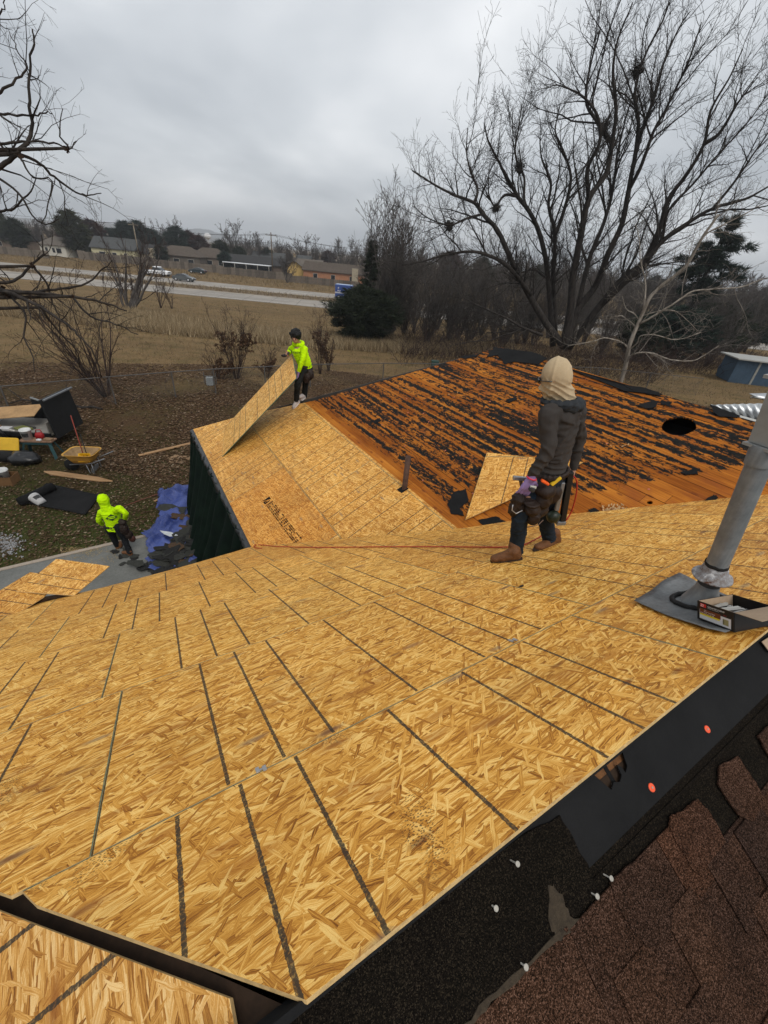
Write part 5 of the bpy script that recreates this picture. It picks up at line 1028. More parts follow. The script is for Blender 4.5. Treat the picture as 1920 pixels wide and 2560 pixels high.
PIN = needles('pine_green', [(0.2, (0.010, 0.018, 0.015)), (0.55, (0.020, 0.034, 0.026)), (0.85, (0.042, 0.060, 0.044))])
OLV = needles('olive_green', [(0.2, (0.018, 0.022, 0.010)), (0.55, (0.038, 0.042, 0.020)), (0.85, (0.065, 0.066, 0.034))])
RED = needles('dark_red_leaf', [(0.2, (0.022, 0.010, 0.010)), (0.55, (0.045, 0.020, 0.018)), (0.85, (0.07, 0.035, 0.028))])
jb = pg(905, 858); evergreen('juniper_tree', jb, 4.7, 3.1, 81, 'dense dark green juniper beside the road, hiding half of the blue truck', 'tree', JUN, 260, 0.34, 75000, 'blob', z0=0.02)
jb2 = pg(918, 848); evergreen('juniper_tree', jb2, 8.6, 1.5, 82, 'taller slim dark juniper top behind the broad one', 'tree', JUN, 120, 0.32, 22000, 'cone')
pb = pg(1672, 900); evergreen('pine_tree', pb, 13.8, 3.6, 83, 'tall open dark pine against the sky at the right', 'tree', PIN, 70, 0.46, 30000, 'open', z0=0.46, flat=0.8)
for i, (px, qy, h, rb_, lab) in enumerate([(1655, 905, 5.6, 3.6, 'low spreading dark pine behind the pale barked tree'), (1745, 900, 6.4, 4.0, 'low spreading dark pine left of the blue shed'), (1860, 880, 7.4, 3.6, 'dark pine mass above the blue shed'), (1580, 900, 4.0, 2.4, 'small dark pine below the pale limb')]): evergreen('pine_tree', pg(px, qy), h, rb_, 84+i, lab, 'tree', JUN if i % 2 else PIN, 120, 0.40, 26000, 'blob', z0=0.10)

# ---- tree line beyond the highway
FB = bark('far_bare_bark', (0.05, 0.042, 0.038), (0.10, 0.086, 0.078)); 
def fartree(px, Y, h, kind, lab, i):
    p = py(px, 640, Y); loc = (float(p[0]), Y, RZ)
    if kind == 'bare': return put_baretree('far_tree', loc, 'far%d' % (i % 4), lab, 'tree', 'trees across the highway', h/10.0, i*0.9, h=10.0, seed=90+i % 4, stems=7, spread=0.5, mat=FB, rad0=0.16, minr=0.035, spec=[(1.3, 3.2, 0.3, 0.6, 0.28, 0.10, 5, 3, 0.2), (1.5, 1.4, 0.3, 0.65, 0.2, 0.14, 4, 3, 0.12), (1.6, 0.7, 0.3, 0.7, 0.15, 0.14, 3, 3, 0.12)])
    mt = {'green': PIN, 'olive': OLV, 'red': RED, 'dark': JUN}[kind]; key = 'fe_'+kind
    if key not in PROTO:
        t = evergreen('far_tree', loc, 8.0, 2.7, 120+len(PROTO), lab, 'tree', mt, 90, 0.85, 11000, 'blob', group='trees across the highway', z0=0.10); PROTO[key] = t
    else:
        t = copy_tree(PROTO[key]); t.name = 'far_tree'; t.location = loc; t.rotation_euler = (0, 0, i*1.1); tag(t, lab, 'tree', 'trees across the highway')
    s_ = h/8.0; t.scale = (s_, s_, s_); return t
ft = [(20, 158, 11, 'olive', 'olive green tree at the far left skyline'), (58, 150, 9, 'dark', 'dark evergreen at the far left behind the fence'), (100, 170, 9, 'bare', 'leafless tree left of the small white house'), (135, 175, 9.5, 'bare', 'leafless tree above the small white house'), (178, 178, 9, 'red', 'dark reddish tree left of the tall olive one'), (197, 150, 12.5, 'olive', 'tallest olive green tree with narrow top'), (212, 152, 7, 'olive', 'yellowish green tree left of the dark red one'), (245, 172, 11, 'red', 'dark red leaved tree above the brown roofed house'), (285, 190, 9, 'green', 'green tree right of the dark red one'), (325, 178, 11.5, 'green', 'broad dark green tree behind the yellow walled house'), (355, 178, 12, 'green', 'dark green tree behind the leaning pole'), (385, 182, 10, 'green', 'dark green tree right of the leaning pole'), (402, 150, 5.6, 'dark', 'small dark evergreen beside the leaning pole house'), (428, 190, 13.5, 'bare', 'tall leafless tree in the middle of the roofs'), (450, 182, 11.5, 'green', 'tall dark evergreen above the brown porch house'), (475, 186, 10.5, 'red', 'dark reddish tree above the brown porch house'), (500, 184, 9.5, 'red', 'dark reddish tree right of its twin'), (520, 175, 7, 'bare', 'leafless tree over the hip roofed brown house'), (553, 172, 8.5, 'dark', 'dark evergreen behind the round green bush'), (562, 148, 5.6, 'green', 'round green bush in front of the fence houses'), (585, 186, 14, 'bare', 'tallest leafless tree left of the white porch roof'), (612, 186, 11, 'bare', 'leafless tree above the white porch roof'), (598, 180, 7, 'dark', 'dark evergreen above the white porch roof'), (648, 188, 11.5, 'bare', 'leafless tree left of the utility pole'), (668, 190, 7.5, 'dark', 'dark evergreen touching the utility pole'), (703, 210, 10.5, 'bare', 'leafless tree right of the utility pole'), (735, 150, 8.6, 'bare', 'leafless tree in front of the white gable'), (715, 128, 7.2, 'bare', 'dense leafless tree at the near side of the fence'), (760, 200, 12.5, 'bare', 'tall leafless tree behind the yellow house'), (790, 205, 10.5, 'bare', 'leafless tree above the orange brick house'), (822, 215, 8.5, 'red', 'brown leaved tree above the orange brick house'), (850, 200, 12, 'bare', 'leafless tree at the right end of the orange brick house'), (880, 196, 12.5, 'bare', 'leafless tree above the juniper, left'), (915, 190, 13, 'bare', 'leafless tree above the juniper, right'), (940, 170, 14, 'bare', 'tall leafless tree right of the juniper top'), (985, 180, 13, 'bare', 'leafless skyline tree between juniper and big tree'), (1030, 190, 12, 'bare', 'leafless skyline tree left of the big tree'), (1075, 180, 11.5, 'bare', 'skyline tree behind the low left limb of the big tree'), (1125, 175, 12, 'red', 'brown rounded tree behind the left limbs of the big tree'), (1165, 200, 12, 'bare', 'skyline tree behind the left stems of the big tree')]
for i in range(22): ft.append((1210+i*38, 150+(i*37) % 60, 10.5+(i*29) % 4, 'bare' if i % 4 else ('dark', 'olive', 'red')[i % 3], 'skyline tree number-free'))
names_r = ['directly behind the big trunk, left', 'directly behind the big trunk', 'behind the big trunk, right', 'seen between the two thickest stems', 'left of the hooded worker\'s head line', 'above the hooded worker', 'behind the long leaning limb', 'right of the long leaning limb', 'above the pale trunk', 'left of the pale upper limb', 'behind the pale upper limb', 'right of the pale upper limb', 'left of the tall pine', 'behind the tall pine, left', 'behind the tall pine', 'behind the tall pine, right', 'right of the tall pine', 'above the blue shed, left', 'above the blue shed', 'above the blue shed, right', 'at the right picture edge', 'beyond the right picture edge']
for i, (px, Y, h, kd, lab) in enumerate(ft):
    if 'number-free' in lab: lab = 'hazy far skyline tree '+names_r[i-40]
    fartree(px, Y, h, kd, lab, i)
# solid dark brush line far away
tw = Twigs(99); r_ = random.Random(99)
for i in range(2600):
    Y = r_.uniform(190, 330); x = r_.uniform(-1.1, 1.35)*Y; h = r_.uniform(4, 9.5); p = np.array([x, Y, RZ]); d = np.array([r_.gauss(0, .3), r_.gauss(0, .3), 1]); pts = [p]
    for k in range(3): d = d+np.array([r_.gauss(0, .2), r_.gauss(0, .2), 0.05]); pts.append(pts[-1]+d/np.linalg.norm(d)*h/3)
    tw.line(pts, [0.18, 0.13, 0.09, 0.05], 3); grow(tw, pts, [0.18, 0.13, 0.09, 0.05], 0, [(1.5, 2.6, 0.3, 0.6, 0.2, 0.12, 3, 3, 0.1)])
tag(link('far_woodland', tw.mesh(), None, FB), 'long hazy band of leafless woodland on the horizon', 'woodland', None, 'stuff')

# ================================================================== fences and yard things
GALV = plain('galvanised_steel', (0.075, 0.07, 0.065), 0.7, 0.3, 8)
rail = [pz(-300, 993, 1.2), pz(0, 966, 1.2), pz(272, 942, 1.2), pz(428, 930, 1.2), pz(532, 923, 1.2), pz(775, 911, 1.2), pz(960, 907, 1.2), pz(1120, 906, 1.2), pz(1500, 920, 1.2), pz(1760, 946, 1.2)]
rail = [np.array([p[0], p[1], 1.2+float(ground_z(p[0], p[1]))]) for p in rail]
ft_ = empty('chain_link_fence', (float(rail[0][0]), float(rail[0][1]), 0), 0, 'low chain-link fence with round steel rail along the back of the yard', 'fence'); fo = np.array([rail[0][0], rail[0][1], 0])
m = MB(); m.tube([tuple(p-fo) for p in rail], 0.022, 6); m.build('top_rail', GALV, ft_)
tot = 0; wiresV, wiresQ = [], []
tw = Twigs(5)
for a, b_ in zip(rail[:-1], rail[1:]):
    L = np.linalg.norm(b_-a); n = max(1, round(L/3.0))
    for k in range(n):
        p = a+(b_-a)*k/n; g = float(ground_z(p[0], p[1])); m = MB(); m.tube([(0, 0, -0.1), (0, 0, 1.22)], 0.028, 8); o = m.build('fence_post', GALV, ft_); o.location = (p[0]-fo[0], p[1]-fo[1], g)
    nd = int(L/0.11)
    for k in range(nd):
        for s_ in (0, 1):
            u0, u1 = k/nd, min(1, (k+11)/nd); p, q_ = a+(b_-a)*u0, a+(b_-a)*u1; z0 = 0.03 if s_ else 1.17; z1 = 1.17 if s_ else 0.03
            tw.line([p-fo-[0, 0, 1.2]+[0, 0, z0], q_-fo-[0, 0, 1.2]+[0, 0, z1]], [0.0022, 0.0022], 3)
o = link('wire_mesh', tw.mesh(), ft_, GALV); o['kind'] = 'stuff'
# small grey electric box outside the fence
def boxy(name, c, d, mat, lab, cat, rz_=0.0, parts=(), group=None):
    t = empty(name, tuple(c), rz_, lab, cat, group)
    for nm, cc, dd, mm in ((name+'_body', (0, 0, d[2]/2), d, mat),)+tuple(parts): q = MB(); q.box(cc, dd); bev(q.build(nm, mm, t), min(dd)*0.08)
    return t
def bev(o, w_=0.01, seg=2):
    md = o.modifiers.new('bevel', 'BEVEL'); md.width = w_; md.segments = seg; md.limit_method = 'ANGLE'; return o
GREYP = plain('grey_metal_paint', (0.20, 0.215, 0.22), 0.5, 0.2, 5)
p = pg(526, 963); boxy('meter_box', p, (0.34, 0.22, 0.42), GREYP, 'small grey utility box on a frame by the wire fence', 'utility box', 0.2, (('frame', (0, 0.16, 0.42), (0.62, 0.04, 0.05), GALV), ('frame_leg', (-0.29, 0.16, 0.3), (0.04, 0.04, 0.6), GALV), ('frame_leg', (0.29, 0.16, 0.3), (0.04, 0.04, 0.6), GALV)))
p = pg(1085, 925); boxy('cable_box', p, (0.5, 0.4, 0.6), plain('green_box_paint', (0.02, 0.05, 0.04), 0.6, 0.2, 5), 'small dark green utility box at the fence left of the orange ridge', 'utility box', 0.1, (('lid', (0, 0, 0.62), (0.54, 0.44, 0.05), plain('green_box_paint', (0.02, 0.05, 0.04), 0.6)),))

# ---- wheelbarrow
YB = plain('faded_yellow_plastic', (0.50, 0.27, 0.05), 0.6, 0.2, 6); YBI = plain('dusty_tub_inside', (0.30, 0.20, 0.10), 0.85, 0.35, 8); BLK = plain('black_rubber', (0.012, 0.012, 0.012), 0.8, 0.3, 10); STEEL = plain('grey_steel_tube', (0.16, 0.165, 0.17), 0.5, 0.25, 9, metal=0.4)
wp = pg(207, 1185)
wb = empty('wheelbarrow', tuple(wp+np.array([0, 0.25, 0])), rad(8), 'yellow plastic wheelbarrow with a yellow tub inside', 'wheelbarrow')
def rrect(a, b_, r_, z, n=5, cx=0, cy=0):
    out = []
    for qx, qy, s_ in ((1, 1, 0), (-1, 1, 90), (-1, -1, 180), (1, -1, 270)):
        for i in range(n): t_ = rad(s_+90*i/(n-1)); out.append((cx+qx*(a-r_)+r_*math.cos(t_), cy+qy*(b_-r_)+r_*math.sin(t_), z))
    return out
def loft(rings, close0=True, close1=False):
    m = MB(); n = len(rings[0]); V = [p for r_ in rings for p in r_]; Fq = [(i*n+k, i*n+(k+1) % n, (i+1)*n+(k+1) % n, (i+1)*n+k) for i in range(len(rings)-1) for k in range(n)]
    if close0: Fq.append(tuple(range(n))[::-1])
    if close1: Fq.append(tuple((len(rings)-1)*n+k for k in range(n)))
    m.add(V, Fq); return m
m = loft([rrect(0.26, 0.19, 0.08, 0.34, cy=-0.02), rrect(0.35, 0.27, 0.11, 0.48), rrect(0.41, 0.34, 0.14, 0.64), rrect(0.44, 0.36, 0.15, 0.66), rrect(0.45, 0.37, 0.15, 0.65)]); m.build('tub', YB, wb, True)
m = loft([rrect(0.245, 0.175, 0.08, 0.355, cy=-0.02), rrect(0.335, 0.255, 0.10, 0.49), rrect(0.40, 0.33, 0.13, 0.645)], True); m.f = [f[::-1] for f in m.f]; m.build('tub_lining', YBI, wb, True)
for s_ in (-1, 1):
    m = MB(); m.tube([(0.75, s_*0.28, 0.56), (0.3, s_*0.22, 0.36), (-0.4, s_*0.12, 0.24)], 0.018, 8); m.build('handle', STEEL, wb, True)
    m = MB(); m.tube([(0.28, s_*0.2, 0.35), (0.30, s_*0.22, 0.02), (0.16, s_*0.2, 0.02), (0.1, s_*0.18, 0.33)], 0.015, 8); m.build('leg', STEEL, wb, True)
m = MB(); m.box((0.23, 0, 0.09), (0.02, 0.42, 0.16)); m.build('leg_brace', STEEL, wb)
m = MB(); m.tube([(-0.42, -0.05, 0.19), (-0.42, 0.05, 0.19)], 0.19, 20); m.build('wheel', BLK, wb, True)
tb = empty('yellow_tub', tuple(Vector(wb.location)+Vector((0.1, 0.02, 0.40))), rad(14), 'bright yellow plastic tub lying in the wheelbarrow', 'tub'); m = loft([rrect(0.10, 0.08, 0.02, 0.0), rrect(0.15, 0.12, 0.03, 0.22), rrect(0.165, 0.135, 0.03, 0.225)]); bx_ = m.build('tub_wall', plain('bright_yellow_plastic', (0.75, 0.42, 0.01), 0.45, 0.1, 6), tb, True); bx_.rotation_euler = (rad(55), 0, 0); m = MB(); m.tube([(-0.15, 0.0, 0.2), (0, -0.02, 0.32), (0.15, 0, 0.2)], 0.006, 6); hh_ = m.build('handle', BLK, tb, True); hh_.rotation_euler = (rad(55), 0, 0)
tl = empty('rake', tuple(Vector(wb.location)+Vector((-0.06, 0.02, 0.42))), 0, 'long red handled tool standing in the wheelbarrow', 'tool'); m = MB(); m.tube([(0.1, -0.05, 0), (-0.35, 0.5, 1.15)], 0.014, 8); m.build('handle', plain('red_handle', (0.22, 0.035, 0.02), 0.6, 0.3, 8), tl, True); m = MB(); m.box((0.1, -0.05, 0), (0.28, 0.05, 0.03)); m.build('head', BLK, tl)
tl = empty('shovel', tuple(Vector(wb.location)+Vector((0.06, 0.02, 0.44))), 0, 'short black handled tool leaning in the wheelbarrow', 'tool'); m = MB(); m.tube([(0.08, -0.04, 0), (-0.2, 0.3, 0.65)], 0.013, 8); m.build('handle', BLK, tl, True); m = MB(); m.box((0.1, -0.05, 0), (0.2, 0.14, 0.02)); m.build('blade', BLK, tl)

# ---- boards on the lawn
WOODP = NB('pale_pine_board', 0.8, 0.2); _g = WOODP.noise(WOODP.mapped(WOODP.obj, scale=(1.5, 40, 40)), 1.0, 4, 0.6); WOODP.col(WOODP.ramp(_g, [(0.3, (0.20, 0.105, 0.048)), (0.55, (0.36, 0.22, 0.11)), (0.8, (0.46, 0.31, 0.17))])); WOODP = WOODP.m
def board(a, b_, wd, th, lab, z=0.03, mat=None, taper=False, name='board'):
    A, B = pz(*a, z+0.0), pz(*b_, z); c = (A+B)/2; d = B-A; L = np.linalg.norm(d); m = MB(); h = L/2
    if taper: P = [(-h, -0.01), (-h*0.72, -wd*0.5), (h*0.7, -wd*0.5), (h, -0.02), (h, 0.02), (h*0.5, wd*0.5), (-h*0.75, wd*0.5), (-h, 0.02)]
    else: P = [(-h, -wd/2), (h, -wd/2), (h, wd/2), (-h, wd/2)]
    n = len(P); m.add([(x, y, th) for x, y in P]+[(x, y, 0) for x, y in P], [tuple(range(n)), tuple(range(2*n-1, n-1, -1))]+[(i, i+n, (i+1) % n+n, (i+1) % n) for i in range(n)])
    o = m.build(name, mat or WOODP); o.location = (c[0], c[1], z); o.rotation_euler = (0, 0, math.atan2(d[1], d[0])); return tag(o, lab, 'board')
board((110, 1180), (281, 1204), 0.24, 0.025, 'split pale board with pointed ends below the wheelbarrow', taper=True)
board((347, 1140), (486, 1107), 0.12, 0.035, 'long pale stud lying on the lawn under the roof corner')
board((450, 1236), (502, 1240), 0.09, 0.04, 'short orange brown stick lying on the blue tarp', z=0.13)
board((386, 1254), (400, 1247), 0.06, 0.02, 'small wood offcut at the corner of the blue tarp')
# crumpled brown paper
def crumple(name, P, hgt, seed, mat, lab, cat, z=0.0, n=26, sc=3.0, group=None, edge=0.0, thick=True, rag=0.0):
    """a creased sheet over the outline P (picture points taken on height z)"""
    W = [pz(x, y, z) for x, y in P]; c = sum(W)/len(W); poly = [(w_[0]-c[0], w_[1]-c[1]) for w_ in W]
    def inside(x, y):
        k = False
        for i in range(len(poly)):
            (x1, y1), (x2, y2) = poly[i-1], poly[i]
            if (y1 > y) != (y2 > y) and x < (x2-x1)*(y-y1)/(y2-y1)+x1: k = not k
        return k
    x0, x1 = min(p[0] for p in poly), max(p[0] for p in poly); y0, y1 = min(p[1] for p in poly), max(p[1] for p in poly); m = n; V = {}; Fq = []; vs = []
    def vid(i, j):
        if (i, j) not in V:
            x = x0+(x1-x0)*i/m; y = y0+(y1-y0)*j/m; r1_ = abs(mn.noise(Vector((x*sc+seed, y*sc, seed)))); r2_ = 1-abs(mn.noise(Vector((x*sc*1.9+seed*2, y*sc*0.7, 3.3)))*2); V[(i, j)] = len(vs)
            vs.append((x+rag*mn.noise(Vector((y*9, x*9, seed))), y+rag*mn.noise(Vector((x*9, y*9, seed+5))), hgt*(r1_*1.2+max(0, r2_)**3*0.9)+0.006))
        return V[(i, j)]
    for i in range(m):
        for j in range(m):
            x, y = x0+(x1-x0)*(i+.5)/m, y0+(y1-y0)*(j+.5)/m
            if inside(x+rag*3*mn.noise(Vector((x*6, y*6, seed))), y+rag*3*mn.noise(Vector((y*6, x*6, seed+1)))): Fq.append((vid(i, j), vid(i+1, j), vid(i+1, j+1), vid(i, j+1)))
    me = bpy.data.meshes.new('m'); me.from_pydata(vs, [], Fq); o = link(name, me, None, mat, True); o.location = (c[0], c[1], z); 
    if thick: md = o.modifiers.new('s', 'SOLIDIFY'); md.thickness = 0.004
    return tag(o, lab, cat, group)
PAPER = plain('brown_kraft_paper', (0.21, 0.135, 0.075), 0.85, 0.25, 7)
crumple('paper_sheet', [(415, 1142), (440, 1140), (455, 1142), (490, 1147), (488, 1151), (455, 1150), (452, 1160), (425, 1158)], 0.06, 3, PAPER, 'crumpled brown paper on the lawn beside the long stud', 'paper', n=22, sc=4)
# ---- rolled out felt with a white pail
FB_ = FELT
f0, f1, f2, f3 = pz(118, 1213, 0), pz(252, 1243, 0), pz(215, 1292, 0), pz(62, 1262, 0)
rt_ = empty('felt_roll', tuple((f0+f2)/2), 0, 'roll of black roofing felt partly unrolled on the lawn', 'felt roll'); ro = (f0+f2)/2
m = MB(); n = 16; V = []
for i in range(n+1):
    for j in range(9):
        p = (f0*(1-i/n)+f1*i/n)*(1-j/8)+(f3*(1-i/n)+f2*i/n)*j/8-ro; V.append((p[0], p[1], 0.075+0.02*mn.noise(Vector((p[0]*2, p[1]*2, 1)))))
m.add(V, [(i*9+j, (i+1)*9+j, (i+1)*9+j+1, i*9+j+1) for i in range(n) for j in range(8)]); o = m.build('felt_sheet', FB_, rt_, True); md = o.modifiers.new('s', 'SOLIDIFY'); md.thickness = 0.006; md.offset = 1
a_, b_ = pz(50, 1255, 0.15)-ro, pz(132, 1217, 0.15)-ro; m = MB(); m.tube([tuple(a_), tuple(b_)], 0.125, 20); m.build('roll', FB_, rt_, True)
def pail(loc, lab, r_=0.15, h=0.36, tilt=(0, 0, 0), col=(0.62, 0.63, 0.62), logo=(0.10, 0.22, 0.12), rz_=0.0, group=None):
    t = empty('plastic_pail', tuple(loc), rz_, lab, 'pail', group); t.rotation_euler = (tilt[0], tilt[1], rz_); pm = plain('pail_%d' % int(col[0]*100), col, 0.45, 0.08, 5)
    m = MB(); n = 20; prof = [(r_*0.86, 0), (r_*0.99, h*0.86), (r_*1.06, h*0.87), (r_*1.06, h*0.93), (r_, h*0.94), (r_, h), (r_*0.95, h), (r_*0.82, 0.02), (0.001, 0.02)]
    V = [(a*math.cos(2*math.pi*k/n), a*math.sin(2*math.pi*k/n), z) for a, z in prof for k in range(n)]; m.add(V, [(i*n+k, i*n+(k+1) % n, (i+1)*n+(k+1) % n, (i+1)*n+k) for i in range(len(prof)-1) for k in range(n)]+[tuple(range(n))[::-1]]); m.build('pail_wall', pm, t, True)
    m = MB(); m.tube([(r_*math.cos(a)*1.08, r_*0.5*math.sin(a)-0.02, h*0.88-0.12*abs(math.sin(a))) for a in [math.pi*i/8 for i in range(9)]], 0.004, 5); m.build('bail', GALV, t, True)
    m = MB(); V = [(a*1.004*math.cos(an), a*1.004*math.sin(an), z) for a, z in ((r_*0.90, h*0.30), (r_*0.965, h*0.68)) for an in [rad(-130+q*8) for q in range(11)]]; m.add(V, [(i, i+1, i+12, i+11) for i in range(10)]); m.build('pail_print', plain('pail_print_ink', logo, 0.5, 0.3, 30), t); return t
pail(pz(106, 1258, 0.08), 'white pail lying on its side on the black felt', 0.13, 0.33, (rad(-70), 0, 0), col=(0.5, 0.5, 0.5), rz_=rad(70), logo=(0.03, 0.03, 0.03))

# ---- blue tarp with torn shingles
BLUE = NB('blue_poly_tarp', 0.45, 0.4); _t = BLUE.noise(BLUE.obj, 3, 4, 0.6); BLUE.col(BLUE.ramp(_t, [(0.3, (0.024, 0.042, 0.17)), (0.7, (0.055, 0.085, 0.28))])); BLUE.bump(BLUE.noise(BLUE.mapped(BLUE.obj, scale=(3, 9, 1), rot=(0, 0, 0.4)), 1.0, 5, 0.65, 0.8), 0.9, 0.05); BLUE = BLUE.m
crumple('tarp', [(402, 1228), (500, 1212), (560, 1208), (560, 1330), (520, 1420), (455, 1430), (380, 1436), (372, 1400), (376, 1352), (358, 1346), (382, 1318), (400, 1295), (398, 1260)], 0.20, 5, BLUE, 'crumpled blue tarp spread below the eave under torn shingles', 'tarp', z=0.10, n=70, sc=1.7, rag=0.03)
SHG = [plain('torn_black_shingle', (0.013, 0.013, 0.0125), 0.9, 0.4, 40), plain('torn_grey_shingle', (0.028, 0.029, 0.025), 0.9, 0.35, 40), plain('torn_brown_shingle', (0.058, 0.034, 0.018), 0.9, 0.35, 40)]
rr = random.Random(31); nsh = 0
def shingle_scrap(p, sz, mat, rz_, tx, ty, asp, first=[None]):
    V = []; n = 14; r2 = random.Random(rr.random())
    for k in range(n): a = 2*math.pi*k/n; q_ = (abs(math.cos(a))**9+abs(math.sin(a))**9)**(-1/9); V.append((math.cos(a)*q_*sz*r2.uniform(0.74, 1.06), math.sin(a)*q_*sz*asp*r2.uniform(0.70, 1.08), sz*0.10*r2.uniform(-1, 1)))
    m = MB(); m.add([(x, y, z+0.004) for x, y, z in V]+[(x, y, z-0.003) for x, y, z in V]+[(0, 0, 0.004+sz*0.07), (0, 0, 0)], [(k, (k+1) % n, 2*n) for k in range(n)]+[((k+1) % n+n, k+n, 2*n+1) for k in range(n)]+[(k, k+n, (k+1) % n+n, (k+1) % n) for k in range(n)])
    o = m.build('torn_shingle', mat); o.location = tuple(p); o.rotation_euler = (tx, ty, rz_); return o
places = []
def drop(n_, cx, cy, sx_, sy_, z0, z1, s0, s1, where):
    for _ in range(n_):
        px, qy = rr.gauss(cx, sx_), rr.gauss(cy, sy_)
        p = pz(px, qy, rr.uniform(z0, z1)); k = rr.choices([0, 1, 2], [0.50, 0.40, 0.10])[0]
        if px < 372 and qy < 1330: continue
        o = shingle_scrap(p, rr.uniform(s0, s1), SHG[k], rr.uniform(0, 3.14), rr.gauss(0, 0.12), rr.gauss(0, 0.12), rr.uniform(0.45, 0.9)); tag(o, ('torn black', 'torn grey', 'torn brown')[k]+' shingle piece '+where, 'shingle piece', 'torn shingle pieces '+where)
drop(110, 470, 1395, 34, 24, 0.14, 0.34, 0.14, 0.34, 'heaped on the blue tarp')
drop(46, 495, 1350, 26, 18, 0.16, 0.36, 0.16, 0.36, 'heaped high beside the green tarp')
drop(14, 400, 1420, 30, 10, 0.12, 0.15, 0.10, 0.25, 'spread on the patio at the eave')
drop(10, 330, 1400, 22, 12, 0.11, 0.12, 0.05, 0.14, 'scattered on the patio behind the worker')
for (px, qy, s_, a, k, lab) in [(430, 1272, 0.42, 0.5, 1, 'big torn grey shingle sheet lying alone on the blue tarp'), (512, 1222, 0.42, 0.6, 1, 'torn grey shingle sheet at the top of the blue tarp by the eave'), (455, 1292, 0.40, 0.35, 2, 'brown faced shingle piece on the middle of the blue tarp'), (488, 1320, 0.42, 0.5, 2, 'brown torn shingle leaning on the heap'), (338, 1407, 0.20, 0.5, 1, 'large torn piece on the patio right of the worker'), (500, 1275, 0.3, 0.5, 1, 'torn grey shingle touching the green tarp')]:
    tag(shingle_scrap(pz(px, qy, 0.25), s_, SHG[k], rr.uniform(-0.3, 0.3), 0.04, 0.02, a), lab, 'shingle piece')
m = MB(); P_ = [pz(399, 1326, 0.40), pz(428, 1330, 0.40), pz(445, 1338, 0.40), pz(425, 1341, 0.38), pz(410, 1335, 0.38)]; c = P_[0]; m.add([tuple(p-c) for p in P_]+[tuple(p-c-np.array([0, 0, 0.012])) for p in P_], [(0, 1, 2, 3, 4), (9, 8, 7, 6, 5)]+[(i, i+5, (i+1) % 5+5, (i+1) % 5) for i in range(5)]); o = m.build('metal_flashing', plain('bright_flashing', (0.5, 0.52, 0.53), 0.35, 0.2, 8, metal=0.5)); o.location = tuple(c); tag(o, 'bright bent metal flashing on the shingle heap', 'flashing')

# ---- dark green tarp hung from the eave of the far wing
GT = NB('dark_green_tarp', 0.8, 0.1); _n = GT.noise(GT.obj, 4, 4, 0.6); GT.col(GT.ramp(_n, [(0.3, (0.002, 0.006, 0.004)), (0.7, (0.006, 0.014, 0.009))])); GT = GT.m
tt = empty('eave_tarp', tuple(pB(0, 0.0)*[1, 1, 0]), 0, 'dark green tarp hanging in folds from the eave of the far wing', 'tarp'); to = np.array([tt.location.x, tt.location.y, 0]); V = []; nu, nv = 120, 18
for i in range(nu+1):
    a = -5.35+5.30*i/nu; top = pB(a, 0.02, -0.03)
    for j in range(nv+1):
        s_ = j/nv; out = 0.05+0.62*s_**1.1*(0.55+0.45*math.sin(max(0, min(1, (a+5.3)/5.3))*math.pi)); fold = (0.05+0.10*s_)*math.sin(a*13+2.2*math.sin(a*2.3)+s_*0.8)+0.04*mn.noise(Vector((a*3, s_*3, 0)))
        zz = top[2]*(1-s_)+0.14*s_; shift = 0.5*s_*math.sin(a*1.1)
        V.append(tuple(top*[1, 1, 0]+np.array([0, 0, zz])-R_*(out+fold)-D_*shift*0.4-to))
me = mesh_np(np.array(V), [(i*(nv+1)+j, i*(nv+1)+j+1, (i+1)*(nv+1)+j+1, (i+1)*(nv+1)+j) for i in range(nu) for j in range(nv)]); o = link('tarp_cloth', me, tt, GT, True); md = o.modifiers.new('s', 'SOLIDIFY'); md.thickness = 0.004
V = []; nu = 130
for i in range(nu+1):
    a = -5.42+5.5*i/nu; tp_ = pB(a, 0.015, 0.004); dr = 0.16+0.10*mn.noise(Vector((a*2.5, 0, 4)))+0.04*mn.noise(Vector((a*11, 0, 4)))
    for j in range(5): s_ = j/4; V.append(tuple(tp_-R_*(0.02+0.07*math.sin(s_*2.6)+0.03*mn.noise(Vector((a*7, s_*2, 9))))*(j > 0)+np.array([0, 0, -dr*s_])-to))
me = mesh_np(np.array(V), [(i*5+j, i*5+j+1, (i+1)*5+j+1, (i+1)*5+j) for i in range(nu) for j in range(4)]); o = link('torn_plastic_edge', me, tt, plain('black_plastic_film', (0.012, 0.013, 0.014), 0.35, 0.4, 9, spec=0.5), True); md = o.modifiers.new('s', 'SOLIDIFY'); md.thickness = 0.003

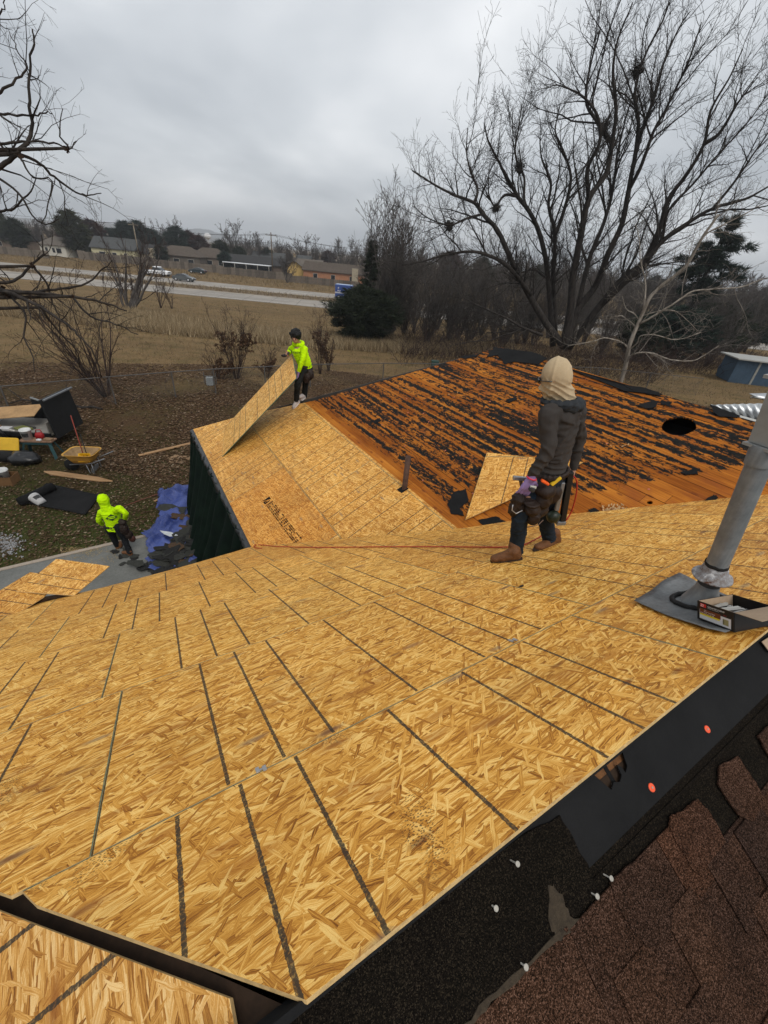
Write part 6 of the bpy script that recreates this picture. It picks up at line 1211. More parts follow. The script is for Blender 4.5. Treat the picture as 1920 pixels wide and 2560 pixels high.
# ---- loose sheets at the near eave (a lower lean-to being covered)
P0 = pz(186, 1486, 1.90+0.35); d1 = unit(ray(1020, 872)*[1, 1, 1]); d2 = unit(RT-0.15*UP); d2 = unit(d2-d1*(d1 @ d2)); nn = np.cross(d2, d1); nn = nn if nn[2] > 0 else -nn
P0 = pA(*uvA(186, 1486))+NA*0.02
lt = lambda x, y: onp(x, y, P0, nn)
def loose(pts, name, lab, h=0.0, mats=None, P=None, N=None, stripes=True, parts=None, ux=None, th=0.012, axis_len=None):
    P = P0 if P is None else P; N = nn if N is None else N; W = [onp(x, y, P+N*h, N) for x, y in pts]; X = unit(ux) if ux is not None else unit(W[1]-W[0]); X = unit(X-N*(X @ N)); Y = np.cross(N, X)
    q_ = [((w_-W[0]) @ X, (w_-W[0]) @ Y) for w_ in W]; x0 = min(a for a, b in q_); y0 = min(b for a, b in q_); q_ = [(a-x0, b-y0) for a, b in q_]; O_ = W[0]+X*x0+Y*y0
    o = slab(q_, th, frame(O_, X, Y, N), name, mats or [OSB2, OSB_EDGE], None); return tag(o, lab, 'wood sheet', 'loose wood sheets')
loose([(141, 1397), (274, 1415), (186, 1488), (40, 1478)], 'osb_sheet', 'loose wood sheet jutting past the near eave over the patio', 0.03, ux=-d1)
loose([(76, 1430), (150, 1444), (110, 1492), (40, 1536), (-60, 1540), (-60, 1512)], 'osb_sheet', 'lower loose wood sheet at the left, under the jutting one', 0.012, ux=-d1)
lean = empty('lean_to_frame', (float(P0[0])-1.0, float(P0[1])+0.2, 0), 0, 'dark timber frame carrying the loose sheets at the near eave', 'lean-to'); lo_ = np.array([lean.location.x, lean.location.y, 0])
for (px, qy) in [(190, 1480), (60, 1500), (150, 1410), (30, 1460)]:
    w_ = lt(px, qy)-nn*0.05; m = MB(); m.beam((w_[0]-lo_[0], w_[1]-lo_[1], -0.05), (w_[0]-lo_[0], w_[1]-lo_[1], w_[2]), 0.09, 0.09); m.build('post', DARKWOOD, lean)
for A_, B_ in (((190, 1480), (60, 1500)), ((150, 1410), (30, 1460))): m = MB(); m.beam(tuple(lt(*A_)-nn*0.06-lo_), tuple(lt(*B_)-nn*0.06-lo_), 0.05, 0.10); m.build('beam', DARKWOOD, lean)
# ---- loose sheet on the orange deck
loose([(1217, 1131), (1330, 1143), (1458, 1155), (1269, 1251), (1163, 1299)], 'osb_sheet', 'loose triangular wood sheet lying on the orange boards behind the hooded worker', 0.035, P=OB, N=NBv, ux=np.cross(onp(1217, 1131, OB, NBv)-onp(1163, 1299, OB, NBv), NBv))

# ---- trailer with junk at the left edge
BM = plain('black_trailer_paint', (0.010, 0.011, 0.012), 0.5, 0.4, 6); PLY = plain('grey_plywood', (0.20, 0.19, 0.17), 0.85, 0.25, 5); PLYB = plain('warm_plywood', (0.33, 0.20, 0.09), 0.8, 0.3, 3)
tc_ = pz(126, 1086, 0.55); trl = empty('utility_trailer', (float(tc_[0]), float(tc_[1]), 0), rad(6), 'black utility trailer with raised ramp, loaded with junk, at the left edge', 'trailer')
def tb_(nm, c, d, mat, M=None): m = MB(); m.box(c, d, M=M); return bev(m.build(nm, mat, trl), 0.008)
tb_('bed', (-1.6, 0.75, 0.50), (3.2, 1.5, 0.05), PLY); tb_('side_rail', (-1.6, 0.02, 0.50), (3.2, 0.06, 0.14), BM); tb_('side_rail', (-1.6, 1.48, 0.50), (3.2, 0.06, 0.14), BM); tb_('side_rail', (-1.6, 1.48, 0.85), (3.2, 0.05, 0.05), BM); tb_('front_board', (-0.05, 0.75, 0.72), (0.03, 1.45, 0.42), PLY)
rp_ = tb_('ramp', (0.10, 0.75, 1.05), (0.06, 1.5, 1.30), BM, Matrix.Rotation(rad(-6), 3, 'Y')); tb_('ramp_rail', (0.17, 0.75, 1.70), (0.06, 1.52, 0.05), plain('grey_rail_edge', (0.14, 0.15, 0.16), 0.5))
for x in (-1.75,):
    m = MB(); m.tube([(x, -0.28, 0.33), (x, -0.08, 0.33)], 0.33, 24); w_ = m.build('wheel', BLK, trl, True); m = MB(); m.tube([(x, -0.295, 0.33), (x, -0.28, 0.33)], 0.19, 20); m.build('rim', plain('white_rim', (0.45, 0.45, 0.44), 0.5), w_, True)
    m = MB(); m.tube([(x-0.45, -0.18, 0.42), (x-0.36, -0.18, 0.66), (x, -0.18, 0.76), (x+0.36, -0.18, 0.66), (x+0.45, -0.18, 0.42)], 0.06, 6); m.build('fender', BM, trl, True)
tM = Matrix.Translation(trl.location) @ Matrix.Rotation(rad(6), 4, 'Z')
def tw_(x, y, z): return tM @ Vector((x, y, z))
m = MB(); m.add([(-1.35, 1.35, 0.55), (0.0, 1.35, 0.62), (0.0, 1.35, 0.90), (-1.2, 1.35, 1.30), (-1.35, 1.39, 0.55), (0, 1.39, 0.62), (0, 1.39, 0.90), (-1.2, 1.39, 1.30)], [(0, 1, 2, 3), (7, 6, 5, 4), (0, 4, 5, 1), (1, 5, 6, 2), (2, 6, 7, 3), (3, 7, 4, 0)]); o = m.build('black_panel', BM); o.matrix_world = tM; tag(o, 'black panel with pale top edge standing in the trailer', 'panel'); m = MB(); m.beam((-1.2, 1.33, 1.31), (0.0, 1.33, 0.91), 0.05, 0.04); m.build('pale_edge', GREYP, o)
m = MB(); m.box((-1.65, 0.75, 0.95), (1.9, 0.75, 0.02), M=Matrix.Rotation(rad(-5), 3, 'Y') @ Matrix.Rotation(rad(14), 3, 'X') @ Matrix.Rotation(rad(6), 3, 'Z')); o = m.build('plywood_panel', PLYB); o.matrix_world = tM; tag(o, 'warm brown plywood panel lying on top of the trailer load', 'plywood')
rr = random.Random(14)
junkc = [((0.5, 0.5, 0.5), 'white'), ((0.25, 0.16, 0.09), 'brown'), ((0.05, 0.05, 0.05), 'black'), ((0.16, 0.17, 0.05), 'olive'), ((0.5, 0.48, 0.44), 'cream')]
for i, (x, y, d, k, lab) in enumerate([(-1.05, 0.35, (0.5, 0.3, 0.06), 3, 'olive flat bag in the trailer'), (-1.55, 0.25, (0.35, 0.22, 0.08), 0, 'white box in the trailer'), (-2.0, 0.3, (0.5, 0.2, 0.1), 1, 'brown carton in the trailer'), (-2.5, 0.9, (0.6, 0.4, 0.3), 0, 'white bundle at the far left of the trailer'), (-1.3, 0.15, (0.26, 0.05, 0.05), 4, 'cream offcut on the trailer rail'), (-1.0, 0.55, (0.5, 0.06, 0.06), 2, 'black bar across the trailer load')]):
    m = MB(); m.box((0, 0, d[2]/2), d, rr.uniform(-0.4, 0.4)); o = bev(m.build('junk_item', plain('junk_'+junkc[k][1], junkc[k][0], 0.75, 0.3, 8)), 0.012); o.location = tw_(x, y, 0.53); tag(o, lab, 'junk')
# sawhorse with pail and red can
TEALW = plain('teal_painted_wood', (0.020, 0.060, 0.065), 0.7, 0.3, 8); shp = pg(110, 1140)
sh = empty('sawhorse', tuple(shp), rad(10), 'low teal wooden sawhorse bench in front of the trailer', 'sawhorse'); m = MB(); m.box((0, 0, 0.56), (0.95, 0.32, 0.04)); m.build('top', plain('worn_top', (0.22, 0.13, 0.08), 0.85, 0.35, 8), sh); m = MB(); m.box((0, -0.12, 0.50), (0.9, 0.03, 0.09)); m.build('apron', TEALW, sh)
for sx_ in (-1, 1):
    for sy_ in (-1, 1): m = MB(); m.beam((sx_*0.36, sy_*0.10, 0.53), (sx_*0.50, sy_*0.24, 0), 0.09, 0.035); m.build('leg', TEALW, sh)
shM = Matrix.Translation(sh.location) @ Matrix.Rotation(rad(10), 4, 'Z')
pail(shM @ Vector((-0.28, 0.02, 0.58)), 'white pail with green print on the teal sawhorse', 0.15, 0.33, rz_=rad(20))
rc = empty('fuel_can', tuple(shM @ Vector((0.05, 0.08, 0.58))), 0.3, 'red fuel can beside the white pail on the sawhorse', 'fuel can'); RED_ = plain('red_plastic', (0.30, 0.010, 0.012), 0.45, 0.15, 9); m = loft([rrect(0.10, 0.07, 0.03, 0.0), rrect(0.11, 0.08, 0.03, 0.12), rrect(0.08, 0.06, 0.03, 0.20)], True, True); m.build('can_body', RED_, rc, True); m = MB(); m.tube([(-0.08, 0, 0.18), (-0.05, 0, 0.29), (0.06, 0, 0.30), (0.09, 0, 0.22)], 0.014, 7); m.build('grip', RED_, rc, True)
m = MB(); m.box((0, 0, 0.03), (0.25, 0.16, 0.05)); o = bev(m.build('cardboard_piece', PAPER)); o.location = shM @ Vector((0.33, -0.02, 0.58)); tag(o, 'folded cardboard on the right end of the sawhorse', 'cardboard')
m = MB(); m.box((0, 0, 0.03), (0.13, 0.09, 0.05)); o = bev(m.build('small_white_box', plain('white_card', (0.6, 0.6, 0.6), 0.6, 0.1, 9))); o.location = shM @ Vector((0.10, -0.10, 0.58)); tag(o, 'small white box on the sawhorse before the red can', 'box')
# yellow tote lid, black bag, box with pail at the left edge
lp = pg(18, 1150); ylid = empty('yellow_tote', tuple(lp), rad(8), 'yellow storage tote lid leaning at the trailer wheel', 'tote'); m = loft([[(x, y, z) for x, y, z in rrect(0.42, 0.26, 0.05, 0.0)], rrect(0.44, 0.28, 0.06, 0.04), rrect(0.40, 0.24, 0.05, 0.05)], True, True); l_ = m.build('lid', plain('yellow_lid', (0.60, 0.36, 0.02), 0.5, 0.12, 5), ylid, True); l_.rotation_euler = (rad(62), 0, 0); l_.location = (0.02, 0.1, 0.42); m = loft([rrect(0.36, 0.22, 0.05, 0.0), rrect(0.41, 0.25, 0.06, 0.34)], True, True); m.build('tote_body', BLK, ylid, True)
bp = pg(66, 1158); m = MB(); m.ball((0, 0, 0.17), (0.46, 0.30, 0.22), 22, 14); o = m.build('rubbish_bag', plain('glossy_black_bag', (0.010, 0.010, 0.011), 0.3, 0.3, 8, spec=0.5, bump=0.6, gscale=9), None, True); o.location = tuple(bp); tag(o, 'black rubbish bag on the grass under the trailer', 'bag')
for v in o.data.vertices: v.co += v.normal*0.09*mn.noise(v.co*6)
cp = pg(14, 1208); cbx = empty('cardboard_box', tuple(cp), rad(12), 'open brown cardboard box at the bottom of the junk pile, left edge', 'box')
for c, d in (((0, -0.2, 0.14), (0.6, 0.01, 0.28)), ((0, 0.2, 0.14), (0.6, 0.01, 0.28)), ((-0.3, 0, 0.14), (0.01, 0.4, 0.28)), ((0.3, 0, 0.14), (0.01, 0.4, 0.28)), ((0, 0, 0.01), (0.6, 0.4, 0.01))): m = MB(); m.box(c, d); m.build('box_side', plain('brown_carton', (0.16, 0.085, 0.035), 0.85, 0.25, 6), cbx)
pail(Vector(cp)+Vector((-0.02, 0.05, 0.06)), 'white pail standing in the open cardboard box', 0.15, 0.36, logo=(0.3, 0.3, 0.3))
# white debris, fallen branch, straw on the patio, white paper
tw = Twigs(17); r_ = random.Random(17); V, Fq = [], []
for i in range(520):
    px, qy = r_.gauss(14, 22), r_.gauss(1362, 12); p = pg(px, qy)
    a = r_.uniform(0, 3.14); s_ = r_.uniform(0.006, 0.032); n = len(V); ca, sa = math.cos(a)*s_, math.sin(a)*s_
    V += [p+[-ca, -sa, .01], p+[sa, -ca, .012+r_.random()*.03], p+[ca, sa, .015], p+[-sa, ca, .02+r_.random()*.03]]; Fq.append((n, n+1, n+2, n+3))
c0 = np.array(V[0]); tag(link('white_debris', mesh_np(np.array(V), np.array(Fq)), None, plain('white_chips', (0.25, 0.25, 0.255), 0.8, 0.25, 9)), 'white chips strewn on the ground at the left edge', 'debris', None, 'stuff')
V, Fq = [], []
for i in range(420):
    if i % 2: px, qy = r_.gauss(205, 32), r_.gauss(1375, 4)-(0)
    else: px, qy = r_.uniform(150, 300), 1400-(r_.uniform(150, 300)-150)*0.2+r_.gauss(0, 8)
    p = pz(px, qy, 0.104); a = r_.uniform(0, 3.14); s_ = r_.uniform(0.02, 0.05); ca, sa = math.cos(a), math.sin(a); n = len(V)
    V += [p+[-ca*s_, -sa*s_, 0], p+[sa*.003, -ca*.003, 0.004], p+[ca*s_, sa*s_, 0.002], p+[-sa*.003, ca*.003, 0.004]]; Fq.append((n, n+1, n+2, n+3))
tag(link('sawdust_chips', mesh_np(np.array(V), np.array(Fq)), None, plain('straw_coloured', (0.36, 0.26, 0.12), 0.85, 0.3, 9)), 'yellow wood chips strewn on the patio', 'wood chips', None, 'stuff')
m = MB(); P_ = [pg(150, 1013), pg(178, 1014), pg(205, 1023), pg(232, 1022), pg(256, 1026)]; c = P_[0]; m.tube([tuple(p-c+[0, 0, 0.06+0.03*(i % 2)]) for i, p in enumerate(P_)], [0.04, 0.045, 0.05, 0.05, 0.045], 8); m.tube([tuple(P_[1]-c+[0, 0, .06]), tuple(pg(165, 1002)-c+[0, 0, .3]), tuple(pg(150, 1000)-c+[0, 0, .2])], [0.03, 0.02, 0.01], 6)
m.tube([tuple(pg(120, 1013)-c+[0, 0, .1]), tuple(pg(60, 1008)-c+[0, 0, .15]), tuple(pg(20, 1016)-c+[0, 0, .1])], [0.03, 0.03, 0.015], 6); m.tube([tuple(pg(60, 1008)-c+[0, 0, .15]), tuple(pg(20, 992)-c+[0, 0, .5])], [0.025, 0.01], 6)
o = m.build('fallen_branch', BARK, None, True); o.location = tuple(c); tag(o, 'dark fallen branch lying in the leaves behind the trailer', 'branch')
m = MB(); P_ = [pz(540, 1222, 0.02)]; o = None
P_ = [pg(310, 1268), pg(345, 1255), pg(378, 1243), pg(400, 1236)]; m.tube([tuple(p-P_[0]+[0, 0, .03]) for p in P_], 0.012, 6); o = m.build('long_pole', plain('red_brown_stick', (0.14, 0.045, 0.03), 0.7, 0.3, 8)); o.location = tuple(P_[0]); tag(o, 'thin red brown pole on the ground right of the worker in the yard', 'pole')

# ---- blue shed, metal awnings at the right edge
BSH = plain('dusty_blue_siding', (0.035, 0.062, 0.095), 0.75, 0.25, 1.2); b0, b1 = pg(1818, 955), pg(1960, 972); bu = unit(b1-b0); bn = np.array([-bu[1], bu[0], 0])
shd = empty('blue_shed', tuple(b0), math.atan2(bu[1], bu[0]), 'blue garden shed with flat pale metal roof at the right edge', 'shed')
for k in range(12): m = MB(); m.box((0.5+k*0.46-0.27, 0, 0.95), (0.45, 0.05, 1.95)); m.build('siding_panel', BSH, shd)
m = MB(); m.box((0.22, 1.5, 0.95), (0.05, 3.0, 1.95)); m.build('end_wall', BSH, shd); m = MB(); m.box((2.8, 1.5, 2.0), (5.9, 3.6, 0.10)); m.build('roof', plain('pale_shed_roof', (0.30, 0.30, 0.28), 0.6, 0.15, 2), shd); m = MB(); m.box((1.75, -0.045, 0.97), (0.16, 0.03, 1.9)); m.build('corner_trim', plain('dirty_white_trim', (0.24, 0.24, 0.22), 0.7), shd)
bl = empty('blue_tank', tuple(pg(1806, 942)), 0, 'rounded faded blue barrel left of the shed', 'barrel'); m = MB(); m.ball((0, 0, 0.75), (0.75, 0.6, 0.8), 16, 10); m.build('barrel_body', plain('faded_blue', (0.05, 0.07, 0.11), 0.7, 0.25, 2), bl, True); m = MB(); m.tube([(0, 0, 1.5), (0, 0, 1.6)], 0.2, 12); m.build('barrel_cap', BLK, bl, True)
CORR = NB('corrugated_metal', 0.4, 0.5, 0.6); CORR.col(CORR.ramp(CORR.noise(CORR.obj, 3, 4), [(0.3, (0.30, 0.32, 0.34)), (0.7, (0.55, 0.57, 0.58))])); CORR = CORR.m
def corr(P4, n, amp, name, lab, Y3=None):
    """corrugated sheet between four 3D corners"""
    A, B, C_, D4 = P4; o_ = A; up = unit(np.cross(B-A, D4-A)); up = up if up[2] > 0 else -up; V = []; k = n*6
    for i in range(k+1):
        u = i/k; w_ = up*amp*math.sin(u*n*2*math.pi); V += [tuple(A+(B-A)*u+w_-o_), tuple(D4+(C_-D4)*u+w_-o_)]
    t = empty(name, tuple(o_), 0, lab, 'metal roof'); me = mesh_np(np.array(V), [(2*i, 2*i+2, 2*i+3, 2*i+1) for i in range(k)]); s_ = link('metal_sheet', me, t, CORR, True); md = s_.modifiers.new('s', 'SOLIDIFY'); md.thickness = 0.004
    m = MB(); m.beam(tuple(D4-o_-up*0.06), tuple(C_-o_-up*0.06), 0.03, 0.10, up=tuple(up)); m.build('gutter', plain('pale_gutter', (0.42, 0.42, 0.40), 0.6, 0.1, 2), t); return t
z1 = 4.75
corr([pz(1774, 1012, z1), pz(2100, 1003, z1+0.35), pz(2100, 1110, z1-0.25), pz(1795, 1024, z1-0.06)], 16, 0.012, 'metal_awning', 'bright corrugated metal roof edge beyond the orange deck at the right')
corr([pz(1872, 984, 3.6), pz(2100, 978, 3.6), pz(2100, 1030, 3.4), pz(1884, 992, 3.5)], 10, 0.012, 'metal_awning', 'small metal roof edge with gutter above the long bright one, right edge')
m = MB(); tag(m, None) if False else None

# ---- vehicles on the highway
def wheel(t, x, y, r_=0.34, w_=0.24):
    m = MB(); m.tube([(x, y-w_/2, r_), (x, y+w_/2, r_)], r_, 18); q_ = m.build('wheel', BLK, t, True); m = MB(); s_ = -1 if y < 0 else 1; m.tube([(x, y+s_*w_/2, r_), (x, y+s_*(w_/2+0.015), r_)], r_*0.62, 14); m.build('rim', plain('alloy_rim', (0.45, 0.45, 0.46), 0.4, 0.1, 9, metal=0.4), q_, True)
GLASS = plain('car_glass', (0.012, 0.014, 0.016), 0.08, 0.2, 3, spec=0.8)
def prism(prof, y0, y1, tp=0.0):
    """side outline (x, z) pulled across the width; tp pulls the upper points in"""
    m = MB(); n = len(prof); zs = [z for x, z in prof]; z0, z1_ = min(zs), max(zs); V = []
    for s_, y in ((0, y0), (1, y1)):
        for x, z in prof: k = (z-z0)/(z1_-z0+1e-6)*tp; V.append((x, y+(k if s_ == 0 else -k), z))
    m.add(V, [tuple(range(n)), tuple(range(2*n-1, n-1, -1))]+[(i, i+n, (i+1) % n+n, (i+1) % n) for i in range(n)]); return m
def sedan(px, qy, lab, c, rz_, zl=RZ+0.08):
    p = pz(px, qy, zl); t = empty('sedan', tuple(p), rz_, lab, 'car', 'cars on the highway'); pm = NB('paint', 0.25, 0.5, 0.2); pm.col(c); pm = pm.m
    b_ = prism([(-2.35, 0.45), (-2.38, 0.75), (-2.25, 0.98), (-1.6, 1.02), (1.2, 0.98), (2.15, 0.82), (2.38, 0.62), (2.36, 0.32), (1.85, 0.24), (-1.9, 0.24)], -0.9, 0.9, 0.06).build('car_body', pm, t); bev(b_, 0.09, 3)
    g_ = prism([(-1.75, 0.98), (-1.05, 1.40), (-0.2, 1.46), (0.45, 1.40), (1.25, 0.97)], -0.80, 0.80, 0.20).build('greenhouse', GLASS, t); bev(g_, 0.05)
    r_ = prism([(-1.12, 1.385), (-0.2, 1.475), (0.50, 1.385), (0.2, 1.36), (-0.9, 1.36)], -0.63, 0.63, 0.02).build('roof', pm, t); bev(r_, 0.03)
    for x in (-1.42, 1.42):
        for y in (-0.84, 0.84): wheel(t, x, y)
    for y in (-0.62, 0.62): m = MB(); m.box((2.29, y, 0.66), (0.14, 0.36, 0.13)); m.build('headlight', plain('lamp_clear', (0.6, 0.6, 0.6), 0.2), t); m = MB(); m.box((-2.33, y, 0.82), (0.10, 0.38, 0.13)); m.build('tail_light', plain('lamp_red', (0.25, 0.01, 0.01), 0.3), t)
    for y in (-0.815, 0.815):
        m = MB(); m.beam((-0.35, y*0.93, 0.98), (-0.40, y*0.80, 1.42), 0.05, 0.03); m.build('door_pillar', pm, t); m = MB(); m.box((0.75, y*1.17, 1.02), (0.16, 0.10, 0.10)); m.build('mirror', pm, t)
    m = MB(); m.box((2.36, 0, 0.44), (0.06, 1.1, 0.16)); m.build('grille', BLK, t); return t
sedan(461, 703, 'grey sedan in the near lanes, right of the white pickup', (0.075, 0.08, 0.08), rad(-4))
sedan(495, 684, 'dark green black sedan in the far lanes', (0.008, 0.018, 0.02), rad(176))
p = pz(396, 689, RZ+0.08); pk_ = empty('pickup_truck', tuple(p), rad(-4), 'white pickup truck with dark side stripe on the highway', 'pickup truck', None); WP = NB('white_paint', 0.3, 0.5); WP.col((0.72, 0.73, 0.74)); WP = WP.m
bev(prism([(-2.9, 0.55), (-2.9, 1.12), (-0.85, 1.14), (-0.6, 1.14), (0.95, 1.14), (1.6, 1.16), (2.75, 1.06), (2.92, 0.9), (2.9, 0.42), (-1.9, 0.42)], -0.98, 0.98, 0.04).build('car_body', WP, pk_), 0.07, 3)
bev(prism([(-0.72, 1.12), (-0.6, 1.80), (-0.3, 1.86), (0.65, 1.84), (1.5, 1.14)], -0.88, 0.88, 0.14).build('cab_glass', GLASS, pk_), 0.04); bev(prism([(-0.66, 1.76), (-0.55, 1.91), (0.6, 1.90), (0.78, 1.78)], -0.78, 0.78, 0.04).build('cab_roof', WP, pk_), 0.03)
m = MB(); m.box((-1.85, 0, 1.10), (1.9, 1.6, 0.12)); m.build('bed_inside', BLK, pk_); m = MB(); m.box((-2.0, 0.1, 1.25), (1.2, 0.9, 0.25)); m.build('bed_load', plain('brown_carton', (0.16, 0.085, 0.035)), pk_)
for y in (-0.99, 0.99): m = MB(); m.add([(-2.7, y, 0.70), (0.2, y, 0.66), (2.3, y, 1.02), (0.4, y, 0.80), (-2.7, y, 0.76)], [(0, 1, 2, 3, 4), (4, 3, 2, 1, 0)]); m.build('stripe', plain('dark_stripe', (0.05, 0.055, 0.07), 0.4), pk_); m = MB(); m.beam((0.1, y*0.9, 1.14), (0.05, y*0.79, 1.8), 0.06, 0.04); m.build('door_pillar', WP, pk_)
for x in (-1.95, 1.95):
    for y in (-0.88, 0.88): wheel(pk_, x, y, 0.42, 0.28)
for y in (-0.75, 0.75): m = MB(); m.box((2.88, y, 0.86), (0.10, 0.34, 0.22)); m.build('headlight', plain('lamp_clear', (0.6, 0.6, 0.6), 0.2), pk_)
m = MB(); m.box((2.90, 0, 0.85), (0.06, 1.1, 0.26)); m.build('grille', plain('dark_chrome', (0.12, 0.12, 0.12), 0.3), pk_); m = MB(); m.box((2.93, 0, 0.52), (0.12, 1.85, 0.18)); m.build('bumper', GREYP, pk_)
p = pz(866, 750, RZ+0.08); mt_ = empty('delivery_truck', tuple(p), rad(-4), 'blue box truck with white stripe, half hidden by the juniper', 'truck'); BP = NB('truck_blue', 0.35, 0.5); BP.col((0.025, 0.060, 0.23)); BP = BP.m
bev(prism([(-2.2, 0.45), (-2.2, 2.75), (1.2, 2.75), (1.2, 0.45)], -1.05, 1.05, 0.03).build('cargo_box', BP, mt_), 0.12, 3); bev(prism([(1.2, 0.45), (1.2, 2.2), (1.7, 2.15), (2.3, 1.35), (3.1, 1.2), (3.2, 0.45)], -0.98, 0.98, 0.06).build('cab', BP, mt_), 0.06); m = MB(); m.box((-0.5, 0, 2.76), (3.3, 1.96, 0.04)); m.build('pale_roof', plain('pale_blue_roof', (0.35, 0.45, 0.62), 0.5), mt_)
for y in (-1.06, 1.06): m = MB(); m.add([(-2.2, y, 1.15), (1.1, y, 1.22), (1.1, y, 1.36), (-2.2, y, 1.42)], [(0, 1, 2, 3), (3, 2, 1, 0)]); m.build('stripe', plain('white_stripe', (0.7, 0.7, 0.72), 0.4), mt_)
for y in (-1.062,):
    for (x, z) in ((-1.5, 2.15), (-1.55, 1.65), (-1.2, 1.62)): m = MB(); m.add([(x-0.16, y, z-0.14), (x+0.12, y, z-0.14), (x+0.16, y, z+0.14), (x-0.10, y, z+0.14)], [(0, 1, 2, 3), (3, 2, 1, 0)]); m.build('painted_mark', plain('white_stripe', (0.7, 0.7, 0.72), 0.4), mt_)
m = MB(); m.box((1.85, 0, 1.75), (0.5, 1.7, 0.5), M=Matrix.Rotation(rad(40), 3, 'Y')); m.build('windscreen', GLASS, mt_)
for x in (-1.4, 2.2):
    for y in (-0.95, 0.95): wheel(mt_, x, y, 0.42, 0.28)

# ================================================================== flue, staple box, hose
FLM = NB('dull_galvanised_flue', 0.55, 0.4, 0.35); _a = FLM.noise(FLM.obj, 9, 6, 0.7); _b = FLM.noise(FLM.mapped(FLM.obj, scale=(30, 30, 3)), 1.0, 4, 0.6); FLM.col(FLM.ramp(FLM.math('ADD', FLM.math('MULTIPLY', _a, 0.6), FLM.math('MULTIPLY', _b, 0.4)), [(0.3, (0.12, 0.13, 0.14)), (0.5, (0.20, 0.215, 0.225)), (0.75, (0.34, 0.35, 0.35))])); FLM.bump(_a, 0.15, 0.004); FLM = FLM.m
FLR = NB('scaly_white_metal', 0.85, 0.2, 0.1); _a = FLR.noise(FLR.obj, 26, 6, 0.75); FLR.col(FLR.ramp(_a, [(0.36, (0.09, 0.04, 0.025)), (0.44, (0.20, 0.18, 0.17)), (0.56, (0.27, 0.27, 0.28)), (0.66, (0.55, 0.55, 0.55))])); FLR.bump(_a, 0.8, 0.006); FLR = FLR.m
TAR = plain('black_tar', (0.010, 0.010, 0.010), 0.6, 0.4, 30, 0.6)
ub, vb = uvA(1752, 1508); fb = pA(ub, vb, 0.0); top3 = py(1906, 1140, float(fb[1])+0.03); fvec = top3-fb; flen = float(np.linalg.norm(fvec))
flu = empty('flue_pipe', tuple(fb), 0, 'tall grey metal flue pipe with square cap standing on the new deck, right', 'flue'); Zf = Vector(fvec).normalized(); rot = Zf.to_track_quat('Z', 'Y').to_matrix()
def along(s_, off=(0, 0)): return tuple(Zf*s_+rot @ Vector((off[0], off[1], 0)))
def turned(name, prof, mat, n=36, par=None, irr=0.0):
    m = MB(); V = []; prof = [(r0__*0.84, s0__) for r0__, s0__ in prof]
    for r_, s_ in prof:
        for k in range(n): a = 2*math.pi*k/n; q_ = r_*(1+irr*mn.noise(Vector((math.cos(a)*2, math.sin(a)*2, s_*20)))); V.append(along(s_+irr*0.15*mn.noise(Vector((a*1.5, 3, 1))), (q_*math.cos(a), q_*math.sin(a))))
    m.add(V, [(i*n+k, i*n+(k+1) % n, (i+1)*n+(k+1) % n, (i+1)*n+k) for i in range(len(prof)-1) for k in range(n)]); o = m.build(name, mat, par or flu, True); return o
turned('boot_cone', [(0.108, 0.0), (0.082, 0.055), (0.062, 0.10), (0.058, 0.135)], FLM); turned('lower_pipe', [(0.053, 0.10), (0.053, 0.20)], plain('dark_pipe', (0.05, 0.05, 0.05), 0.7, 0.4, 20))
P1 = turned('pipe', [(0.056, 0.16), (0.056, flen*0.5), (0.0565, flen*0.5+0.002), (0.0565, flen)], FLM); m = MB(); m.beam(along(0.2, (-0.048, 0.01)), along(flen, (-0.048, 0.01)), 0.004, 0.004); m.build('seam', FLM, P1)
turned('storm_collar', [(0.0575, 0.252), (0.066, 0.235), (0.074, 0.205), (0.104, 0.188), (0.106, 0.182), (0.098, 0.180)], FLR, irr=0.045); turned('tar_ring', [(0.058, 0.268), (0.062, 0.262), (0.060, 0.250), (0.0565, 0.248)], TAR, irr=0.10)
m = MB(); m.tube([tuple(pA(ub+(0.112+0.01*mn.noise(Vector((a*2, 1, 1))))*math.cos(a), vb+0.128*math.sin(a), 0.014)) for a in [2*math.pi*i/40 for i in range(41)]], [0.013+0.009*mn.noise(Vector((i*0.7, 0, 0))) for i in range(41)], 8); o = m.build('tar_bead', TAR, flu, True); o.matrix_parent_inverse = Matrix.Translation(-Vector(flu.location))
turned('neck', [(0.064, flen-0.04), (0.066, flen+0.03), (0.060, flen+0.05)], FLM)
CAPC = plain('painted_metal_cap', (0.27, 0.275, 0.265), 0.55, 0.15, 4); m = MB(); M3 = rot @ Matrix.Rotation(rad(28), 3, 'Z'); SH = Vector(RT)*0.030
def alc(s_): return tuple(Vector(along(s_))+SH)
m.box(alc(flen+0.19), (0.125, 0.125, 0.27), M=M3); cp_ = m.build('cap_housing', CAPC, flu); m = MB(); m.box(alc(flen+0.045), (0.150, 0.150, 0.012), M=M3); m.build('cap_flange', CAPC, flu); m = MB(); m.box(alc(flen+0.33), (0.17, 0.17, 0.014), M=M3); m.build('cap_lid', CAPC, flu); m = MB(); m.box(tuple(Vector(alc(flen+0.19))+M3 @ Vector((-0.062, 0, 0))), (0.006, 0.10, 0.23), M=M3); m.build('cap_opening', plain('dark_void', (0.004, 0.004, 0.004)), flu)
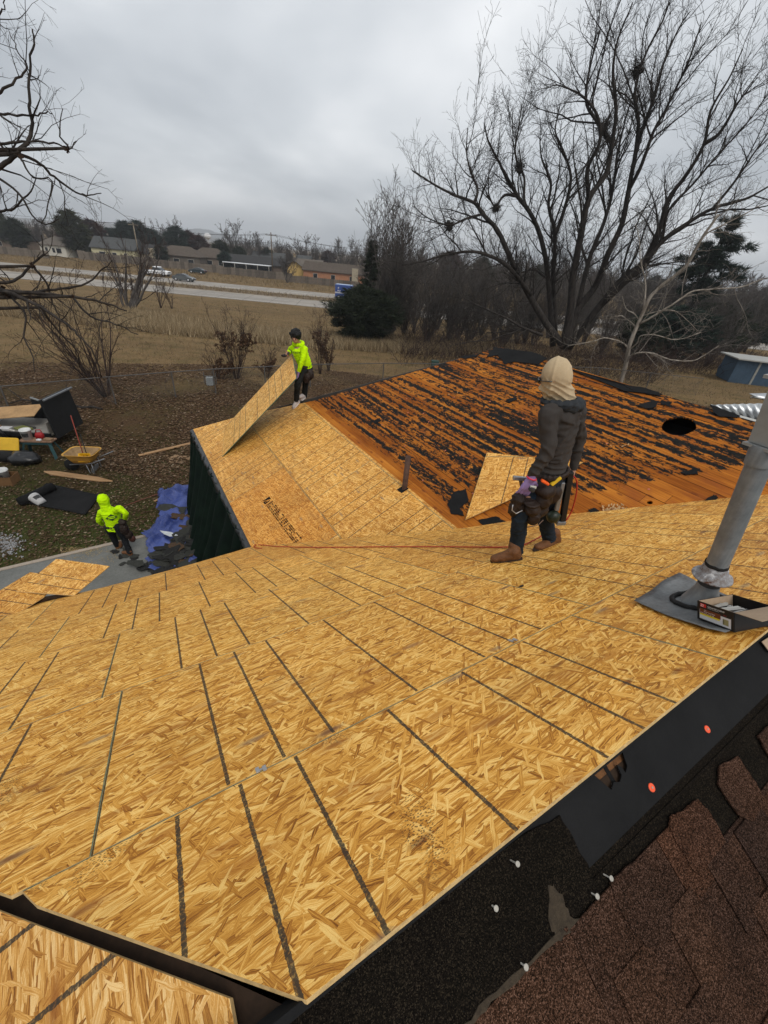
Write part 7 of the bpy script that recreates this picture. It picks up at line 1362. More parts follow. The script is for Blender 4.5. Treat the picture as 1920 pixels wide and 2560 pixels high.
# bent lead flashing sheet below the flue
FP = [(1586, 1509), (1640, 1475), (1699, 1437), (1735, 1455), (1765, 1470), (1900, 1540), (1870, 1570), (1814, 1590), (1760, 1578), (1700, 1556), (1640, 1532)]
W = [uvA(*p) for p in FP]; cx0 = sum(p[0] for p in W)/len(W); cy0 = sum(p[1] for p in W)/len(W); m = MB(); V = []; nR = 6; n = len(W)*4
for j in range(nR+1):
    for i in range(n):
        k = i/4; a_ = int(k); f_ = k-a_; p = np.array(W[a_ % len(W)])*(1-f_)+np.array(W[(a_+1) % len(W)])*f_; s_ = j/nR; q_ = np.array([cx0, cy0])*(1-s_)+p*s_; V.append(tuple(pA(q_[0], q_[1], 0.006+0.022*s_**3*(0.6+0.8*mn.noise(Vector((q_[0]*4, q_[1]*4, 2))))+0.004*mn.noise(Vector((q_[0]*20, q_[1]*20, 1))))))
m.add(V, [(j*n+i, j*n+(i+1) % n, (j+1)*n+(i+1) % n, (j+1)*n+i) for j in range(nR) for i in range(n)]); o = m.build('flashing', plain('lead_grey_sheet', (0.155, 0.16, 0.16), 0.5, 0.5, 7, 0.3, metal=0.3), flu, True); o.matrix_parent_inverse = Matrix.Translation(-Vector(flu.location)); md = o.modifiers.new('s', 'SOLIDIFY'); md.thickness = 0.003
# staple box on the flashing
zA_ = NA; c0 = onp(1741, 1493, OA+NA*0.12, NA); 
bf = [onp(x, y, OA+NA*0.015, NA) for x, y in [(1744, 1546), (1835, 1581)]]                     # bottom edge of the printed side
Xb = unit(bf[1]-bf[0]); Zb = unit(NA*0.55+np.array([0, 0, 1])*0.45); Zb = unit(Zb-Xb*(Zb @ Xb)); Yb = np.cross(Zb, Xb); Lb = float(np.linalg.norm(bf[1]-bf[0])); Wb, Hb = Lb*1.15, Lb*0.52
sb = empty('staple_box', (0, 0, 0), 0, 'open black cardboard box of collated staples beside the flue', 'box'); sb.matrix_world = frame(bf[0], Xb, Yb, Zb)
CARD = plain('kraft_cardboard', (0.34, 0.25, 0.17), 0.85, 0.12, 60); CBLK = plain('black_printed_card', (0.010, 0.009, 0.009), 0.45, 0.3, 20)
def pr_(name, c, d, mat, par=sb, M=None): m = MB(); m.box(c, d, M=M); return m.build(name, mat, par)
t_ = 0.0025
for nm, c, d in (('box_wall', (Lb/2, 0, Hb/2), (Lb, t_, Hb)), ('box_wall', (Lb/2, Wb, Hb/2), (Lb, t_, Hb)), ('box_wall', (0, Wb/2, Hb/2), (t_, Wb-2*t_, Hb)), ('box_wall', (Lb, Wb/2, Hb/2), (t_, Wb-2*t_, Hb)), ('box_bottom', (Lb/2, Wb/2, t_), (Lb-t_*2, Wb-t_*2, t_))): pr_(nm, c, d, CBLK)
pr_('inner_lining', (t_*1.4, Wb/2, Hb/2), (t_*0.6, Wb-3*t_, Hb*0.99), CARD)
pr_('inner_lining', (Lb/2, t_*1.4, Hb/2), (Lb-3*t_, t_*0.6, Hb*0.99), CARD)
def flap(P, name='flap'):
    m = MB(); q_ = [Vector(p) for p in P]; nn_ = (q_[1]-q_[0]).cross(q_[2]-q_[0]).normalized()*0.0022; m.add([tuple(p) for p in q_]+[tuple(p-nn_) for p in q_], [(0, 1, 2, 3), (7, 6, 5, 4), (0, 4, 5, 1), (1, 5, 6, 2), (2, 6, 7, 3), (3, 7, 4, 0)]); return m.build(name, CARD, sb)
flap([(Lb, 0.004, Hb), (Lb+0.13, -0.02, Hb+0.012), (Lb+0.14, Wb*0.95, Hb+0.03), (Lb, Wb*0.95, Hb)])
# the printed panel: flat ink on the front face
def ink(name, u0, u1, v0, v1, c, lift=1, rough=0.5):
    y = -t_/2-0.0003*lift; m = MB(); m.add([(u0*Lb, y, v0*Hb), (u1*Lb, y, v0*Hb), (u1*Lb, y, v1*Hb), (u0*Lb, y, v1*Hb)], [(0, 1, 2, 3)]); return m.build(name, plain('ink_'+name, c, rough, 0.05, 9), sb)
ink('label_white', 0.07, 0.93, 0.10, 0.66, (0.55, 0.55, 0.56)); ink('label_black', 0.07, 0.93, 0.60, 0.95, (0.010, 0.009, 0.009), 2); ink('label_red', 0.09, 0.26, 0.74, 0.93, (0.45, 0.02, 0.02), 3); ink('label_brown', 0.08, 0.66, 0.40, 0.66, (0.13, 0.035, 0.012), 3); ink('label_yellow', 0.08, 0.64, 0.31, 0.40, (0.60, 0.50, 0.02), 3); ink('label_picture', 0.72, 0.87, 0.20, 0.50, (0.26, 0.23, 0.10), 3); ink('label_picture_shade', 0.72, 0.76, 0.24, 0.48, (0.13, 0.11, 0.05), 4)
def txt(s_, u, v, h, c, bold=True):
    cu = bpy.data.curves.new('t', 'FONT'); cu.body = s_; cu.size = h*Hb; cu.resolution_u = 2; ob = bpy.data.objects.new('tmp', cu); COL.objects.link(ob); bpy.context.view_layer.update(); me = evald(ob); bpy.data.objects.remove(ob); me.materials.clear(); o = link('lettering', me, sb, plain('ink_letters_%d' % int(c[0]*100), c, 0.5, 0.02)); o.matrix_basis = Matrix(((1, 0, 0, u*Lb), (0, 0, -1, -t_/2-0.0016), (0, 1, 0, v*Hb), (0, 0, 0, 1))); return o
txt('Grip', 0.105, 0.845, 0.10, (0.9, 0.9, 0.9)); txt('Rite', 0.105, 0.76, 0.10, (0.9, 0.9, 0.9)); txt('COLLATED STAPLES', 0.30, 0.82, 0.10, (0.8, 0.8, 0.8)); txt('GRAPAS COLACIONADAS', 0.31, 0.755, 0.05, (0.6, 0.6, 0.6)); txt('16 ga.', 0.20, 0.59, 0.06, (0.8, 0.8, 0.8)); txt('Medium Crown Staples', 0.20, 0.515, 0.065, (0.8, 0.8, 0.8)); txt('7/16" Crown x 1-1/2" Leg', 0.10, 0.43, 0.07, (0.8, 0.8, 0.8)); txt('PRO', 0.74, 0.66, 0.08, (0.35, 0.02, 0.02))
rr = random.Random(6); STP = plain('staple_strip', (0.42, 0.41, 0.38), 0.4, 0.1, 20, metal=0.3)
for i in range(9):
    q_ = pr_('staple_stick', (Lb*(0.22+0.075*i), Wb*rr.uniform(0.28, 0.45), Hb*0.58), (0.011, Wb*0.5, 0.035), STP if i % 4 != 2 else CBLK, M=Matrix.Rotation(rr.uniform(-0.25, 0.25), 3, 'Z') @ Matrix.Rotation(rr.uniform(-0.4, 0.4), 3, 'Y'))
pr_('staple_stick', (Lb*0.25, Wb*0.45, Hb*0.62), (0.05, Wb*0.4, 0.012), STP, M=Matrix.Rotation(0.3, 3, 'Z'))
# second piece of cardboard below the ridge by the box
W = [onp(x, y, OS, NS) for x, y in [(1893, 1607), (1935, 1580), (1960, 1640), (1912, 1632)]]; m = MB(); c = W[0]; m.add([tuple(p-c+NS*0.02) for p in W]+[tuple(p-c+NS*0.017) for p in W], [(0, 1, 2, 3), (7, 6, 5, 4), (0, 4, 5, 1), (1, 5, 6, 2), (2, 6, 7, 3), (3, 7, 4, 0)]); o = m.build('cardboard_scrap', CARD); o.location = tuple(c); tag(o, 'brown cardboard scrap on the felt at the ridge under the staple box', 'cardboard')
# small black felt crumb by the joint
u_, v_ = uvA(1304, 1467); m = MB(); m.ball((0, 0, 0), (0.022, 0.010, 0.006), 9, 5); o = m.build('felt_crumb', TAR); o.matrix_world = frame(pA(u_, v_, 0.006), R_, T_, NA); tag(o, 'small black scrap lying on the seam near the hooded worker\'s boots', 'scrap')
# red air hose
hp = [(1430, 1186, 0, 3.04), (1441, 1200, 0, 3.05), (1442, 1225, 0, 3.05), (1436, 1255, 0, 3.05), (1426, 1284, 0, 3.06), (1408, 1306, 0, 3.08)]
H3 = [py(x, y, Y) for x, y, _, Y in hp]+[pA(*uvA(x, y), h) for x, y, h in [(1384, 1330, 0.10), (1360, 1345, 0.04), (1330, 1356, 0.012), (1304, 1366, 0.010), (1260, 1370, 0.010), (1200, 1370, 0.010), (1100, 1369, 0.010), (950, 1369, 0.010), (800, 1370, 0.010), (700, 1368, 0.010), (665, 1365, 0.012), (645, 1364, 0.015), (636, 1367, 0.012), (640, 1371, 0.010), (655, 1372, 0.01)]]
P = spline(H3, 5); c = P[0]; m = MB(); m.tube([tuple(p-c) for p in P], 0.0058, 8); o = m.build('air_hose', plain('red_rubber_hose', (0.38, 0.022, 0.015), 0.45, 0.12, 20), None, True); o.location = tuple(c); tag(o, 'thin red air hose running from the nail gun along the valley', 'hose')

# ================================================================== people
class Fig:
    """soft body masses that are fused into one skin"""
    def __init__(s): s.m = MB()
    def limb(s, pts, rs, n=12, steps=5):
        P = spline(pts, steps) if len(pts) > 2 else [np.array(pts[0])*(1-i/6)+np.array(pts[1])*i/6 for i in range(7)]; k = len(P); R = [float(np.interp(i/(k-1)*(len(rs)-1), range(len(rs)), rs)) for i in range(k)]
        s.m.tube([tuple(p) for p in P], R, n); s.m.ball(tuple(P[0]), R[0], n, 8); s.m.ball(tuple(P[-1]), R[-1], n, 8)
    def mass(s, c, r, X=None, Y=None, Z=None):
        M = None
        if X is not None: Z = unit(Z) if Z is not None else Z_; X = unit(np.array(X)-Z*(np.array(X) @ Z)); Yv = np.cross(Z, X); M = Matrix((X, Yv, Z)).transposed()
        s.m.ball(tuple(c), r, 18, 12, M)
    def chain(s, c0, c1, r0, r1, X, k=7):
        c0, c1 = np.array(c0), np.array(c1); Zd = unit(c1-c0)
        for i in range(k+1): f_ = i/k; s.mass(c0*(1-f_)+c1*f_, [r0[j]*(1-f_)+r1[j]*f_ for j in range(3)], X, None, Zd)
    def build(s, name, mat, parent, vox=0.012, smooth_=6, folds=None, org=None):
        me = s.m.mesh(); o = link(name, me, parent); o.data.materials.append(mat)
        md = o.modifiers.new('r', 'REMESH'); md.mode = 'VOXEL'; md.voxel_size = vox; md2 = o.modifiers.new('s', 'SMOOTH'); md2.iterations = smooth_; md2.factor = 0.5
        bpy.context.view_layer.update(); apply_mods(o); me = o.data
        if folds:
            k = len(me.vertices); co = np.empty(k*3); no_ = np.empty(k*3); me.vertices.foreach_get('co', co); me.vertices.foreach_get('normal', no_); co = co.reshape(-1, 3); no_ = no_.reshape(-1, 3); out = co.copy()
            for i in range(k): out[i] += no_[i]*folds(co[i])
            me.vertices.foreach_set('co', out.ravel()); me.update()
        if len(me.materials) == 0: me.materials.append(mat)
        me.polygons.foreach_set('use_smooth', [True]*len(me.polygons)); return o
def wrinkle(amp, sc=(9, 9, 16), seed=0.0, dirv=None):
    def f(p):
        q_ = Vector((p[0]*sc[0]+seed, p[1]*sc[1], p[2]*sc[2])); a = 1-abs(mn.noise(q_+Vector((0, 0, 2.5*mn.noise(q_*0.4)))))*2.2
        return amp*(max(0, a)**2-0.25)+amp*0.5*mn.noise(q_*2.3)
    return f
def cloth(name, c, rough=0.9, var=0.18, weave=500, bump=0.25, c2=None):
    if name in _MC: return _MC[name]
    m = NB(name, rough, 0.15); n1 = m.noise(m.obj, 5, 5, 0.6); n2 = m.noise(m.obj, weave, 2, 0.7); m.col(m.ramp(m.math('ADD', m.math('MULTIPLY', n1, 0.6), m.math('MULTIPLY', n2, 0.4)), [(0.3, tuple(k*(1-var) for k in c)), (0.7, c2 or tuple(min(1, k*(1+var)) for k in c))])); m.bump(n2, bump, 0.002); m.b.inputs['Sheen Weight'].default_value = 0.0; _MC[name] = m.m; return m.m
SKIN = plain('tan_skin', (0.36, 0.19, 0.12), 0.6, 0.12, 12); GLOVE = cloth('lilac_grey_glove', (0.24, 0.17, 0.36), 0.7, 0.15)
def hand(fig, wrist, end, palm_n, size=1.0, curl=0.5, fingers=True, thumb_side=1):
    """palm, four bent fingers of unequal length and a thumb leaving the side of the palm"""
    w_ = np.array(wrist); d = unit(np.array(end)-w_); nrm = unit(np.array(palm_n)-d*(np.array(palm_n) @ d)); side = np.cross(d, nrm)*thumb_side; S = size
    fig.limb([w_-d*0.03*S, w_+d*0.01*S], [0.026*S, 0.027*S]); 
    for j in (-1.5, -0.5, 0.5, 1.5): fig.limb([w_+d*0.01*S+side*0.008*S*j, w_+d*0.085*S+side*0.0195*S*j], [0.018*S, 0.0135*S])
    for j, L in zip((-1.5, -0.5, 0.5, 1.5), (0.062, 0.078, 0.082, 0.074)):
        k0 = w_+d*0.088*S+side*0.0205*S*j; c = curl; d1_ = unit(d*math.cos(c*0.5)+nrm*math.sin(c*0.5)+side*0.05*j); d2_ = unit(d*math.cos(c*1.3)+nrm*math.sin(c*1.3)); d3_ = unit(d*math.cos(c*2.0)+nrm*math.sin(c*2.0)); a = k0+d1_*L*0.45*S; b_ = a+d2_*L*0.32*S; e_ = b_+d3_*L*0.25*S
        fig.limb([k0, a], [0.0105*S, 0.0098*S]); fig.limb([a, b_], [0.0096*S, 0.0090*S]); fig.limb([b_, e_], [0.0088*S, 0.0076*S])
    t0 = w_+d*0.025*S+side*0.030*S; t1 = t0+unit(side*0.75+d*0.6+nrm*0.25)*0.038*S; t2 = t1+unit(side*0.3+d*0.85+nrm*0.45)*0.034*S; fig.limb([t0, t1], [0.0135*S, 0.0115*S]); fig.limb([t1, t2], [0.011*S, 0.009*S])
def P2(o): return lambda x, y, Y: py(x, y, Y)-o
def shoe(name, par, heel, toe, upn, mat, sole_mat, L=None, ankle=None, vox=0.007, hgt=0.075, boot=0.0):
    heel, toe = np.array(heel), np.array(toe); d = unit(toe-heel); u = unit(np.array(upn)-d*(np.array(upn) @ d)); s_ = np.cross(d, u); L = float(np.linalg.norm(toe-heel)); f = Fig(); rx = L*0.5
    f.limb([heel+d*0.045*L/0.28+u*0.048, heel+d*L*0.35+u*0.048, heel+d*L*0.62+u*0.042, heel+d*L*0.86+u*0.034], [0.040, 0.041, 0.046, 0.036])
    f.mass(heel+d*L*0.80+u*0.036, (0.042, 0.045, 0.032), d, None, u); f.limb([heel+d*L*0.20+u*0.06, heel+d*L*0.22+u*(0.10+boot*0.5)+(0 if ankle is None else (np.array(ankle)-heel-d*L*0.22-u*(0.10+boot*0.5))*0.4)], [0.044, 0.046+boot*0.04])
    if boot: f.limb([heel+d*L*0.22+u*0.08, np.array(ankle)], [0.048, 0.054])
    f.limb([heel+d*L*0.30+u*0.09, heel+d*L*0.60+u*0.058], [0.036, 0.030]); o = f.build(name, mat, par, vox, 4)
    m = MB(); n = 20; P = []
    for i in range(n):
        a = 2*math.pi*i/n; x = math.cos(a); w__ = 0.046 if x > 0 else 0.038; P.append(heel+d*(L/2+x*L*0.5)+s_*math.sin(a)*w__*(1.0 if abs(x) < 0.8 else 0.95))
    V = [tuple(p+u*0.022) for p in P]+[tuple(p) for p in P]; m.add(V, [tuple(range(n)), tuple(range(2*n-1, n-1, -1))]+[(i, i+n, (i+1) % n+n, (i+1) % n) for i in range(n)]); m.build('sole', sole_mat, o); m = MB()
    for k in range(4): c_ = heel+d*L*(0.40+0.075*k)+u*(0.098-0.012*k+boot*0.05); m.tube([tuple(c_-s_*0.026-u*0.004), tuple(c_+u*0.008), tuple(c_+s_*0.026-u*0.004)], 0.0040, 5)
    m.build('laces', plain('dark_lace', (0.03, 0.015, 0.01), 0.8), o); return o

# ---- hooded worker on the new deck
foot = pA(*uvA(1268, 1402)); g = foot.copy(); W1 = empty('person', tuple(g), 0, 'worker in beige hood, grey hoodie and brown boots walking on the new deck', 'person'); q = P2(g)
J = dict(head=q(1391, 940, 2.98), neck=q(1402, 988, 2.99), ch=q(1404, 1045, 3.0), ws=q(1388, 1130, 2.99), pv=q(1372, 1186, 2.98), ls=q(1373, 1036, 2.86), le=q(1371, 1122, 2.79), lw=q(1331, 1190, 2.80), lh=q(1300, 1252, 2.80),
         rs_=q(1438, 1028, 3.12), re=q(1446, 1106, 3.17), rw=q(1434, 1168, 3.14), rh=q(1418, 1198, 3.10), lhip=q(1358, 1196, 2.92), lk=q(1303, 1286, 2.84), la=q(1290, 1374, 2.90), rhip=q(1390, 1200, 3.05), rk=q(1362, 1290, 3.10), ra=q(1372, 1342, 3.16))
face = unit(np.array([-0.86, 0.42, -0.18])); sd1 = unit(np.cross(face, Z_))
def bodyfig(J, face, sd1, hs=1.0, up=Z_):
    f = Fig(); f.mass(J['head'], (0.088*hs, 0.076*hs, 0.108*hs), face, None, up); f.mass(J['head']+face*0.03-up*0.055, (0.055, 0.05, 0.05), face, None, up); f.mass(J['head']+face*0.095-up*0.012, (0.018, 0.013, 0.022), face, None, up)
    for s_ in (-1, 1): f.mass(J['head']+sd1*0.077*s_-up*0.01, (0.02, 0.01, 0.03), face, None, up)
    f.limb([J['head']-up*0.06, J['neck'], J['ch']], [0.052, 0.055, 0.08]); f.chain(J['pv'], J['ws'], (0.10, 0.145, 0.09), (0.085, 0.125, 0.08), face, 4); f.chain(J['ws'], J['ch']+up*0.05, (0.085, 0.125, 0.08), (0.10, 0.155, 0.08), face, 5)
    for a, b_, c in (('ls', 'le', 'lw'), ('rs_', 're', 'rw')): f.limb([J[a], J[b_], J[c]], [0.052, 0.038, 0.026])
    for a, b_, c in (('lhip', 'lk', 'la'), ('rhip', 'rk', 'ra')): f.limb([J[a], J[b_], J[c]], [0.085, 0.055, 0.038])
    return f
f = bodyfig(J, face, sd1); hand(f, J['lw'], J['lh'], face*0.4+np.array([0.3, 0.5, 0]), 1.0, 0.55, thumb_side=1); hand(f, J['rw'], J['rh'], -sd1, 0.95, 0.9); f.build('body', SKIN, W1, 0.0075, 3)
HOOD = cloth('grey_hoodie_knit', (0.042, 0.037, 0.034), 0.95, 0.2, 600); hup = unit(Z_+0.18*face); BEI = cloth('beige_balaclava', (0.44, 0.34, 0.215), 0.95, 0.2, 260, 0.5); JEAN = cloth('dark_blue_jeans', (0.013, 0.021, 0.032), 0.9, 0.35, 700); LEA = plain('dark_oiled_leather', (0.018, 0.010, 0.007), 0.6, 0.5, 14, 0.4); BOOT = plain('brown_work_boot', (0.120, 0.050, 0.018), 0.65, 0.45, 18, 0.5, gscale=60); SOLE = plain('dark_boot_sole', (0.03, 0.02, 0.015), 0.8)
up = Z_
f = Fig(); tz = unit(J['ch']-J['ws']); f.chain(J['pv']+tz*0.035, J['ws'], (0.118, 0.160, 0.06), (0.112, 0.148, 0.08), face, 4); f.chain(J['ws'], J['ch']+tz*0.03, (0.112, 0.148, 0.08), (0.128, 0.180, 0.09), face, 6); f.mass(J['ch']+tz*0.09, (0.10, 0.155, 0.07), face, None, tz)
f.limb([J['ls']+(J['ch']-J['ls'])*0.35+up*0.01, J['ls'], J['ls']*0.5+J['le']*0.5, J['le'], J['lw']+(J['le']-J['lw'])*0.08], [0.070, 0.068, 0.062, 0.054, 0.037]); f.limb([J['rs_']+(J['ch']-J['rs_'])*0.35, J['rs_'], J['rs_']*0.5+J['re']*0.5, J['re'], J['rw']], [0.070, 0.074, 0.061, 0.052, 0.037])
hd = f.build('hoodie', HOOD, W1, 0.0085, 5, wrinkle(0.014, (8, 8, 10), 3))
f = Fig()
for i in range(15):
    a = 2*math.pi*i/15; back = max(0, -math.cos(a)); c = J['neck']-up*(0.040+0.028*back)+face*(0.100*math.cos(a)+0.0)+sd1*0.112*math.sin(a); f.mass(c-face*0.03*back, (0.030+0.022*back, 0.034, 0.024+0.026*back), face, None, up)
f.mass(J['neck']-face*0.12-up*0.085, (0.035, 0.075, 0.055), face, None, up); f.build('hoodie_hood', cloth('grey_hoodie_dark', (0.030, 0.033, 0.037), 0.95, 0.2, 600), W1, 0.008, 5, wrinkle(0.010, (10, 10, 18), 8))
f = Fig(); f.mass(J['head']+up*0.006, (0.101, 0.088, 0.122), face, None, hup); f.mass(J['head']-face*0.018-up*0.01, (0.092, 0.086, 0.108), face, None, hup); f.limb([J['head']-up*0.07-face*0.012, J['neck']-up*0.0, J['neck']-up*0.065], [0.082, 0.078, 0.090]); f.limb([J['head']-up*0.06-face*0.03, J['neck']-up*0.01-face*0.025, J['neck']-up*0.05-face*0.03], [0.074, 0.074, 0.078]); f.limb([J['head']-up*0.075+face*0.052, J['neck']-up*0.01+face*0.050], [0.040, 0.05])

def hoodfold(p):
    q_ = p-J['head']; hgt_ = q_[2]; fw_ = q_ @ face; low = float(np.clip((0.0-hgt_)*14+0.15, 0, 1)); d_ = hgt_*62+fw_*(-38)+2.6*mn.noise(Vector((p[0]*7, p[1]*7, p[2]*7)))
    crease = (1-abs(math.sin(d_)))**2*0.010*low-0.002*low; side_ = (1-abs(math.sin(fw_*34+hgt_*16+3*mn.noise(Vector(p)*5))))**2*0.006
    seam = 0.005*max(0, 1-abs(fw_-0.012+hgt_*0.10)*75); return crease+side_*0.5+seam+0.003*mn.noise(Vector((p[0]*10, p[1]*10, p[2]*8)))
f.build('balaclava', BEI, W1, 0.0065, 4, hoodfold)
m = MB(); gl = J['head']+face*0.096-up*0.022
for s_ in (-1, 1): m.ball(tuple(gl+sd1*0.036*s_+face*0.006), (0.012, 0.03, 0.021), 12, 8, Matrix((face, sd1, np.cross(face, sd1))).transposed()); m.tube([tuple(gl+sd1*0.062*s_), tuple(gl+sd1*0.086*s_-face*0.05), tuple(gl+sd1*0.09*s_-face*0.09)], 0.004, 6)
m.build('sunglasses', plain('black_lens', (0.008, 0.008, 0.009), 0.15, 0.1, 3, spec=0.7), W1, True)
def legs(J, par, mat, vox=0.009, amp=0.007, fat=1.0, cuff=0.0, seat=None):
    f = Fig(); f.chain(J['pv']-up*0.03, J['pv']+up*0.045, (0.115*fat, 0.155*fat, 0.08), (0.11*fat, 0.148*fat, 0.07), face_, 3)
    for a, b_, c in (('lhip', 'lk', 'la'), ('rhip', 'rk', 'ra')): f.limb([J[a]+up*0.0, J[a]*0.5+J[b_]*0.5, J[b_], J[b_]*0.45+J[c]*0.55, J[c]+(J[b_]-J[c])*0.04], [0.098*fat, 0.088*fat, 0.070*fat, 0.064*fat, 0.060*fat+cuff])
    return f.build('trousers', mat, par, vox, 4, wrinkle(amp, (9, 9, 14), 5))
face_ = face; legs(J, W1, JEAN, 0.009, 0.007)
shoe('boot', W1, pA(*uvA(1307, 1399))-g, pA(*uvA(1226, 1406))-g, NA*0.4+up, BOOT, SOLE, ankle=J['la']+np.array([0, 0, -0.01]), boot=0.14)
tb__ = pA(*uvA(1332, 1380), 0.006)-g; hb_ = py(1399, 1366, 3.24)-g; shoe('boot', W1, hb_, tb__, up+0.2*face, BOOT, SOLE, ankle=J['ra'], boot=0.14)
for kk, mk in (('la', 'lk'), ('ra', 'rk')):
    dn = unit(J[kk]-J[mk]); f = Fig()
    for i in range(14): a = 2*math.pi*i/14; e1_ = unit(np.cross(dn, face)); e2_ = np.cross(dn, e1_); f.mass(J[kk]+dn*0.012+(e1_*math.cos(a)+e2_*math.sin(a))*0.050, (0.017, 0.017, 0.016))
    f.build('trouser_cuff', JEAN, W1, 0.008, 2, wrinkle(0.005, (20, 20, 20), 1))
# tool belt with pouches and tools
fb_ = Fig(); n = 22
for i in range(n): a = 2*math.pi*i/n; fb_.mass(J['pv']+up*0.03+face*0.128*math.cos(a)+sd1*0.168*math.sin(a), (0.020, 0.020, 0.032))
fb_.build('tool_belt', LEA, W1, 0.009, 2)
def pouch(c, s_, seed, lab=None, name='pouch'):
    f = Fig(); f.mass(c, (0.050*s_, 0.072*s_, 0.095*s_), face, None, up); f.mass(c-up*0.055*s_, (0.045*s_, 0.065*s_, 0.055*s_), face, None, up); f.mass(c+up*0.05*s_, (0.062*s_, 0.080*s_, 0.035*s_), face, None, up); return f.build(name, LEA, W1, 0.008, 2, wrinkle(0.006, (14, 14, 14), seed))
def bigpouch(cs, seed, flare):
    f = Fig()
    for c, r_ in cs: f.mass(c, r_, face, None, up)
    o = f.build('pouch', LEA, W1, 0.0075, 2, wrinkle(0.009, (10, 10, 10), seed)); return o
bigpouch([(q(1362, 1222, 2.84), (0.085, 0.105, 0.065)), (q(1356, 1245, 2.85), (0.075, 0.10, 0.09)), (q(1350, 1272, 2.86), (0.06, 0.085, 0.08)), (q(1380, 1232, 2.92), (0.07, 0.06, 0.09))], 3, 0)
bigpouch([(q(1332, 1270, 2.79), (0.062, 0.085, 0.06)), (q(1334, 1292, 2.80), (0.055, 0.072, 0.065)), (q(1330, 1256, 2.79), (0.070, 0.090, 0.022))], 5, 0)
bigpouch([(q(1296, 1250, 2.83), (0.055, 0.05, 0.075)), (q(1286, 1272, 2.83), (0.045, 0.05, 0.075)), (q(1304, 1268, 2.82), (0.045, 0.05, 0.06))], 7, 0)
m = MB(); m.tube([tuple(q(1282, 1262, 2.74)), tuple(q(1280, 1276, 2.74)), tuple(q(1290, 1284, 2.74)), tuple(q(1306, 1276, 2.74))], 0.004, 6); m.build('hammer_loop', plain('bright_wire_loop', (0.4, 0.4, 0.4), 0.3, metal=0.6), W1, True)
m = MB(); m.tube([tuple(q(1318, 1318, 2.76)), tuple(q(1330, 1316, 2.75)), tuple(q(1346, 1312, 2.76)), tuple(q(1358, 1300, 2.78))], 0.0035, 6); m.build('pouch_rim', plain('rivet_rim', (0.15, 0.10, 0.08), 0.5), W1, True)
def tool(name, lab, cat, a, b_, r_, mat, head=None, hm=None, flat=1.0):
    o_ = np.array(a); t = empty(name, tuple(g+o_), 0, lab, cat); m = MB(); m.beam((0, 0, 0), tuple(np.array(b_)-o_), r_*2, r_*2*flat); bev(m.build('handle', mat, t), r_*0.5)
    if head is not None: m = MB(); m.box(tuple(np.array(b_)-o_), head); bev(m.build('tool_head', hm, t), 0.004)
tool('utility_knife', 'orange plastic tool handle sticking out of the worker\'s pouch', 'tool', q(1353, 1200, 2.76), q(1372, 1211, 2.76), 0.017, plain('orange_plastic', (0.75, 0.10, 0.01), 0.45), flat=0.6)
tool('chisel', 'yellow handled tool sticking out of the worker\'s pouch', 'tool', q(1377, 1213, 2.80), q(1402, 1193, 2.82), 0.013, plain('yellow_plastic', (0.62, 0.40, 0.02), 0.45))
tool('tape_measure', 'black and white tape measure clipped to the worker\'s belt', 'tape measure', q(1326, 1228, 2.74), q(1333, 1218, 2.74), 0.022, plain('dark_case', (0.03, 0.03, 0.03), 0.4), (0.045, 0.02, 0.02), plain('pale_tape_face', (0.45, 0.45, 0.40), 0.4))
tool('hammer', 'steel hammer hanging at the worker\'s front', 'hammer', q(1309, 1235, 2.88), q(1300, 1196, 2.90), 0.012, plain('hammer_handle', (0.10, 0.06, 0.03), 0.6), (0.11, 0.03, 0.03), plain('worn_steel', (0.35, 0.35, 0.35), 0.35, metal=0.7))
# nail gun in his right hand
ng0 = py(1412, 1196, 2.97); ng = empty('nail_gun', tuple(ng0), 0, 'black pneumatic nail gun hanging from the worker\'s right hand', 'nail gun'); qn = lambda x, y, Y: tuple(py(x, y, Y)-ng0)
m = MB(); m.beam(qn(1426, 1178, 2.97), qn(1406, 1300, 2.97), 0.055, 0.045); bev(m.build('magazine', plain('black_metal', (0.012, 0.012, 0.013), 0.35), ng), 0.008); m = MB(); m.beam(qn(1407, 1205, 2.96), qn(1391, 1276, 2.96), 0.035, 0.035); bev(m.build('slide', plain('worn_alloy', (0.22, 0.23, 0.24), 0.4, metal=0.5), ng), 0.008)
m = MB(); m.ball(qn(1383, 1292, 2.95), (0.055, 0.05, 0.055), 14, 10); m.tube([qn(1383, 1292, 2.95), qn(1396, 1282, 2.96)], [0.05, 0.035], 12); m.build('motor_head', plain('dark_green_plastic', (0.015, 0.022, 0.014), 0.4, 0.3, 20), ng, True); m = MB(); m.beam(qn(1390, 1306, 2.96), qn(1412, 1306, 2.97), 0.05, 0.035); bev(m.build('nose', plain('worn_alloy', (0.22, 0.23, 0.24)), ng), 0.006); m = MB(); m.tube([qn(1400, 1204, 2.96), qn(1414, 1190, 2.97), qn(1428, 1184, 2.97)], 0.016, 8); m.build('grip', plain('black_metal', (0.012, 0.012, 0.013)), ng, True)
# glove on his left hand, pink wrist band
f = Fig(); hand(f, J['lw']+(J['lh']-J['lw'])*0.06, J['lh'], face*0.4+np.array([0.3, 0.5, 0]), 1.18, 0.5, thumb_side=1); f.build('glove', GLOVE, W1, 0.0045, 2)
m = MB(); dd = unit(J['lh']-J['lw']); m.tube([tuple(J['lw']+dd*0.010), tuple(J['lw']+dd*0.020)], 0.040, 16); m.build('wrist_band', plain('pink_band', (0.55, 0.04, 0.08), 0.5), W1, True)

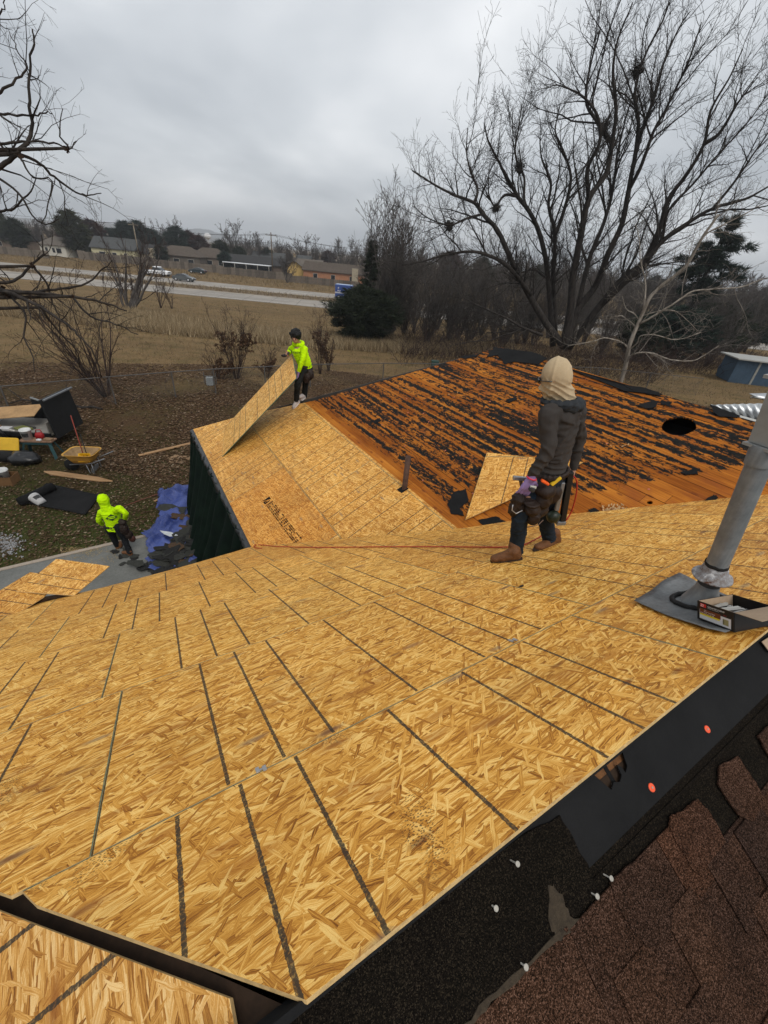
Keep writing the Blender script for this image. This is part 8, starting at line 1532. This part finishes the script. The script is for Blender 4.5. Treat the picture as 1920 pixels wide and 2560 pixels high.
# ---- man holding the sheet on the far wing
g2 = onp(745, 1012, OB, NBv); W2 = empty('person', tuple(g2), 0, 'young man in neon yellow hoodie lifting a wood sheet on the far wing', 'person'); q = P2(g2); Yb_ = float(g2[1])
J = dict(head=q(739, 843, Yb_-0.08), neck=q(745, 857, Yb_), ch=q(750, 880, Yb_), ws=q(760, 905, Yb_+0.02), pv=q(764, 920, Yb_+0.04), ls=q(762, 872, Yb_-0.14), le=q(757, 900, Yb_-0.24), lw=q(747, 927, Yb_-0.24), lh=q(741, 945, Yb_-0.22),
         rs_=q(731, 870, Yb_+0.10), re=q(722, 882, Yb_+0.16), rw=q(723, 880, Yb_+0.02), rh=q(718, 886, Yb_-0.04), lhip=q(757, 924, Yb_-0.05), lk=q(744, 962, Yb_-0.14), la=q(741, 1000, Yb_-0.02), rhip=q(770, 922, Yb_+0.12), rk=q(764, 958, Yb_+0.15), ra=q(761, 990, Yb_+0.20))
face = unit(np.array([-0.12, -0.90, -0.28])); sd1 = unit(np.cross(face, Z_)); face_ = face
f = bodyfig(J, face, sd1, 1.05); hand(f, J['lw'], J['lh'], np.array([-1, 0, 0.2]), 1.0, 1.0); hand(f, J['rw'], J['rh'], np.array([0.3, -1, 0]), 1.0, 1.0); f.build('body', SKIN, W2, 0.009, 2)
NEON = cloth('neon_yellow_fleece', (0.46, 0.76, 0.0), 0.9, 0.16, 400); NEON.node_tree.nodes; BLKH = plain('black_hair', (0.006, 0.006, 0.006), 0.6, 0.5, 60, 0.8)
def neonhoodie(J, par, hoodup=False, hem=0.02, sc=1.0):
    f = Fig(); tz = unit(J['ch']-J['ws']); f.chain(J['pv']+tz*hem, J['ws'], (0.118*sc, 0.158*sc, 0.055), (0.12*sc, 0.155*sc, 0.07), face_, 3); f.chain(J['ws'], J['ch']+tz*0.03, (0.12*sc, 0.155*sc, 0.07), (0.128*sc, 0.178*sc, 0.08), face_, 5)
    for a, b_, c in (('ls', 'le', 'lw'), ('rs_', 're', 'rw')): f.limb([J[a]*0.6+J['ch']*0.4, J[a], J[a]*0.5+J[b_]*0.5, J[b_], J[c]], [0.066*sc, 0.064*sc, 0.058*sc, 0.052*sc, 0.042*sc])
    if hoodup: f.mass(J['head']+up*0.005, (0.125, 0.112, 0.135), face_, None, up); f.limb([J['head']-up*0.07, J['neck']-up*0.02, J['ch']+up*0.06], [0.10, 0.095, 0.11])
    else:
        for i in range(12): a = 2*math.pi*i/12; f.mass(J['neck']-up*0.020+face_*0.080*math.cos(a)+sd1*0.095*math.sin(a)-face_*0.02, (0.036, 0.036, 0.040))
    return f.build('hoodie', NEON, par, 0.010, 4, wrinkle(0.011*sc, (9, 9, 14), 2))
neonhoodie(J, W2)
PANT = cloth('charcoal_trousers', (0.016, 0.018, 0.018), 0.9, 0.3, 500); legs(J, W2, PANT, 0.011, 0.009)
f = Fig(); f.mass(J['head']+up*0.030-face*0.022, (0.118, 0.112, 0.115), face, None, up); rr = random.Random(4)
for i in range(26): a = rr.uniform(0, 6.28); e_ = rr.uniform(0.1, 1.3); dd = face*math.cos(a)*math.sin(e_)+sd1*math.sin(a)*math.sin(e_)+up*math.cos(e_); f.mass(J['head']+up*0.032+dd*0.105, (0.034, 0.034, 0.034))
f.build('hair', BLKH, W2, 0.010, 1, wrinkle(0.008, (30, 30, 30), 1))
m = MB(); fc = J['head']+face*0.088
for s_ in (-1, 1): m.ball(tuple(fc+sd1*0.030*s_-up*0.002+face*0.0), (0.008, 0.014, 0.006), 8, 6, Matrix((face, sd1, np.cross(face, sd1))).transposed()); m.beam(tuple(fc+sd1*0.045*s_+up*0.018), tuple(fc+sd1*0.015*s_+up*0.022), 0.006, 0.006)
m.build('eyes', plain('dark_eye', (0.01, 0.008, 0.006), 0.4), W2, True); m = MB(); m.ball(tuple(J['head']+face*0.092-up*0.062), (0.006, 0.022, 0.006), 10, 6, Matrix((face, sd1, np.cross(face, sd1))).transposed()); m.build('mouth', plain('lip_tone', (0.25, 0.09, 0.07), 0.6), W2, True)
for a, b_ in (('lw', 'lh'), ('rw', 'rh')): f = Fig(); hand(f, J[a]+(J[b_]-J[a])*0.08, J[b_], np.array([-0.6, -0.5, 0.2]), 1.3, 0.8); f.build('glove', GLOVE if a == 'lw' else cloth('dark_glove', (0.04, 0.04, 0.045)), W2, 0.006, 1)
f = Fig(); f.mass(q(774, 936, Yb_-0.02), (0.09, 0.08, 0.13)); f.mass(q(766, 945, Yb_-0.10), (0.07, 0.06, 0.11)); f.mass(q(760, 915, Yb_), (0.13, 0.15, 0.03)); f.build('tool_pouch', LEA, W2, 0.012, 2, wrinkle(0.012, (12, 12, 12), 2))
SNK = plain('white_sneaker', (0.45, 0.40, 0.38), 0.6, 0.2, 10); SNB = plain('pale_sole', (0.55, 0.52, 0.5), 0.6)
for (hx, hy, tx, ty) in ((750, 1004, 733, 1023), (765, 993, 752, 1003)):
    s_ = shoe('sneaker', W2, onp(hx, hy, OB+NBv*0.015, NBv)-g2, onp(tx, ty, OB+NBv*0.004, NBv)-g2, NBv, SNK, SNB, ankle=J['la'], vox=0.008); H_ = onp(hx, hy, OB, NBv)-g2; T__ = onp(tx, ty, OB, NBv)-g2; m = MB(); d_ = unit(T__-H_); m.ball(tuple(H_+(T__-H_)*0.5+NBv*0.062), (0.075, 0.048, 0.036), 12, 8, Matrix((d_, np.cross(NBv, d_), NBv)).transposed()); m.build('black_panel', BLK, s_, True)
# printed word on the chest
def tprint(par, c, X, Y, s_txt, size, mat, name='lettering'):
    cu = bpy.data.curves.new('t', 'FONT'); cu.body = s_txt; cu.size = size; cu.extrude = 0.002; cu.align_x = 'CENTER'; ob = bpy.data.objects.new('tmp', cu); COL.objects.link(ob); bpy.context.view_layer.update(); me = evald(ob); bpy.data.objects.remove(ob); me.materials.clear(); o = link(name, me, par, mat); Zc = np.cross(unit(X), unit(Y)); o.matrix_basis = frame(c, unit(X), unit(Y), Zc); return o
GINK = plain('dark_green_print', (0.02, 0.06, 0.015), 0.8, 0.2, 30)
fh = unit(face*[1, 1, 0]); tprint(W2, J['ch']+fh*0.158-up*0.01+unit(np.cross(Z_, fh))*-0.04, np.cross(Z_, fh), Z_*1.0, 'IMPACT', 0.062, GINK)
# the sheet he holds: fitted rectangle 2.44 x 1.22
C_ = onp(555, 1142, OB+NBv*0.004, NBv)
def fit_sheet():
    tgt = [(741, 949), (726, 885), (563, 1066)]; best = None
    def rect(v):
        u1 = unit(np.array(v[:3])); w1 = np.array(v[3:6]); w1 = unit(w1-u1*(w1 @ u1)); return C_+u1*2.4384, C_+u1*2.4384+w1*1.219, C_+w1*1.219, u1, w1
    def pr(X): w_ = X-EYE; d_ = w_ @ FW; return np.array([960+F_PX*(w_ @ RT)/d_, 1280-F_PX*(w_ @ UP)/d_])
    def cost(v):
        a, b_, d_, u1, w1 = rect(v); e_ = np.concatenate([pr(a)-tgt[0], pr(b_)-tgt[1], (pr(d_)-tgt[2])*0.5, [((d_-OB) @ NBv-0.01)*120]]); return e_
    v = np.concatenate([py(741, 949, Yb_-0.3)-C_, py(563, 1066, 9.0)-C_])
    v[:3] = unit(v[:3]); v[3:] = unit(v[3:]); lam = 1e-2
    for _ in range(200):
        r0_ = cost(v); Jm = np.zeros((len(r0_), 6))
        for i in range(6): dv_ = np.zeros(6); dv_[i] = 1e-5; Jm[:, i] = (cost(v+dv_)-r0_)/1e-5
        st_ = np.linalg.solve(Jm.T @ Jm+lam*np.eye(6), -Jm.T @ r0_); r1_ = cost(v+st_)
        if r1_ @ r1_ < r0_ @ r0_: v = v+st_; lam *= 0.5
        else: lam *= 3
    a, b_, d_, u1, w1 = rect(v); print('held sheet fit', np.sqrt((cost(v)**2).mean()), u1, w1, a[1], (d_-OB) @ NBv); return u1, w1
u1, w1 = fit_sheet(); nz_ = np.cross(u1, w1)
if nz_ @ (EYE-C_) < 0: o = slab([(0, 0), (2.4384, 0), (2.4384, 1.219), (0, 1.219)], 0.012, frame(C_+w1*1.219, u1, -w1, -nz_), 'osb_sheet', [OSB2, TEAL], None)
else: o = slab([(0, 0), (2.4384, 0), (2.4384, 1.219), (0, 1.219)], 0.012, frame(C_, u1, w1, nz_), 'osb_sheet', [OSB2, TEAL], None)
tag(o, 'wood sheet tilted up in the hands of the man in neon yellow', 'wood sheet', 'loose wood sheets')

# ---- worker in the yard, seen from behind
g3 = pz(312, 1380, 0.10); W3 = empty('person', tuple(g3), 0, 'worker in neon yellow hoodie with hood up walking in the yard', 'person'); q = P2(g3); Y3 = float(g3[1])
J = dict(head=q(258, 1250, Y3+0.04), neck=q(265, 1268, Y3+0.02), ch=q(277, 1283, Y3+0.04), ws=q(283, 1303, Y3+0.04), pv=q(286, 1318, Y3+0.05), ls=q(253, 1280, Y3+0.04), le=q(247, 1301, Y3+0.08), lw=q(256, 1310, Y3+0.26), lh=q(262, 1314, Y3+0.32),
         rs_=q(298, 1271, Y3-0.02), re=q(314, 1284, Y3-0.04), rw=q(312, 1299, Y3+0.10), rh=q(308, 1306, Y3+0.18), lhip=q(275, 1322, Y3+0.06), lk=q(284, 1344, Y3+0.10), la=q(293, 1364, Y3+0.12), rhip=q(297, 1318, Y3-0.02), rk=q(310, 1346, Y3+0.02), ra=q(325, 1382, Y3-0.08))
face = unit(np.array([-0.55, 0.80, -0.15])); sd1 = unit(np.cross(face, Z_)); face_ = face
f = bodyfig(J, face, sd1, 1.0); hand(f, J['lw'], J['lh'], np.array([0.3, 0.3, 0.2]), 1.0, 1.0); hand(f, J['rw'], J['rh'], np.array([0, 0.3, 0.3]), 1.0, 1.0); f.build('body', SKIN, W3, 0.010, 2)
neonhoodie(J, W3, True, -0.03, 1.04); BPT = cloth('black_work_trousers', (0.009, 0.010, 0.012), 0.9, 0.3, 500); legs(J, W3, BPT, 0.011, 0.008, 0.98)
for (hx, hy, tx, ty, k) in ((303, 1372, 290, 1362, 'la'), (333, 1388, 318, 1394, 'ra')): shoe('boot', W3, pz(hx, hy, 0.10)-g3, (pz(hx, hy, 0.10)+unit(np.array([-0.55, 0.8, 0]))*0.29 if k == 'la' else pz(hx, hy, 0.10)+unit(np.array([-0.9, 0.1, 0]))*0.29)-g3, Z_, BOOT, SOLE, ankle=J[k]-up*0.05, vox=0.010, boot=0.10)
fb_ = Fig()
for i in range(20): a = 2*math.pi*i/20; fb_.mass(J['pv']+up*0.055+face*0.130*math.cos(a)+sd1*0.170*math.sin(a), (0.020, 0.020, 0.030))
fb_.build('tool_belt', BLK, W3, 0.011, 1)
f = Fig(); f.mass(q(310, 1322, Y3-0.02), (0.09, 0.09, 0.15)); f.mass(q(322, 1336, Y3+0.02), (0.085, 0.08, 0.12)); f.mass(q(306, 1305, Y3), (0.09, 0.07, 0.07)); f.build('tool_pouch', LEA, W3, 0.012, 2, wrinkle(0.014, (12, 12, 12), 4)); f = Fig(); f.mass(q(330, 1346, Y3+0.04), (0.08, 0.06, 0.10)); f.build('leather_bag', plain('red_brown_leather', (0.055, 0.018, 0.012), 0.6, 0.3, 12), W3, 0.012, 2)
# diamond print with three word lines on the back: flat print laid over the fleece
bk = -unit(face*[1, 1, 0]); Xp = unit(np.cross(Z_, bk)); tz = unit(J['ch']-J['ws']); Yp = unit(tz-bk*(tz @ bk)*0.3); cc = J['ch']+bk*0.148-tz*0.03+Xp*0.0
def backq(P, th=0.003, name='print', z=0.0):
    m = MB(); Zc = unit(np.cross(Xp, Yp)); V = [tuple(cc+Xp*x+Yp*y+Zc*z) for x, y in P]+[tuple(cc+Xp*x+Yp*y+Zc*(z-th)) for x, y in P]; n = len(P); m.add(V, [tuple(range(n)), tuple(range(2*n-1, n-1, -1))]+[(i, i+n, (i+1) % n+n, (i+1) % n) for i in range(n)]); return m.build(name, GINK if name == 'print' else NEON, W3)
backq([(-0.115, 0.0), (0, -0.085), (0.115, 0.0), (0, 0.085)]); backq([(-0.075, 0.008), (0.06, 0.008), (0.075, 0.030), (-0.06, 0.030)], 0.001, 'print_gap', 0.002); backq([(-0.07, -0.028), (0.06, -0.028), (0.07, -0.008), (-0.06, -0.008)], 0.001, 'print_gap', 0.002)

# ================================================================== air: thin haze over the distance
m = bpy.data.materials.new('haze_air'); m.use_nodes = True; t_ = m.node_tree; t_.nodes.clear(); o_ = t_.nodes.new('ShaderNodeOutputMaterial'); v_ = t_.nodes.new('ShaderNodeVolumePrincipled')
v_.inputs['Color'].default_value = (0.86, 0.90, 0.95, 1); v_.inputs['Density'].default_value = 0.0004; v_.inputs['Anisotropy'].default_value = 0.2; t_.links.new(v_.outputs[0], o_.inputs['Volume'])
mb = MB(); mb.box((0, 1900, 60), (7000, 5400, 200)); o = mb.build('haze', m); tag(o, 'thin pale winter haze over the whole place', None, None, 'stuff')

bpy.context.view_layer.update()
